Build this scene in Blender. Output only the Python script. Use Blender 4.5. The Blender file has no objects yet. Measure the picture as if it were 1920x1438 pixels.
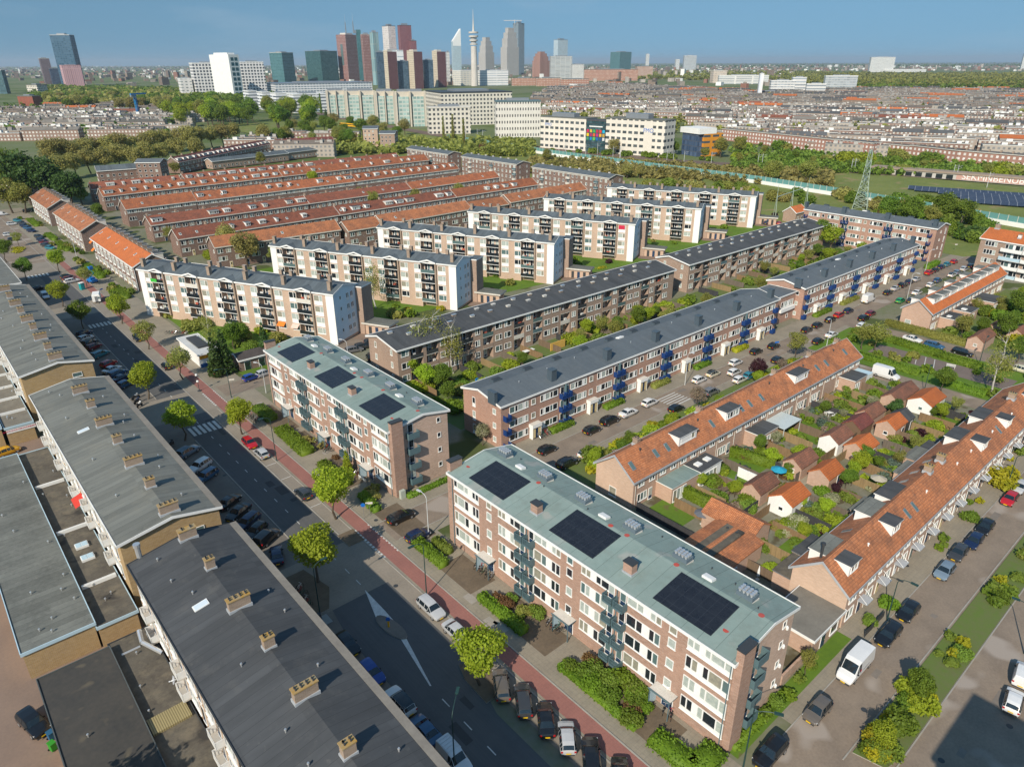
import bpy, math, random
import numpy as np
from mathutils import Matrix, Vector
R=random.Random(7)
sc=bpy.context.scene
COL=sc.collection
rad=math.radians
# ------------------------------------------------------------------ survey camera
# World frame: metres, X = street axis running to the upper right, Y = main road running to the upper left.
CAMH=65.0; F_PX=1321.8; PITCH=24.47; ROLL=-0.2446; YAW=49.0
_c,_s=math.cos(rad(YAW)),math.sin(rad(YAW))
_p,_r=rad(PITCH),rad(ROLL)
FW=np.array([math.cos(_p)*_c,math.cos(_p)*_s,-math.sin(_p)])
UP0=np.array([math.sin(_p)*_c,math.sin(_p)*_s,math.cos(_p)])
RT0=np.array([_s,-_c,0.0])
RT=math.cos(_r)*RT0+math.sin(_r)*UP0
UP=math.cos(_r)*UP0-math.sin(_r)*RT0
def ray(px,py): return FW*F_PX+RT*(px-960)-UP*(py-719)
def G(px,py,z=0.0):
    "ground survey: photo position -> world x,y at height z"
    d=ray(px,py); t=(z-CAMH)/d[2]
    return float(d[0]*t),float(d[1]*t)
def HT(bx,by,tx,ty):
    "height above ground of a point seen at (tx,ty) standing over base (bx,by)"
    x,y=G(bx,by); d=ray(tx,ty); t=math.hypot(x,y)/math.hypot(d[0],d[1])
    return float(CAMH+t*d[2])
# ------------------------------------------------------------------ objects
def tag(o,label=None,cat=None,group=None,kind=None):
    if label: o['label']=label
    if cat: o['category']=cat
    if group: o['group']=group
    if kind: o['kind']=kind
    return o
def link(o,parent=None,loc=None,rz=None,scale=None):
    COL.objects.link(o)
    if parent is not None: o.parent=parent
    if loc is not None: o.location=loc
    if rz is not None: o.rotation_euler=(0,0,rz)
    if scale is not None: o.scale=scale if hasattr(scale,'__len__') else (scale,)*3
    return o
def thing(name,label,cat,loc,rz=0,group=None):
    o=bpy.data.objects.new(name,None); link(o,None,loc,rz); o.empty_display_size=.5
    return tag(o,label,cat,group)
def inst(name,me,parent=None,loc=(0,0,0),rz=0,scale=None):
    return link(bpy.data.objects.new(name,me),parent,loc,rz,scale)
class MB:
    def __init__(s): s.v=[];s.f=[];s.m=[]
    def poly(s,pts,m=0):
        n=len(s.v); s.v+= [tuple(p) for p in pts]; s.f.append(tuple(range(n,n+len(pts)))); s.m.append(m)
    def box(s,x0,y0,z0,x1,y1,z1,m=0,mt=None,bottom=True):
        n=len(s.v)
        s.v+=[(x0,y0,z0),(x1,y0,z0),(x1,y1,z0),(x0,y1,z0),(x0,y0,z1),(x1,y0,z1),(x1,y1,z1),(x0,y1,z1)]
        fs=[(0,1,5,4),(1,2,6,5),(2,3,7,6),(3,0,4,7),(4,5,6,7)]+([(3,2,1,0)] if bottom else [])
        for i,f in enumerate(fs):
            s.f.append(tuple(n+k for k in f)); s.m.append(mt if (mt is not None and i==4) else m)
        return s
    def prism(s,pts,z0,z1,m=0,mt=None):
        n=len(pts); k=len(s.v)
        s.v+=[(p[0],p[1],z0) for p in pts]+[(p[0],p[1],z1) for p in pts]
        for i in range(n):
            j=(i+1)%n; s.f.append((k+i,k+j,k+n+j,k+n+i)); s.m.append(m)
        s.f.append(tuple(range(k+n,k+2*n))); s.m.append(m if mt is None else mt)
        s.f.append(tuple(range(k+n-1,k-1,-1))); s.m.append(m)
        return s
    def tube(s,p,q,r0,r1=None,n=6,m=0):
        r1=r0 if r1 is None else r1
        p=Vector(p);q=Vector(q);d=(q-p).normalized(); a=d.orthogonal().normalized(); b=d.cross(a); k=len(s.v)
        for c,r in ((p,r0),(q,r1)):
            for i in range(n):
                t=2*math.pi*i/n; s.v.append(tuple(c+a*r*math.cos(t)+b*r*math.sin(t)))
        for i in range(n):
            j=(i+1)%n; s.f.append((k+i,k+j,k+n+j,k+n+i)); s.m.append(m)
        s.f.append(tuple(range(k+n-1,k-1,-1)));s.m.append(m); s.f.append(tuple(range(k+n,k+2*n)));s.m.append(m)
        return s
    def lathe(s,prof,n=10,m=0,c=(0,0)):
        k=len(s.v)
        for r,z in prof:
            for i in range(n):
                t=2*math.pi*i/n; s.v.append((c[0]+r*math.cos(t),c[1]+r*math.sin(t),z))
        for a in range(len(prof)-1):
            for i in range(n):
                j=(i+1)%n; s.f.append((k+a*n+i,k+a*n+j,k+(a+1)*n+j,k+(a+1)*n+i)); s.m.append(m)
        s.f.append(tuple(k+(len(prof)-1)*n+i for i in range(n))); s.m.append(m)
        return s
    def add(s,o,mx):
        n=len(s.v); s.v+=[tuple(mx@Vector(v)) for v in o.v]; s.f+=[tuple(n+i for i in f) for f in o.f]; s.m+=o.m
        return s
    def mesh(s,name,mats):
        me=bpy.data.meshes.new(name); me.from_pydata(s.v,[],s.f)
        for m in mats: me.materials.append(m)
        if len(mats)>1: me.polygons.foreach_set('material_index',s.m)
        me.update(); return me
    def obj(s,name,mats,parent=None,loc=(0,0,0),rz=0):
        if not isinstance(mats,(list,tuple)): mats=[mats]
        return inst(name,s.mesh(name,mats),parent,loc,rz)
def np_mesh(name,v,q,mats):
    me=bpy.data.meshes.new(name); nq=len(q)
    me.vertices.add(len(v)); me.vertices.foreach_set('co',np.asarray(v,np.float32).ravel())
    k=q.shape[1]
    me.loops.add(nq*k); me.loops.foreach_set('vertex_index',np.asarray(q,np.int32).ravel())
    me.polygons.add(nq); me.polygons.foreach_set('loop_start',np.arange(0,nq*k,k,dtype=np.int32))
    for m in mats: me.materials.append(m)
    me.update(calc_edges=True); return me
def struct(name,mb,mat,label=None,cat=None,loc=(0,0,0),rz=0):
    o=mb.obj(name,mat,None,loc,rz); tag(o,label,cat or name.replace('_',' '),None,'structure'); return o
def sheet(name,pts,z,mat,label,cat=None):
    mb=MB(); mb.poly([(x,y,z) for x,y in pts]); return struct(name,mb,mat,label,cat)
def rect(x0,y0,x1,y1): return [(x0,y0),(x1,y0),(x1,y1),(x0,y1)]
# ------------------------------------------------------------------ materials
MATS={}
def _nt(name):
    m=bpy.data.materials.new(name); m.use_nodes=True; nt=m.node_tree; nt.nodes.clear()
    out=nt.nodes.new('ShaderNodeOutputMaterial'); b=nt.nodes.new('ShaderNodeBsdfPrincipled')
    nt.links.new(b.outputs[0],out.inputs[0]); return m,nt,b
class N:
    def __init__(s,nt): s.nt=nt; s.l=nt.links.new
    def new(s,t,**k):
        n=s.nt.nodes.new(t)
        for a,b in k.items(): setattr(n,a,b)
        return n
    def math(s,op,a,b=None,c=None):
        n=s.new('ShaderNodeMath',operation=op)
        for i,x in enumerate((a,b,c)):
            if x is None: continue
            if isinstance(x,(int,float)): n.inputs[i].default_value=x
            else: s.l(x,n.inputs[i])
        return n.outputs[0]
    def mix(s,f,a,b,mode='MIX'):
        n=s.new('ShaderNodeMix',data_type='RGBA',blend_type=mode)
        for i,x in ((0,f),(6,a),(7,b)):
            if isinstance(x,(int,float)): n.inputs[i].default_value=x
            elif isinstance(x,tuple): n.inputs[i].default_value=x if len(x)==4 else x+(1,)
            else: s.l(x,n.inputs[i])
        return n.outputs[2]
    def noise(s,vec,scale,detail=3,rough=.55):
        n=s.new('ShaderNodeTexNoise'); n.inputs['Scale'].default_value=scale; n.inputs['Detail'].default_value=detail; n.inputs['Roughness'].default_value=rough
        s.l(vec,n.inputs['Vector']); return n.outputs[0]
    def ramp(s,f,lo,hi):
        n=s.new('ShaderNodeMapRange'); s.l(f,n.inputs[0]); n.inputs[1].default_value=lo; n.inputs[2].default_value=hi; return n.outputs[0]
def mat(name,c,c2=None,rough=.85,s1=.25,s2=3.0,spec=.3,metal=0,stretch=None,lines=(),rnd=0.0,bump=0.0,spots=None,coat=0,strips=None,stain=None):
    """procedural surface: base colour c broken up towards c2 by two noises, optional lines (axis,period,width,colour,strength)"""
    if name in MATS: return MATS[name]
    m,nt,b=_nt(name); n=N(nt); c2=c2 or tuple(x*.72 for x in c)
    tc=n.new('ShaderNodeTexCoord'); v=tc.outputs['Object']
    if stretch:
        mp=n.new('ShaderNodeMapping'); mp.inputs['Scale'].default_value=stretch; n.l(v,mp.inputs[0]); vs=mp.outputs[0]
    else: vs=v
    a=n.ramp(n.noise(vs,s1,4),.35,.65); f=n.ramp(n.noise(vs,s2,3),.3,.7)
    col=n.mix(n.math('ADD',n.math('MULTIPLY',a,.55),n.math('MULTIPLY',f,.45)),c,c2)
    if spots:
        sp=n.ramp(n.noise(v,spots[1],2),spots[2],spots[2]+.06); col=n.mix(sp,col,spots[0])
    if strips:
        sx=n.new('ShaderNodeSeparateXYZ'); n.l(v,sx.inputs[0]); wn=n.new('ShaderNodeTexWhiteNoise',noise_dimensions='2D'); cb=n.new('ShaderNodeCombineXYZ'); n.l(n.math('FLOOR',n.math('DIVIDE',sx.outputs['XYZ'.index(strips[0])],strips[1])),cb.inputs[0]); n.l(n.math('FLOOR',n.math('DIVIDE',sx.outputs['YXX'['XYZ'.index(strips[0])=='Y' and 1 or 0]],strips[3])),cb.inputs[1]); n.l(cb.outputs[0],wn.inputs[0])
        hs=n.new('ShaderNodeHueSaturation'); n.l(col,hs.inputs['Color']); n.l(n.math('ADD',n.math('MULTIPLY',wn.outputs[0],strips[2]),1-strips[2]/2),hs.inputs['Value']); col=hs.outputs[0]
    if stain:
        for sc_,lo,hi,am,cc in stain:
            col=n.mix(n.math('MULTIPLY',n.ramp(n.noise(v,sc_,5,.7),lo,hi),am),col,cc)
    if lines:
        sx=n.new('ShaderNodeSeparateXYZ'); n.l(v,sx.inputs[0])
        for ax,per,w,lc,st in lines:
            q=sx.outputs['XYZ'.index(ax)]
            fr=n.math('FRACT',n.math('DIVIDE',q,per)); g=n.math('LESS_THAN',fr,w)
            col=n.mix(n.math('MULTIPLY',g,st),col,lc)
    if rnd:
        oi=n.new('ShaderNodeObjectInfo'); h=n.new('ShaderNodeHueSaturation'); n.l(col,h.inputs['Color'])
        n.l(n.math('ADD',n.math('MULTIPLY',oi.outputs['Random'],rnd*2),1-rnd),h.inputs['Value'])
        n.l(n.math('ADD',n.math('MULTIPLY',oi.outputs['Random'],rnd*.06),.5-rnd*.03),h.inputs['Hue']); col=h.outputs[0]
    n.l(col,b.inputs['Base Color'])
    b.inputs['Roughness'].default_value=rough; b.inputs['Specular IOR Level'].default_value=spec; b.inputs['Metallic'].default_value=metal
    if coat: b.inputs['Coat Weight'].default_value=coat; b.inputs['Coat Roughness'].default_value=.05
    if bump:
        bp=n.new('ShaderNodeBump'); bp.inputs['Strength'].default_value=bump; bp.inputs['Distance'].default_value=.05; n.l(f,bp.inputs['Height']); n.l(bp.outputs[0],b.inputs['Normal'])
    MATS[name]=m; return m
def brick(name,c,c2,mort=(.42,.38,.34),s=.9):
    "brickwork: brick cells of mixed tone, mortar joints, weathering"
    m,nt,b=_nt(name); n=N(nt)
    tc=n.new('ShaderNodeTexCoord'); ge=n.new('ShaderNodeNewGeometry'); sx=n.new('ShaderNodeSeparateXYZ'); n.l(tc.outputs['Object'],sx.inputs[0])
    q=n.math('ADD',sx.outputs[0],sx.outputs[1]); cb=n.new('ShaderNodeCombineXYZ'); n.l(q,cb.inputs[0]); n.l(sx.outputs[2],cb.inputs[1])
    bt=n.new('ShaderNodeTexBrick'); n.l(cb.outputs[0],bt.inputs['Vector'])
    bt.inputs['Color1'].default_value=c+(1,); bt.inputs['Color2'].default_value=c2+(1,); bt.inputs['Mortar'].default_value=mort+(1,)
    bt.inputs['Scale'].default_value=1.0; bt.inputs['Brick Width'].default_value=.44*s; bt.inputs['Row Height'].default_value=.13*s; bt.inputs['Mortar Size'].default_value=.012; bt.inputs['Bias'].default_value=0.0
    mp=n.new('ShaderNodeMapping'); mp.inputs['Scale'].default_value=(1.2,1.2,3.2); n.l(tc.outputs['Object'],mp.inputs[0])
    a=n.ramp(n.noise(mp.outputs[0],1.3,4),.3,.7); d=n.ramp(n.noise(tc.outputs['Object'],.16,3),.35,.65)
    col=n.mix(n.math('MULTIPLY',a,.45),bt.outputs['Color'],tuple(x*.62 for x in c2)); col=n.mix(n.math('MULTIPLY',d,.3),col,tuple(min(1,x*1.25) for x in c))
    n.l(col,b.inputs['Base Color']); b.inputs['Roughness'].default_value=.9; b.inputs['Specular IOR Level'].default_value=.2
    MATS[name]=m; return m
def tiles(name,c,c2,dirt=(.09,.05,.035),dk=.35):
    "pan tiles: columns and courses in object space with mixed firing tones and lichen"
    m,nt,b=_nt(name); n=N(nt)
    tc=n.new('ShaderNodeTexCoord'); v=tc.outputs['Object']; sx=n.new('ShaderNodeSeparateXYZ'); n.l(v,sx.inputs[0])
    cx=n.math('DIVIDE',sx.outputs[0],.26); cy=n.math('DIVIDE',sx.outputs[1],.29)
    cb=n.new('ShaderNodeCombineXYZ'); n.l(n.math('FLOOR',cx),cb.inputs[0]); n.l(n.math('FLOOR',cy),cb.inputs[1])
    wn=n.new('ShaderNodeTexWhiteNoise',noise_dimensions='2D'); n.l(cb.outputs[0],wn.inputs[0])
    col=n.mix(wn.outputs[0],c,c2)
    a=n.ramp(n.noise(v,.35,5,.65),.42,.68); col=n.mix(n.math('MULTIPLY',a,dk),col,dirt)
    f=n.ramp(n.noise(v,2.2,3),.5,.72); col=n.mix(n.math('MULTIPLY',f,dk*.8),col,tuple(x*1.6 for x in dirt))
    e=n.math('LESS_THAN',n.math('FRACT',cy),.2); col=n.mix(n.math('MULTIPLY',e,.38),col,(dirt[0]*.6,dirt[1]*.6,dirt[2]*.6))
    e=n.math('LESS_THAN',n.math('FRACT',cx),.25); col=n.mix(n.math('MULTIPLY',e,.22),col,(dirt[0]*.6,dirt[1]*.6,dirt[2]*.6))
    oi=n.new('ShaderNodeObjectInfo'); h=n.new('ShaderNodeHueSaturation'); n.l(col,h.inputs['Color']); n.l(n.math('ADD',n.math('MULTIPLY',oi.outputs['Random'],.3),.85),h.inputs['Value'])
    n.l(h.outputs[0],b.inputs['Base Color']); b.inputs['Roughness'].default_value=.8
    bp=n.new('ShaderNodeBump'); bp.inputs['Strength'].default_value=.5; bp.inputs['Distance'].default_value=.05
    n.l(n.math('ADD',n.math('SINE',n.math('MULTIPLY',cx,6.283)),n.math('FRACT',cy)),bp.inputs['Height']); n.l(bp.outputs[0],b.inputs['Normal'])
    MATS[name]=m; return m
GS=1.0
def gridmat(name,wall,glass,px,pz,fw,fh,ox=0,oz=0,wall2=None,rough=.25,jit=.5,metal=0):
    "curtain wall / far facade: regular openings in object space, glass mixed per cell"
    px*=GS; pz*=GS; m,nt,b=_nt(name); n=N(nt)
    tc=n.new('ShaderNodeTexCoord'); ge=n.new('ShaderNodeNewGeometry'); sx=n.new('ShaderNodeSeparateXYZ'); n.l(tc.outputs['Object'],sx.inputs[0])
    vt=n.new('ShaderNodeVectorTransform',vector_type='NORMAL',convert_from='WORLD',convert_to='OBJECT'); n.l(ge.outputs['True Normal'],vt.inputs[0])
    nx=n.new('ShaderNodeSeparateXYZ'); n.l(vt.outputs[0],nx.inputs[0])
    isx=n.math('GREATER_THAN',n.math('ABSOLUTE',nx.outputs[0]),n.math('ABSOLUTE',nx.outputs[1]))
    up=n.math('LESS_THAN',n.math('ABSOLUTE',nx.outputs[2]),.5)
    q=n.math('ADD',n.math('MULTIPLY',isx,sx.outputs[1]),n.math('MULTIPLY',n.math('SUBTRACT',1.0,isx),sx.outputs[0]))
    u=n.math('DIVIDE',n.math('ADD',q,ox),px); w=n.math('DIVIDE',n.math('ADD',sx.outputs[2],oz),pz)
    g=n.math('MULTIPLY',n.math('LESS_THAN',n.math('FRACT',u),fw),n.math('LESS_THAN',n.math('FRACT',w),fh)); g=n.math('MULTIPLY',g,up)
    cb=n.new('ShaderNodeCombineXYZ'); n.l(n.math('FLOOR',u),cb.inputs[0]); n.l(n.math('FLOOR',w),cb.inputs[1]); n.l(isx,cb.inputs[2])
    wn=n.new('ShaderNodeTexWhiteNoise',noise_dimensions='3D'); n.l(cb.outputs[0],wn.inputs[0])
    gl=n.mix(n.math('MULTIPLY',wn.outputs[0],jit),glass,tuple(min(1,x*2.2+.09) for x in glass))
    a=n.ramp(n.noise(tc.outputs['Object'],.12,4),.35,.65); wc=n.mix(n.math('MULTIPLY',a,.6),wall,wall2 or tuple(x*.82 for x in wall))
    n.l(n.mix(g,wc,gl),b.inputs['Base Color'])
    n.l(n.math('ADD',n.math('MULTIPLY',g,rough-.8),.8),b.inputs['Roughness']); b.inputs['Metallic'].default_value=metal
    MATS[name]=m; return m
def leafmat(name,c,c2,trans=.35,rnd=.15):
    m,nt,b=_nt(name); n=N(nt); tc=n.new('ShaderNodeTexCoord')
    a=n.ramp(n.noise(tc.outputs['Object'],.55,3),.35,.65); f=n.noise(tc.outputs['Object'],5.0,1)
    col=n.mix(n.math('ADD',n.math('MULTIPLY',a,.6),n.math('MULTIPLY',f,.4)),c,c2)
    oi=n.new('ShaderNodeObjectInfo'); h=n.new('ShaderNodeHueSaturation'); n.l(col,h.inputs['Color'])
    n.l(n.math('ADD',n.math('MULTIPLY',oi.outputs['Random'],rnd*2),1-rnd),h.inputs['Value']); n.l(n.math('ADD',n.math('MULTIPLY',oi.outputs['Random'],.03),.485),h.inputs['Hue'])
    n.l(h.outputs[0],b.inputs['Base Color']); b.inputs['Roughness'].default_value=.6; b.inputs['Specular IOR Level'].default_value=.25
    t=n.new('ShaderNodeBsdfTranslucent'); n.l(h.outputs[0],t.inputs[0]); mx=n.new('ShaderNodeMixShader'); mx.inputs[0].default_value=trans
    n.l(b.outputs[0],mx.inputs[1]); n.l(t.outputs[0],mx.inputs[2])
    out=[x for x in nt.nodes if x.type=='OUTPUT_MATERIAL'][0]; n.l(mx.outputs[0],out.inputs[0])
    MATS[name]=m; return m
def plain(name,c,rough=.6,spec=.4,metal=0,coat=0,rnd=0): return mat(name,c,tuple(x*.9 for x in c),rough,.4,2,spec,metal,rnd=rnd,coat=coat)
WHITE=mat('white_paint',(.80,.80,.78),(.70,.70,.67),.6); OFFW=mat('off_white_trim',(.66,.63,.57),(.52,.49,.43),.7)
GLD=plain('dark_glass',(.018,.024,.03),.06,.6); GLM=plain('green_glass',(.10,.16,.16),.08,.6); GLC=mat('curtained_glass',(.46,.50,.45),(.30,.35,.33),.18,s1=2,s2=6,spec=.6)
GLY=mat('blind_glass',(.34,.32,.24),(.2,.2,.17),.2,s1=2,s2=6,spec=.5)
METAL=plain('grey_metal',(.36,.38,.40),.4,.5,.6); DKMET=plain('dark_metal',(.045,.05,.055),.5); SILV=plain('silver_metal',(.75,.75,.74),.3,.5,.7)
BLACK=plain('black_rubber',(.015,.015,.016),.8)
B_NB=brick('pink_brown_brick',(.42,.255,.185),(.30,.175,.125)); B_M=brick('brown_brick',(.37,.26,.195),(.28,.185,.135)); B_R=brick('salmon_brick',(.52,.345,.255),(.43,.27,.19))
B_L=brick('yellow_brick',(.43,.29,.125),(.34,.22,.09)); B_D=brick('dark_brown_brick',(.21,.125,.095),(.145,.085,.065)); B_G=brick('red_brown_brick',(.44,.25,.18),(.33,.18,.125)); B_W=brick('sandy_brick',(.54,.385,.285),(.45,.31,.22)); B_CH=brick('chimney_brick',(.34,.25,.18),(.26,.185,.13))
FELT_G=mat('sage_roof_felt',(.235,.30,.275),(.185,.25,.23),.8,.12,1.2,lines=(('X',2.0,.02,(.06,.085,.08),.8),('Y',6.2,.012,(.26,.30,.28),.5)),spots=((.29,.31,.285),.22,.62),strips=('X',2.0,.12,6.2),stain=((.5,.52,.7,.5,(.16,.19,.17)),(1.6,.6,.72,.35,(.34,.34,.30))))
FELT_L=mat('grey_roof_felt',(.18,.185,.165),(.12,.125,.115),.85,.2,1.0,stretch=(1,.12,1),lines=(('X',1.05,.04,(.055,.06,.055),.75),),strips=('X',1.05,.28,5.5),stain=((.22,.5,.7,.45,(.22,.21,.17)),(.9,.6,.72,.45,(.075,.078,.07))))
FELT_D=mat('charcoal_roof_felt',(.082,.086,.09),(.052,.055,.058),.8,.2,1.2,stretch=(1,.12,1),lines=(('X',1.05,.04,(.03,.03,.032),.7),),strips=('X',1.05,.22,5.5),stain=((.3,.55,.7,.35,(.13,.125,.115)),(1.1,.62,.74,.3,(.19,.18,.16))))
FELT_S=mat('slate_grey_felt',(.115,.135,.15),(.09,.107,.12),.75,.15,1.5,lines=(('X',1.1,.025,(.06,.07,.08),.6),),strips=('X',1.1,.12,5),stain=((.3,.5,.7,.4,(.15,.165,.17)),(1.0,.6,.75,.3,(.075,.085,.09))))
FELT_W=mat('blue_grey_felt',(.115,.14,.155),(.075,.09,.10),.8,.18,1.2,stretch=(1,.15,1),lines=(('X',1.0,.05,(.045,.05,.06),.7),),strips=('X',1.0,.25,5))
FELT_B=mat('brown_flat_felt',(.135,.12,.095),(.075,.065,.052),.85,.35,2.5,spots=((.05,.046,.04),.3,.6),stain=((.5,.48,.66,.6,(.20,.17,.12)),(1.3,.58,.7,.5,(.045,.042,.038))))
FELT_F=mat('flat_grey_felt',(.175,.18,.16),(.115,.12,.108),.85,.3,2.0,lines=(('Y',1.05,.04,(.05,.05,.045),.7),),strips=('Y',1.05,.35,9),stain=((.25,.5,.68,.5,(.085,.088,.08)),(1.2,.6,.72,.4,(.25,.24,.2))))
TILE_O=tiles('orange_tiles',(.54,.205,.085),(.39,.135,.05),dk=.55); TILE_B=tiles('brown_red_tiles',(.36,.115,.06),(.24,.075,.04),(.05,.03,.025),.5); TILE_M=tiles('orange_brown_tiles',(.50,.165,.06),(.34,.10,.04),(.07,.04,.03),.5); TILE_R=tiles('dark_red_tiles',(.22,.06,.045),(.15,.04,.03),(.05,.03,.03),.4); TILE_V=tiles('vivid_orange_tiles',(.60,.165,.04),(.50,.13,.03),(.12,.06,.03),.25); TILE_S=tiles('sand_brown_tiles',(.30,.12,.07),(.20,.085,.05),(.06,.045,.035),.5)
HAZE_D=5e-5; SKY=(.11,1.0,0.1,3.0); SKYL=.22; SKYG=(.62,1.2); SKYT=(.92,1.12,1.02); SUNE=4.2; EXPO=0.36
# ------------------------------------------------------------------ windows
WC={}
def winmesh(spec,h,span=0.0,frame=WHITE,var=0,fw=.075,trans=0.0,glass=None):
    """window unit on a wall facing -y: spec 'g1.2 p.8 d.9' = lights, white panels, doors; span = white spandrel under the glass"""
    key=(spec,round(h,2),span,frame.name,var,trans,glass)
    if key in WC: return WC[key]
    rr=random.Random(hash((spec,round(h,2),var))&0xffff if False else len(spec)*97+int(h*100)*13+var*7919)
    mb=MB(); x=0; mats=[frame,GLD,GLM,GLC,GLY,WHITE,MATS.get('navy_paint',DKMET)]
    pool={None:[1,1,2,3,3,4],'c':[3,3,3,4,2],'d':[1,1,2]}[glass]
    tot=sum(float(t[1:]) for t in spec.split())
    if span: mb.box(0,-.05,-span,tot,.02,-.02,5)
    mb.box(-.06,-.13,-span-.05,tot+.06,.02,-span,0)      # sill
    for t in spec.split():
        w=float(t[1:]); k=t[0]
        if k=='p': mb.box(x,-.045,0,x+w,.02,h,5)
        elif k=='d':
            mb.box(x,-.07,-span,x+w,.02,h,0); mb.box(x+.09,-.09,.75-span,x+w-.09,-.06,h-.1,rr.choice(pool)); mb.box(x+.09,-.085,-span+.08,x+w-.09,-.06,.68-span,6)
        else:
            g=rr.choice(pool)
            mb.poly([(x+fw*.5,-.02,fw*.5),(x+w-fw*.5,-.02,fw*.5),(x+w-fw*.5,-.02,h-fw*.5),(x+fw*.5,-.02,h-fw*.5)],g)
            mb.box(x,-.085,0,x+fw,.02,h,0); mb.box(x+w-fw,-.085,0,x+w,.02,h,0)
            mb.box(x+fw,-.085,0,x+w-fw,.02,fw,0); mb.box(x+fw,-.085,h-fw,x+w-fw,.02,h,0)
            if trans: mb.box(x+fw,-.08,h*trans-.03,x+w-fw,.015,h*trans+.03,0)
        x+=w
    me=mb.mesh('window_unit',mats); WC[key]=me; return me
class B:
    "a building: local x along its front, y into the building, front wall faces local -y"
    def __init__(s,name,label,cat,group,x,y,rz,L,D,ze,rf=.5,rh=1.2,over=.3,wall=None,roof=None,trim=WHITE,thick=.22,plan=None,edge=True,base=None,roofname='roof',overx=None,z0=0):
        s.root=thing(name,label,cat,(x,y,z0),rz,group); s.L,s.D,s.ze,s.rf,s.rh=L,D,ze,rf,rh; s.n=0; s.wall=wall; s.roofm=roof; s.stuff=MB(); ox=over if overx is None else overx
        mb=MB(); ry=D*rf
        if plan: mb.prism(plan,0,ze,0)
        else: mb.prism([(0,0),(L,0),(L,D),(0,D)],0,ze,0)
        if rh>0:
            for xx in (0,L):
                pts=[(xx,0,ze),(xx,D,ze),(xx,ry,ze+rh)]
                mb.poly(pts if xx==0 else pts[::-1],0)
        mb.obj('wall',wall,s.root)
        t=thick; rb=MB()
        zf=ze-rh/ry*over if rh>0 and ry>0 else ze; zb=ze-rh/(D-ry)*over if rh>0 else ze
        if rh>0:
            P=[(-over,zf),(ry,ze+rh),(D+over,zb)]
        else: P=[(-over,ze),(D+over,ze)]
        for i in range(len(P)-1):
            (ya,za),(yb,zb2)=P[i],P[i+1]
            a=[(-ox,ya,za+t),(L+ox,ya,za+t),(L+ox,yb,zb2+t),(-ox,yb,zb2+t)]
            rb.poly(a,0); rb.poly([(p[0],p[1],p[2]-t+.005) for p in a][::-1],0)
            for xx,sg in ((-ox,1),(L+ox,-1)):
                q=[(xx,ya,za+t),(xx,yb,zb2+t),(xx,yb,zb2+.005),(xx,ya,za+.005)]; rb.poly(q if sg==1 else q[::-1],0)
        (ya,za),(yb,zb2)=P[0],P[-1]
        rb.poly([(-ox,ya,za+.005),(L+ox,ya,za+.005),(L+ox,ya,za+t),(-ox,ya,za+t)],0)
        rb.poly([(L+ox,yb,zb2+.005),(-ox,yb,zb2+.005),(-ox,yb,zb2+t),(L+ox,yb,zb2+t)],0)
        s.roof=rb.obj(roofname,roof,s.root); s.P=P; s.t=t
        if edge:
            eb=MB(); h=t+.09
            eb.box(-ox-.06,P[0][0]-.09,P[0][1]-.06,L+ox+.06,P[0][0]-.004,P[0][1]+h,0); eb.box(-ox-.06,P[-1][0]+.004,P[-1][1]-.06,L+ox+.06,P[-1][0]+.09,P[-1][1]+h,0)
            for xx,x2 in ((-ox-.07,-ox-.004),(L+ox+.004,L+ox+.07)):
                for i in range(len(P)-1):
                    (ya,za),(yb,zb2)=P[i],P[i+1]; k=len(eb.v)
                    eb.v+=[(xx,ya,za-.08),(x2,ya,za-.08),(x2,yb,zb2-.08),(xx,yb,zb2-.08),(xx,ya,za+h),(x2,ya,za+h),(x2,yb,zb2+h),(xx,yb,zb2+h)]
                    for f in ((0,1,5,4),(1,2,6,5),(2,3,7,6),(3,0,4,7),(4,5,6,7),(3,2,1,0)): eb.f.append(tuple(k+q for q in f)); eb.m.append(0)
            eb.obj('gutter',trim,s.roof)
    def rz(s,y):
        "roof surface height at depth y"
        P=s.P
        for i in range(len(P)-1):
            if y<=P[i+1][0] or i==len(P)-2:
                (ya,za),(yb,zb)=P[i],P[i+1]; return za+(zb-za)*(y-ya)/(yb-ya)+s.t
    def win(s,face,a,z,spec,h,name='window',**k):
        tot=sum(float(t[1:]) for t in spec.split())
        me=winmesh(spec,h,var=R.randrange(5),**k)
        loc,rz={'F':((a,0,z),0),'R':((s.L,a,z),rad(90)),'B':((a+tot,s.D,z),rad(180)),'L':((0,a+tot,z),rad(-90))}[face]
        o=inst(name,me,s.root,loc,rz)
        s.n+=1; return o
    def box(s,name,mats,x0,y0,z0,x1,y1,z1,mt=None,parent=None):
        return MB().box(x0,y0,z0,x1,y1,z1,0,mt).obj(name,mats,parent or s.root)
    def chimney(s,x,y,w,d,h,m=None,cap=None,pots=0,flash=True,potm=None):
        z=s.rz(y); mb=MB(); mb.box(x-w/2,y-d/2,z-.5,x+w/2,y+d/2,z+h,0)
        mb.box(x-w/2-.08,y-d/2-.08,z+h+.002,x+w/2+.08,y+d/2+.08,z+h+.14,1)
        for i in range(pots):
            rows=2 if pots>3 else 1; n=pots//rows
            xx=x-w/2+w*((i%n)+.5)/n if w>d else x+(-.15 if i//n else .15)*(rows>1); yy=y+(-.16 if i//n else .16)*(rows>1) if w>d else y-d/2+d*((i%n)+.5)/n
            mb.tube((xx,yy,z+h+.14),(xx,yy,z+h+.34),.1,.1,6,2)
        if flash: mb.box(x-w/2-.1,y-d/2-.1,z-.3,x+w/2+.1,y+d/2+.1,z+.16,3)
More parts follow.
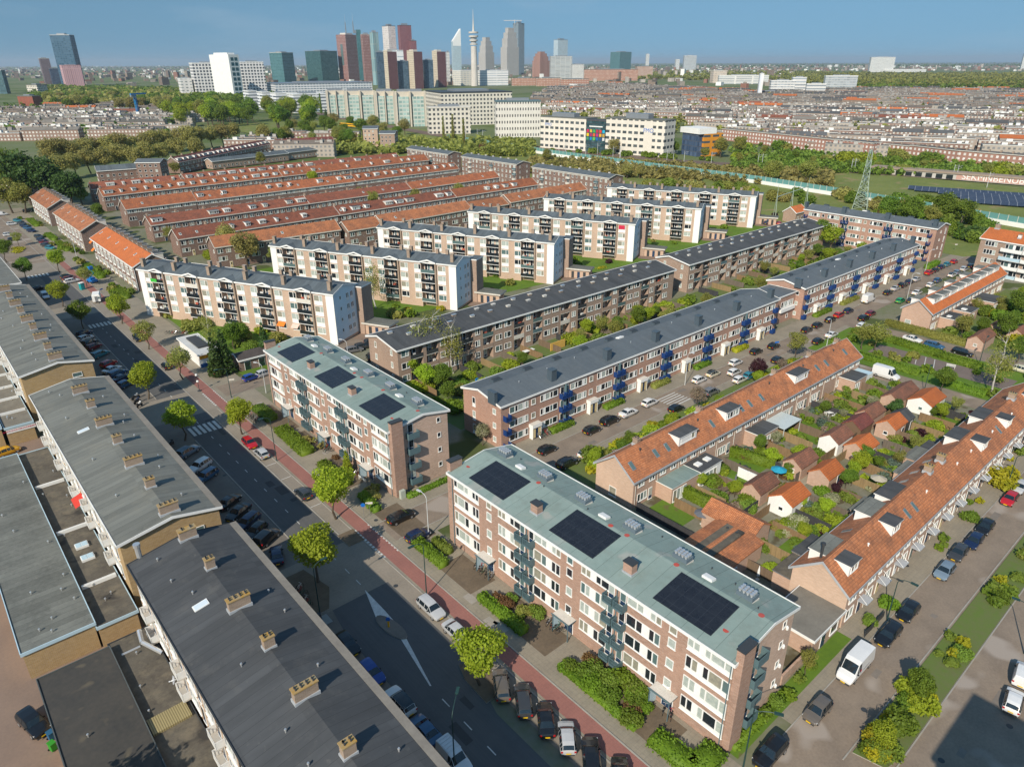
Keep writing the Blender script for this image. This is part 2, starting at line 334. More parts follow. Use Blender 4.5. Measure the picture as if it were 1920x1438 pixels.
        return mb.obj('chimney',[m or B_CH,cap or OFFW,potm or DKMET,MATS['lead_flashing']],s.roof)
    def rooflight(s,x,y,w,d,m=None,frame=WHITE,dome=False):
        z=min(s.rz(y-d/2),s.rz(y+d/2)); k=(s.rz(y+d/2)-s.rz(y-d/2)); mb=MB(); a=s.rz(y-d/2);b=s.rz(y+d/2)
        def lay(x0,x1,y0,y1,up,mi,thick=.12):
            za=a+k*(y0-(y-d/2))/d; zb=a+k*(y1-(y-d/2))/d; n=len(mb.v)
            mb.v+=[(x0,y0,za-.1),(x1,y0,za-.1),(x1,y1,zb-.1),(x0,y1,zb-.1),(x0,y0,za+up),(x1,y0,za+up),(x1,y1,zb+up),(x0,y1,zb+up)]
            for f in ((0,1,5,4),(1,2,6,5),(2,3,7,6),(3,0,4,7),(4,5,6,7)): mb.f.append(tuple(n+q for q in f)); mb.m.append(mi)
        up=.3 if dome else .1
        lay(x-w/2,x+w/2,y-d/2,y+d/2,up,0); lay(x-w/2+.1,x+w/2-.1,y-d/2+.1,y+d/2-.1,up+.02,1)
        return mb.obj('rooflight',[frame,m or GLM],s.roof)
    def dormer(s,x,y0,w,depth,h,spec,front=True,roofm=None,side=WHITE,back=False):
        "box dormer: front at y0 (towards the eave), reaching back up the slope"
        z0=s.rz(y0)-.1; mb=MB()
        y1=y0+depth*(1 if not back else -1); ya,yb=min(y0,y1),max(y0,y1)
        mb.box(x-w/2,ya,z0-.6,x+w/2,yb,z0+h,0); o=mb.obj('dormer',[side],s.roof)
        MB().box(x-w/2-.15,ya-(.2 if not back else .05),z0+h+.003,x+w/2+.15,yb+(.2 if back else .05),z0+h+.15,1,0).obj('dormer_roof',[roofm or FELT_D,WHITE],o)
        if spec:
            tot=sum(float(t[1:]) for t in spec.split()); me=winmesh(spec,h-.55,var=R.randrange(5))
            inst('window',me,o,(x-tot/2,y0,z0+.4) if not back else (x+tot/2,y0,z0+.4),0 if not back else rad(180))
        return o
    def pipe(s,x,y,r=.09,h=.5,m=None):
        z=s.rz(y); mb=MB(); mb.tube((x,y,z-.15),(x,y,z+h),r,r,6,0); mb.tube((x,y,z+h),(x,y,z+h+.12),r*1.7,r*1.2,6,0)
        return mb.obj('vent_pipe',m or SILV,s.roof)
    def door(s,face,a,z,w,h,m,name='door'):
        mb=MB(); mb.box(0,-.06,0,w,.02,h,1); mb.box(.09,-.09,.05,w-.09,-.05,h-.09,0); mb.box(w*.3,-.1,h*.5,w*.7,-.08,h*.82,2)
        loc,rz={'F':((a,0,z),0),'R':((s.L,a,z),rad(90)),'B':((a+w,s.D,z),rad(180)),'L':((0,a+w,z),rad(-90))}[face]
        o=mb.obj(name,[m,WHITE,GLD],s.root,loc,rz); MB().box(w*.82,-.14,h*.44,w*.88,-.09,h*.5).obj('handle',SILV,o); return o
mat('lead_flashing',(.42,.44,.46),(.30,.32,.34),.6); NAVY=plain('navy_paint',(.018,.045,.10),.5); SLATE=plain('grey_blue_steel',(.10,.165,.185),.5); BLUEB=plain('cobalt_balcony_paint',(.008,.042,.17),.5)
SOLAR=mat('solar_panel',(.012,.014,.02),(.02,.023,.03),.25,1,4,.5,lines=(('X',1.05,.025,(.05,.055,.065),.8),('Y',1.7,.015,(.05,.055,.065),.8)))
REDM=mat('red_roof_mark',(.50,.07,.05),(.36,.09,.08),.8); CREAM=plain('cream_panel',(.62,.50,.27),.6); PINKB=plain('pale_blue_grey',(.45,.60,.68),.6)
def balcony(b,x,z,w,d,railm,h=1.0,slabm=OFFW,bars=False,face='F',side=True,y0=0.0):
    mb=MB(); mb.box(0,-d,-.14,w,.02,0,0)
    if bars:
        k=max(2,int(w/.13))
        for i in range(k+1): xx=w*i/k; mb.box(xx-.02,-d,0,xx+.02,-d+.03,h,1)
        mb.box(0,-d-.01,h-.05,w,-d+.04,h,1); mb.box(0,-d-.01,.08,w,-d+.04,.13,1)
    else: mb.box(0,-d,.04,w,-d+.05,h,1)
    if side:
        for xx in (0,w-.05): mb.box(xx,-d+.05,.04,xx+.05,-.02,h,1)
    loc,rz={'F':((x,y0,z),0),'R':((b.L,x,z),rad(90)),'L':((0,x+w,z),rad(-90))}[face]
    return mb.obj('balcony',[slabm,railm],b.root,loc,rz)
# ================================================================== the two sage roofed blocks on the main road
def sage_block(label,y0,first):
    b=B('apartment_block',label,'apartment block','sage roofed brick blocks along the main road',49.6,y0,rad(-90),46.2,11.55,11.9,.57,1.0,.32,B_NB,FELT_G)
    Z=[1.95+2.82*k for k in range(4)]
    for z in Z:
        for x,sp in ((.95,'g.8 g1.6 g.9 p.9 g.7 g.7'),(10.7,'g.75 g.75 p.9 g.8 g1.4'),(17.7,'g1.4 g.9 p.9 g.75 g.75'),(25.9,'g.75 g.75 p.8 g.8 g1.4'),(32.9,'g1.4 g.9 p.9 g.75 g.75'),(40.95,'g.75 g.75 p.6 g.7 g1.6 g.85')):
            b.win('F',x,z,sp,1.6,span=.45 if x in(.95,40.95) else 0.0)
        for x in (15.05,16.75,30.15,31.85): b.win('F',x,z-.75,'d.9',2.35,name='balcony_door')
        for c in (16.35,31.45):
            for sx in (-1.5,.12): balcony(b,c+sx,z-.85,1.38,.95,SLATE,1.0,SLATE,bars=True)
        for x in (8.25,23.5,38.6): b.win('F',x,z+1.0 if z<9 else z+.1,'g1.0',1.25)
        b.win('R',9.3,z,'g.75',.9,glass='d'); b.win('R',3.6,z-.6,'d1.0',2.2,name='balcony_door'); balcony(b,3.2,z-.7,2.1,.95,SLATE,1.0,SLATE,face='R')
        b.win('L',1.2,z,'g.75',.9,glass='d')
    pb=MB()
    for c in (16.35,31.45): pb.tube((c,-.14,0),(c,-.14,11.6),.06,.06,6)
    for c in (.6,46.05): pb.tube((c,-.1,0),(c,-.1,11.6),.06,.06,6)
    pb.obj('downpipe',SLATE,b.root)
    for x in (8.0,23.3,38.5):
        b.door('F',x+.1,.12,1.5,2.2,NAVY); d=MB(); d.box(-.7,-1.5,2.65,2.1,-.02,2.8,0,1)
        for q in (-.6,2.0): d.box(q-.04,-1.45,0,q+.04,-1.37,2.65,0)
        d.box(-.66,-1.4,.1,-.6,-.05,2.2,2); d.box(-.78,-1.58,2.81,2.18,-1.5,2.92,0); d.obj('porch',[SLATE,OFFW,PINKB],b.root,(x,0,0))
        MB().lathe([(.02,0),(.2,.08),(.2,.22),(.02,.3)],8).obj('porch_lamp',WHITE,b.root,(x+.9,-.25,3.1))
    for x in (2.9,19.0,35.2):
        lb=MB(); a=b.rz(1.0)+.05; c=b.rz(6.0)+.05; n=7.4 if first else 7.0
        lb.poly([(0,1.0,a),(n,1.0,a),(n,6.0,c),(0,6.0,c)]); lb.poly([(0,1.0,a-.05),(n,1.0,a-.05),(n,1.0,a),(0,1.0,a)]); lb.poly([(0,6.0,c-.05),(0,1.0,a-.05),(0,1.0,a),(0,6.0,c)]); lb.poly([(n,1.0,a-.05),(n,6.0,c-.05),(n,6.0,c),(n,1.0,a)])
        lb.obj('solar_panel',SOLAR,b.roof,(x+.2,0,0))
    for x in (2.4,10.9,18.1,26.4,33.9,42.3):
        z=b.rz(8.2); v=MB(); v.box(x-1.0,7.6,z-.3,x+1.0,8.9,z+.62,0); v.box(x-1.05,7.52,z-.32,x+1.05,8.98,z+.12,2)
        for i in range(4):
            for j in range(3): v.lathe([(.13,z+.62),(.13,z+.8),(.21,z+.82),(.21,z+.98),(.05,z+1.02)],8,1,(x-.7+.46*i,7.9+.38*j))
        v.obj('ventilation_unit',[plain('blue_grey_cowl',(.12,.16,.19),.5),SILV,OFFW],b.roof)
    for x in (6.7,22.5,38.0): b.rooflight(x,7.5,1.3,.9,WHITE,WHITE,True)
    for x in (15.6,31.1): b.chimney(x,2.3,1.25,.95,1.35,B_NB,DKMET,0)
    for x,sx in ((-.45,-1),(46.65,1)):
        MB().box(x-.42,.15,0,x+.42,2.25,13.6,0).box(x-.5,.07,13.602,x+.5,2.33,13.75,1).obj('chimney',[B_NB,DKMET],b.root)
    gp=[(0,0),(11.55,0),(11.55,11.9),(6.58,12.88),(0,11.9)]; gw=MB(); gw.poly([(46.216,a,c) for a,c in gp]); gw.obj('gable_wall',brick('mottled_gable_brick',(.60,.43,.33),(.46,.31,.23)) if first else MATS['mottled_gable_brick'],b.root)
    mk=MB()
    for x in (1.0,11.4,24.4,27.0,34.3,43.5,45.0):
        for yy in ((2.6,) if x in (1.0,43.5) else (6.55,)): mk.lathe([(.34,b.rz(yy)+.012),(.02,b.rz(yy)+.02)],10,0,(x,yy))
    mk.obj('roof_mark',REDM,b.roof)
    for x,y in ((20.1,7.0),(4.6,9.4),(29.5,10.2),(12.6,6.4),(37,9.6),(40.3,9.2),(44.2,7.3),(17,10)): b.pipe(x,y,.06,.12,DKMET)
    return b
NB1=sage_block('nearest sage green roofed brick block, its right gable end above the white van',70.6,True)
NB2=sage_block('farther sage green roofed brick block, facing the playground and the white flats',133.2,False)
for i,z in enumerate((1.6,4.6,7.4,10.0)): MB().lathe([(.02,-.34),(.15,-.22),(.17,.1),(.02,.34)],8).obj('wall_lamp',WHITE,NB1.root,(46.3,10.3,z))
# ================================================================== left blocks with the shops
def shop_block(label,y0,L,felt,z0=11.0,over=.35,chims=(),gable=B_L,back=B_L,rowchim=True):
    b=B('shop_block',label,'building','chimneyed shop blocks on the left of the main road',9.95,y0,rad(-90),L,12.2,z0,.53,1.15,over,gable,felt,trim=WHITE if felt is FELT_L else DKMET)
    for bl in ((L*.0-.3,12.57,L+.3,13.1),): b.box('felt_gutter',[mat('gutter_felt',(.24,.22,.19),(.17,.155,.135),.9,.4,3)],bl[0],bl[1]-.7,z0-.02,bl[2],bl[1]+.1,z0+.34)
    k=int(L/5.4)
    for i in range(k):
        x=1.0+5.4*i
        for z in (4.4,7.2,9.2):
            if z<9: b.win('F',x,z,'g.8 g1.2 g.8',1.5,span=.5)
            else: b.win('F',x+.2,z,'g.8 g.8 g.8',1.1)
        b.win('F',x+3.5,4.0,'d.9',2.2,name='balcony_door'); b.win('F',x+3.5,7.0,'d.9',2.2,name='balcony_door')
        if i%2==0:
            for z in (3.8,6.8): balcony(b,x+2.9,z,2.2,.9,WHITE,.95,OFFW,bars=True)
    b.win('R',8.3,z0-2.6,'g1.7',.9,glass='d')
    for i,(x,w) in enumerate(chims):
        b.chimney(x,6.55,.75,w,1.25,B_CH,mat('lichen_coping',(.40,.22,.03),(.30,.27,.2),.9,s1=.8,s2=4),8 if w>2 else 5)
    for i in range(int(L/4.5)): b.pipe(2+4.5*i+R.uniform(-1,1),R.choice((2.5,3.6,9.2,10.1)),.08,.3)
    return b
L2=shop_block('middle chimneyed shop block, its whole grey ridge in view',142.3,56.8,FELT_L,11.0,chims=[(x,2.3 if i%2==0 else 1.2) for i,x in enumerate((7.5,15.1,23.7,31.5,40.1,47.8,55.7))])
L3=shop_block('far chimneyed shop block with yellow brick gable and one window',223.4,69.6,FELT_L,11.0,chims=[(x,2.3 if i%2==0 else 1.2) for i,x in enumerate((68,60.9,53.3,45.3,38.2,30.2,22.9,14.7,7.1))])
L1=shop_block('nearest chimneyed shop block under dark charcoal roofing, cut by the picture edge',80.3,58,FELT_D,10.9,chims=[(.8,2.0),(8.3,1.0),(16.8,2.3),(24.3,1.1),(32.3,2.3),(40.2,1.2),(48,2.3)],gable=brick('ochre_brick',(.44,.30,.19),(.36,.24,.15)))
L2.rooflight(22.5,3.6,1.0,1.7,plain('pale_rooflight',(.62,.70,.75),.3)); L1.rooflight(13.3,3.6,1.0,1.6,MATS['pale_rooflight'])
L4=B('shop_block','yellow brick block with two end windows beyond the far shop block','building','chimneyed shop blocks on the left of the main road',9.6,276,rad(-90),38,12.6,8.5,.5,.01,.2,B_L,FELT_L)
for z in (1.2,3.9,6.6):
    for y in (4,9): L4.win('R',y,z,'g.9 g.9',1.3)
aw=MB(); aw.poly([(32.2,-.05,6.6),(35.4,-.05,6.6),(35.4,-1.5,6.0),(32.2,-1.5,6.0)]); aw.poly([(32.2,-1.5,6.0),(35.4,-1.5,6.0),(35.4,-1.5,5.8),(32.2,-1.5,5.8)])
aw.obj('awning',plain('red_awning',(.62,.05,.03),.7),L2.root)
# flue beside the near block
mb=MB(); mb.tube((11.1,80.9,0),(11.1,80.9,12.8),.32,.32,10); mb.tube((11.1,80.9,12.8),(11.1,80.9,13.2),.42,.42,10)
tag(mb.obj('flue_pipe',SILV),'tall silver flue pipe in the gap between the two near shop blocks','pipe')
# low annexes behind the shops
def annex(label,x0,y0,x1,y1,z,felt,wall=B_L,trim=PINKB,dividers=()):
    r=thing('flat_roofed_annex',label,'annex',(x0,y0,0),0,'flat roofed annexes behind the shop blocks'); L,D=x1-x0,y1-y0
    MB().box(0,0,0,L,D,z-.02,0).obj('wall',wall,r); rf=MB().box(-.12,-.12,z,L+.12,D+.12,z+.12,0).obj('roof',felt,r)
    e=MB(); 
    for q in ((-.2,-.2,L+.2,-.1),(-.2,D+.1,L+.2,D+.2),(-.2,-.1,-.1,D+.1),(L+.1,-.1,L+.2,D+.1)): e.box(q[0],q[1],z-.2,q[2],q[3],z+.24,0)
    e.obj('roof_edge',trim,rf)
    for y in dividers:
        d=MB(); d.box(.2,y-.25,z+.125,L-.1,y-.1,z+.62,0); d.box(.2,y+.2,z+.125,L-.1,y+.3,z+.5,0); d.obj('parapet',WHITE,rf)
    p=MB(); p.tube((0,0,0),(0,0,.34),.07,.07,6); p.tube((0,0,.34),(0,0,.44),.14,.1,6); pm=p.mesh('vent_pipe',[SILV])
    for i in range(min(40,int(L*D/26))): inst('vent_pipe',pm,rf,(R.uniform(.6,L-.6),R.uniform(.6,D-.6),z+.1))
    return r
A1=annex('long grey flat roofed annex with striped felt beside the middle shop block',-2.6,82.4,4.8,135.8,3.8,FELT_F)
A2=annex('low brown roofed annex with white parapets beside the middle shop block',5.05,82.2,9.4,136.5,3.1,FELT_B,dividers=(8.8,24,40))
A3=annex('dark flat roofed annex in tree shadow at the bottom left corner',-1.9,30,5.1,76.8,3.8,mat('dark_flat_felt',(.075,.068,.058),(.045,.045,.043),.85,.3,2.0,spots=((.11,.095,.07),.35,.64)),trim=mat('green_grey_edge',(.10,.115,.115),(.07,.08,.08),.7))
A4=annex('low brown roofed annex with ribbed yellow roof strips beside the near shop block',5.35,30,9.5,78.0,3.2,FELT_B,trim=DKMET)
A5=annex('low gravelly annex with the red lettered banner behind the far shop block',4.9,148.9,9.3,200,3.6,mat('gravel_felt',(.22,.20,.16),(.15,.135,.11),.9,.5,4),dividers=(6.5,14,21,29,37,44))
A6=annex('pale flat roofed annex row at the left picture edge',-3.2,149.0,4.3,215,3.9,FELT_F,dividers=(9,))
for y in (61.5,40.5,33):
    mb=MB(); CO=mat('ribbed_yellow_sheet',(.36,.30,.15),(.30,.25,.13),.6,lines=(('X',.22,.45,(.16,.13,.06),.8),))
    mb.box(.1,y-30,3.33,3.9,y-30+2.3,3.6,0); mb.obj('ribbed_roof',CO,A4)
for x,y in ((2.3,18.8),(2.3,15.3)):
    m=MB(); m.box(x-.8,y-.65,3.1,x+.8,y+.65,3.55,0); m.box(x-.7,y-.55,3.552,x-.05,y+.55,3.6,1); m.box(x+.05,y-.55,3.552,x+.7,y+.55,3.6,1); m.obj('rooflight',[WHITE,PINKB],A2)
def text(body,size,m,parent,loc,rot,name='lettering',ext=.01):
    cu=bpy.data.curves.new('t','FONT'); cu.body=body; cu.size=size; cu.extrude=ext; cu.align_x='CENTER'; cu.align_y='CENTER'
    o=bpy.data.objects.new('t',cu); COL.objects.link(o); me=bpy.data.meshes.new_from_object(o); bpy.data.objects.remove(o); me.materials.clear(); me.materials.append(m)
    q=bpy.data.objects.new(name,me); COL.objects.link(q); q.parent=parent; q.location=loc; q.rotation_euler=rot; return q
RED=plain('sign_red',(.55,.012,.06),.5)
bn=thing('banner','white banner reading WWW.SCOOTERVOORBURG.NL on the yellow annex wall','banner',(7.3,148.8,2.9),0)
MB().box(-2.35,0,-.42,2.35,.07,.42).obj('board',WHITE,bn); text('WWW.SCOOTERVOORBURG.NL',.40,RED,bn,(0,-.012,0),(rad(90),0,0))
# ducts, seagull and bins in the yards
mb=MB(); mb.tube((9.6,72.6,3.4),(8.2,74.6,4.4),.26,.26,8); mb.tube((8.2,74.6,4.4),(8.4,76.2,4.9),.26,.26,8); mb.tube((8.0,75.4,3.3),(6.0,75.4,3.3),.15,.15,8)
tag(mb.obj('air_duct',SILV),'bent silver air duct by the wall of the near shop block','duct')
gx,gy=G(325,1275,9)
g=thing('seagull','white grey seagull gliding over the brown annex roof','bird',(gx,gy,9.0),rad(-15))
bd=MB(); bd.lathe([(.01,-.24),(.07,-.14),(.10,0),(.08,.12),(.05,.2),(.02,.27)],8); m4=Matrix.Rotation(rad(90),4,'Y'); b2=MB(); b2.add(bd,m4)
b2.poly([(-.2,-.04,0),(-.42,-.1,.01),(-.42,.1,.01),(-.2,.04,0)])
b2.obj('body',WHITE,g)
for s_ in (-1,1):
    w=MB(); n=6; up=[(.10,.03*s_,.05),(.14,.3*s_,.11),(.02,.62*s_,.06)]; lo=[(-.10,.03*s_,.05),(-.06,.3*s_,.11),(-.05,.64*s_,.06)]
    for i in range(2): w.poly([up[i],up[i+1],lo[i+1],lo[i]]); w.poly([tuple(np.add(q,(0,0,-.015))) for q in (lo[i],lo[i+1],up[i+1],up[i])])
    w.obj('wing',plain('gull_grey',(.5,.5,.5),.7),g)
# ================================================================== grey roofed blocks with cobalt balconies (G), facing the side street
def cobalt_block(label,x0,y0,L,rz,group='grey roofed blocks with cobalt blue balconies',mods=6,endb=True,storeys=3):
    ze=8.8 if storeys==3 else 11.5
    b=B('apartment_block',label,'apartment block',group,x0,y0,rz,L,11.1,ze,.56,1.25,.3,B_G,FELT_S)
    Z=[1.0+2.85*k for k in range(storeys)]; m=L/mods
    for k in range(mods):
        s=m*k
        for z in Z:
            b.win('F',s+2.0,z,'g1.3 g.75 g1.3 p.5 g.75',1.35); b.win('F',s+9.7,z,'g.75 p.5 g1.3 g.75 g1.3',1.35)
            if z>1.2: b.win('F',s+7.4,z+.1,'g1.05',1.15)
        d=MB(); d.box(-1.2,-1.15,2.35,1.2,-.02,3.05,0,1)
        for q in (-1.1,1.02): d.box(q,-1.05,0,q+.1,-.1,2.35,0)
        d.box(-1.0,-1.02,.25,-.35,-.99,2.1,2); d.box(.35,-1.02,.25,1.0,-.99,2.1,2); d.box(-.35,-.9,0,.35,-.85,2.2,3); d.obj('porch',[WHITE,OFFW,CREAM,NAVY],b.root,(s+8.0,0,0))
    for k in range(mods+1):
        c=m*k+.35 if k<mods else L-1.0
        for z in Z:
            for sx in ((-1.35,.1) if 0<k<mods else ((.1,) if k==0 else (-1.3,))): balcony(b,c+sx,z-.75,1.25,1.0,BLUEB,1.0,BLUEB,bars=True)
            if 0<k<mods: b.win('F',c-1.1,z-.7,'d.95',2.15,name='balcony_door',glass='d'); b.win('F',c+.25,z-.7,'d.95',2.15,name='balcony_door',glass='d')
        if 0<k<mods: MB().box(c-.07,-.6,0,c+.07,-.1,8.6).obj('downpipe',SLATE,b.root)
    for z in Z:
        b.win('L',1.4,z,'g.9',1.1); 
        if storeys==3: b.win('L',7.4,z,'g.9 ',1.3,span=.6)
        b.win('R',4.0,z,'g.8',.9)
        if storeys>3: b.win('R',8.2,z,'g.8',1.2,span=.9)
    MET=plain('slate_metal_cladding',(.085,.115,.14),.5,.4,.2)
    for k in range(mods):
        x=m*k+m*.91; b.chimney(x,1.7,1.35,1.25,2.1,MET,MET,0,flash=False)
    for k in range(int(L/8)):
        x=5+8*k; z=b.rz(7.4); v=MB(); v.box(x-1,6.9,z-.2,x+1,7.9,z+.5,0); v.box(x-.85,7.0,z+.502,x+.85,7.8,z+.62,1); v.obj('ventilation_unit',[MET,DKMET],b.roof)
        b.pipe(x+3,4.2+R.uniform(-1,1),.08,.25)
    b.chimney(-.35,1.9,.7,1.9,1.9,MET,MET,0,flash=False) if endb else None
    b.rooflight(L*.42,6.6,1.6,1.0,WHITE,WHITE,True)
    return b
G1=cobalt_block('near grey roofed block with cobalt balconies, its left gable by the hawthorn',72.8,86.8,94.4,0)
G2=cobalt_block('far grey roofed block with cobalt balconies opposite the row of white dormers',181,87.0,75.5,0,mods=5)
G3=cobalt_block('grey roofed cobalt balcony block closing off the far end of the street',273.2,137.0,49,rad(-90),mods=3,storeys=4)
lk=B('link_building','small brick link with a passage joining the two cobalt balcony blocks','building',None,167.5,89.2,0,13.3,8,7.6,.5,.02,.15,B_G,FELT_S)
lk.win('F',6,4.4,'g1.2 g.8 g1.2 p1 g.8 g1.2',1.6); lk.box('balcony',[WHITE],5.5,-.6,3.2,12.8,-.03,4.2); lk.box('passage',[GLD],1,-.04,.05,4.5,-.005,3.1); lk.win('F',9.5,1.0,'g1.0',1.1); lk.chimney(1.6,2.0,1.6,1.2,1.5,MATS['slate_metal_cladding'],MATS['slate_metal_cladding'],0,flash=False)
# ================================================================== dark roofed brown blocks with loggias (M)
def loggia_block(label,x0,y0,L,mods,D=12):
    m=16.1; pts=[(0,0)]; bal=[]
    for k in range(mods):
        s=m*k+1.15
        for a,w in ((0 if k else 2.1,3.3),(6.35,3.1)):
            if s+a+w<L-.5: bal.append((s+a,w)); pts+=[(s+a,0),(s+a,1.5),(s+a+w,1.5),(s+a+w,0)]
    pts+=[(L,0),(L,D),(0,D)]
    b=B('apartment_block',label,'apartment block','dark roofed brown blocks with loggias',x0,y0,0,L,D,8.8,.62,1.3,.45,B_M,FELT_D,plan=pts,trim=WHITE)
    Z=[1.2,4.1,7.0]
    for k in range(mods):
        s=m*k+1.15
        for z in Z:
            if k==0: b.win('F',.85,z,'g1.2 g.75',1.45)
            for a,sp in ((4.0,'g.7 g.7'),(10.1,'g1.3 g.8'),(13.0,'g.8 g1.3')):
                if s+a+2.2<L and not(k==0 and a<5): b.win('F',s+a,z,sp,1.45)
    for x,w in bal:
        for z in (0,2.9,5.8):
            if z: balcony(b,x,z+.02,w,.25,R.choice((GLM,DKMET,OFFW,SLATE,B_M)),.95,OFFW,side=False,y0=.2)
            me=winmesh('g.9 d.9',2.1,var=R.randrange(5)); inst('balcony_door',me,b.root,(x+.5,1.5,z+.1))
            if R.random()<.5 and z:
                q=MB(); xx=x+R.uniform(.3,w-1); q.box(xx,.3,z+.15,xx+R.uniform(.4,.9),.7,z+R.uniform(.7,1.3)); q.obj('balcony_clutter',plain('clutter_%d'%R.randrange(5),R.choice(((.6,.6,.58),(.05,.12,.3),(.45,.1,.06),(.1,.25,.1),(.5,.4,.2))),.8),b.root)
    for z in Z[1:]+Z[:1]: b.win('L',2.0,z,'g.85',1.35); b.win('L',8.6,z,'g.85',1.35)
    for k in range(int(L/6)):
        for yy,dx in ((7.0,0),(4.6,3)):
            x=3+6*k+dx+R.uniform(-.6,.6); z=b.rz(yy)
            if x<L-2: MB().box(x-.55,yy-.3,z-.2,x+.55,yy+.3,z+.3,0).box(x-.62,yy-.37,z+.302,x+.62,yy+.37,z+.38,1).obj('ventilation_stub',[R.choice((OFFW,OFFW,B_CH,SILV)),R.choice((SILV,OFFW))],b.roof)
    return b
M1=loggia_block('near dark roofed brown loggia block behind the budding birches',73.7,122.3,96.6,6)
M2=loggia_block('far dark roofed brown loggia block beside the bare pylon portal',178.4,122.9,85.2,5)
# ================================================================== white ended flats (W)
SPAN=.95
def white_flats(label,x0,y0,i):
    L,D=64.5,10.0; pts=[(0,0)]; u=12.2
    for k in range(5):
        s=2.3+u*k; pts+=[(s+2.3,0),(s+2.3,1.6),(s+6.9,1.6),(s+6.9,0)]
    pts+=[(L,0),(L,D),(0,D)]
    b=B('flats',label,'flats','white ended flats between lawns',x0,y0,rad(-63.3),L,D,13.2,.42,1.35,.3,B_W,FELT_W,plan=pts)
    Z=[1.75+2.85*k for k in range(4)]; wb=MB()
    wb.box(-.03,-.05,0,2.2,-.004,13.15); wb.obj('white_end_wall',WHITE,b.root); wb=MB(); wb.box(L-2.25,-.05,0,L+.05,-.004,13.15); wb.obj('white_end_wall',WHITE,b.root); wb=MB()
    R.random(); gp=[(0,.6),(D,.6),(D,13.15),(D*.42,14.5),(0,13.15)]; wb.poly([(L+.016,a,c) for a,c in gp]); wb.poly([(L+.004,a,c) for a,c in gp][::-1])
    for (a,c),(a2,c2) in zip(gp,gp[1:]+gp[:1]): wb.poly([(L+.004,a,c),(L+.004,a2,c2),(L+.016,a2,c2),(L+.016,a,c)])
    wb.obj('pale_gable_wall',plain('pale_blue_gable',(.62,.76,.83),.7),b.root)  # whole right gable in one even pale blue, front end strips stay white
    for k in range(5):
        s=2.3+u*k
        for f,z in enumerate(Z):
            gg='c' if R.random()<.6 else None; b.win('F',s+.05,z+.75,'g1.35 g.8',1.55,span=SPAN if f else .1,glass=gg); b.win('F',s+7.65,z+.75,'g1.6 g.9',1.55,span=SPAN if f else .1,glass=gg)
            balcony(b,s+2.35,z+.02,4.5,.5,GLD if R.random()<.75 else (GLM if R.random()<.7 else OFFW),.95,WHITE,side=False)
            for a in (.3,2.6):
                inst('balcony_door',winmesh('g.9 d.85',2.2,var=R.randrange(5)),b.root,(s+2.35+a,1.6,z+.08))
            for q in range(R.randrange(1,3)):
                xx=s+2.6+R.uniform(0,3); mb=MB(); mb.box(xx,.2,z+.05,xx+R.uniform(.4,1.0),.6,z+R.uniform(.7,1.35)); mb.obj('balcony_clutter',MATS.get('clutter_%d'%R.randrange(5),OFFW),b.root)
        p=MB(); p.box(s+6.9,-.55,1.2,s+7.35,-.01,13.2,0); p.obj('balcony_pier',B_CH,b.root)
        g=MB(); a0,a1,am=s+2.1,s+7.3,s+4.7
        for (xa,za),(xb,zb) in (((a0,13.25),(am,14.0)),((am,14.0),(a1,13.25))):
            n=len(g.v); g.v+=[(xa,-.75,za-.1),(xb,-.75,zb-.1),(xb,-.65,zb-.1),(xa,-.65,za-.1),(xa,-.75,za+.32),(xb,-.75,zb+.32),(xb,-.65,zb+.32),(xa,-.65,za+.32)]
            for f in ((0,1,5,4),(1,2,6,5),(2,3,7,6),(3,0,4,7),(4,5,6,7),(3,2,1,0)): g.f.append(tuple(n+q for q in f)); g.m.append(0)
            g.poly([(xa,-.65,za+.3),(xb,-.65,zb+.3),(xb,2.6,zb+.3),(xa,2.0,za+.3)],1)
        g.obj('balcony_gable',[WHITE,FELT_W],b.root)
        b.chimney(s+9.9 if k<4 else L-1.7,1.5,.95,.95,2.0,B_CH,B_CH,0,flash=False)
        for dx in (3,6.3): b.chimney(s+dx,9.0,.9,.8,1.3,B_CH,B_CH,0,flash=False)
    b.chimney(.9,1.5,.95,.95,2.0,B_CH,B_CH,0,flash=False)
    for z in Z:
        b.win('R',2.4,z+.9,'g.8',.95,fw=.09,glass='d'); 
        for y in (5.3,7.1): b.win('R',y,z+.55,'g.55 g.6',1.3,span=.55,glass='d')
    t=MB(); t.prism([(L-.6,D-.6),(L+2.0,D-.6),(L+2.0,D+4),(L-.6,D+4)],0,12.6,0); t.box(L-.75,D-.75,12.602,L+2.15,D+4.15,12.9,1,2); t.obj('stair_tower',[B_D if i<0 else B_M,WHITE,FELT_W],b.root)
    a=MB(); a.box(L+2.005,D-.3,0,L+9,D+3.4,2.8,0); a.box(L+1.2,D-.9,2.802,L+9.6,D+4.0,3.25,1,2); a.obj('bicycle_store',[B_W,OFFW,FELT_F],b.root)
    for q in range(3): MB().box(L+3+2*q,D-.36,0,L+3.9+2*q,D-.29,2.2).obj('door',NAVY if q%2 else DKMET,b.root)
    return b
WL=['nearest white ended flats, with the small orange awning on its front','second nearest white ended flats, behind the weeping birch','third white ended flats counted from the playground','fourth white ended flats, with a bright red blind at the right end','fifth white ended flats, its left end level with the long orange roof','farthest white ended flats beside the electricity portal']
WP=[(47.2,212.3),(86.2,214.0),(125.2,214.6),(166,216.0),(207,217.3),(247.5,218.3)]
W=[white_flats(WL[i],WP[i][0],WP[i][1],i) for i in range(6)]
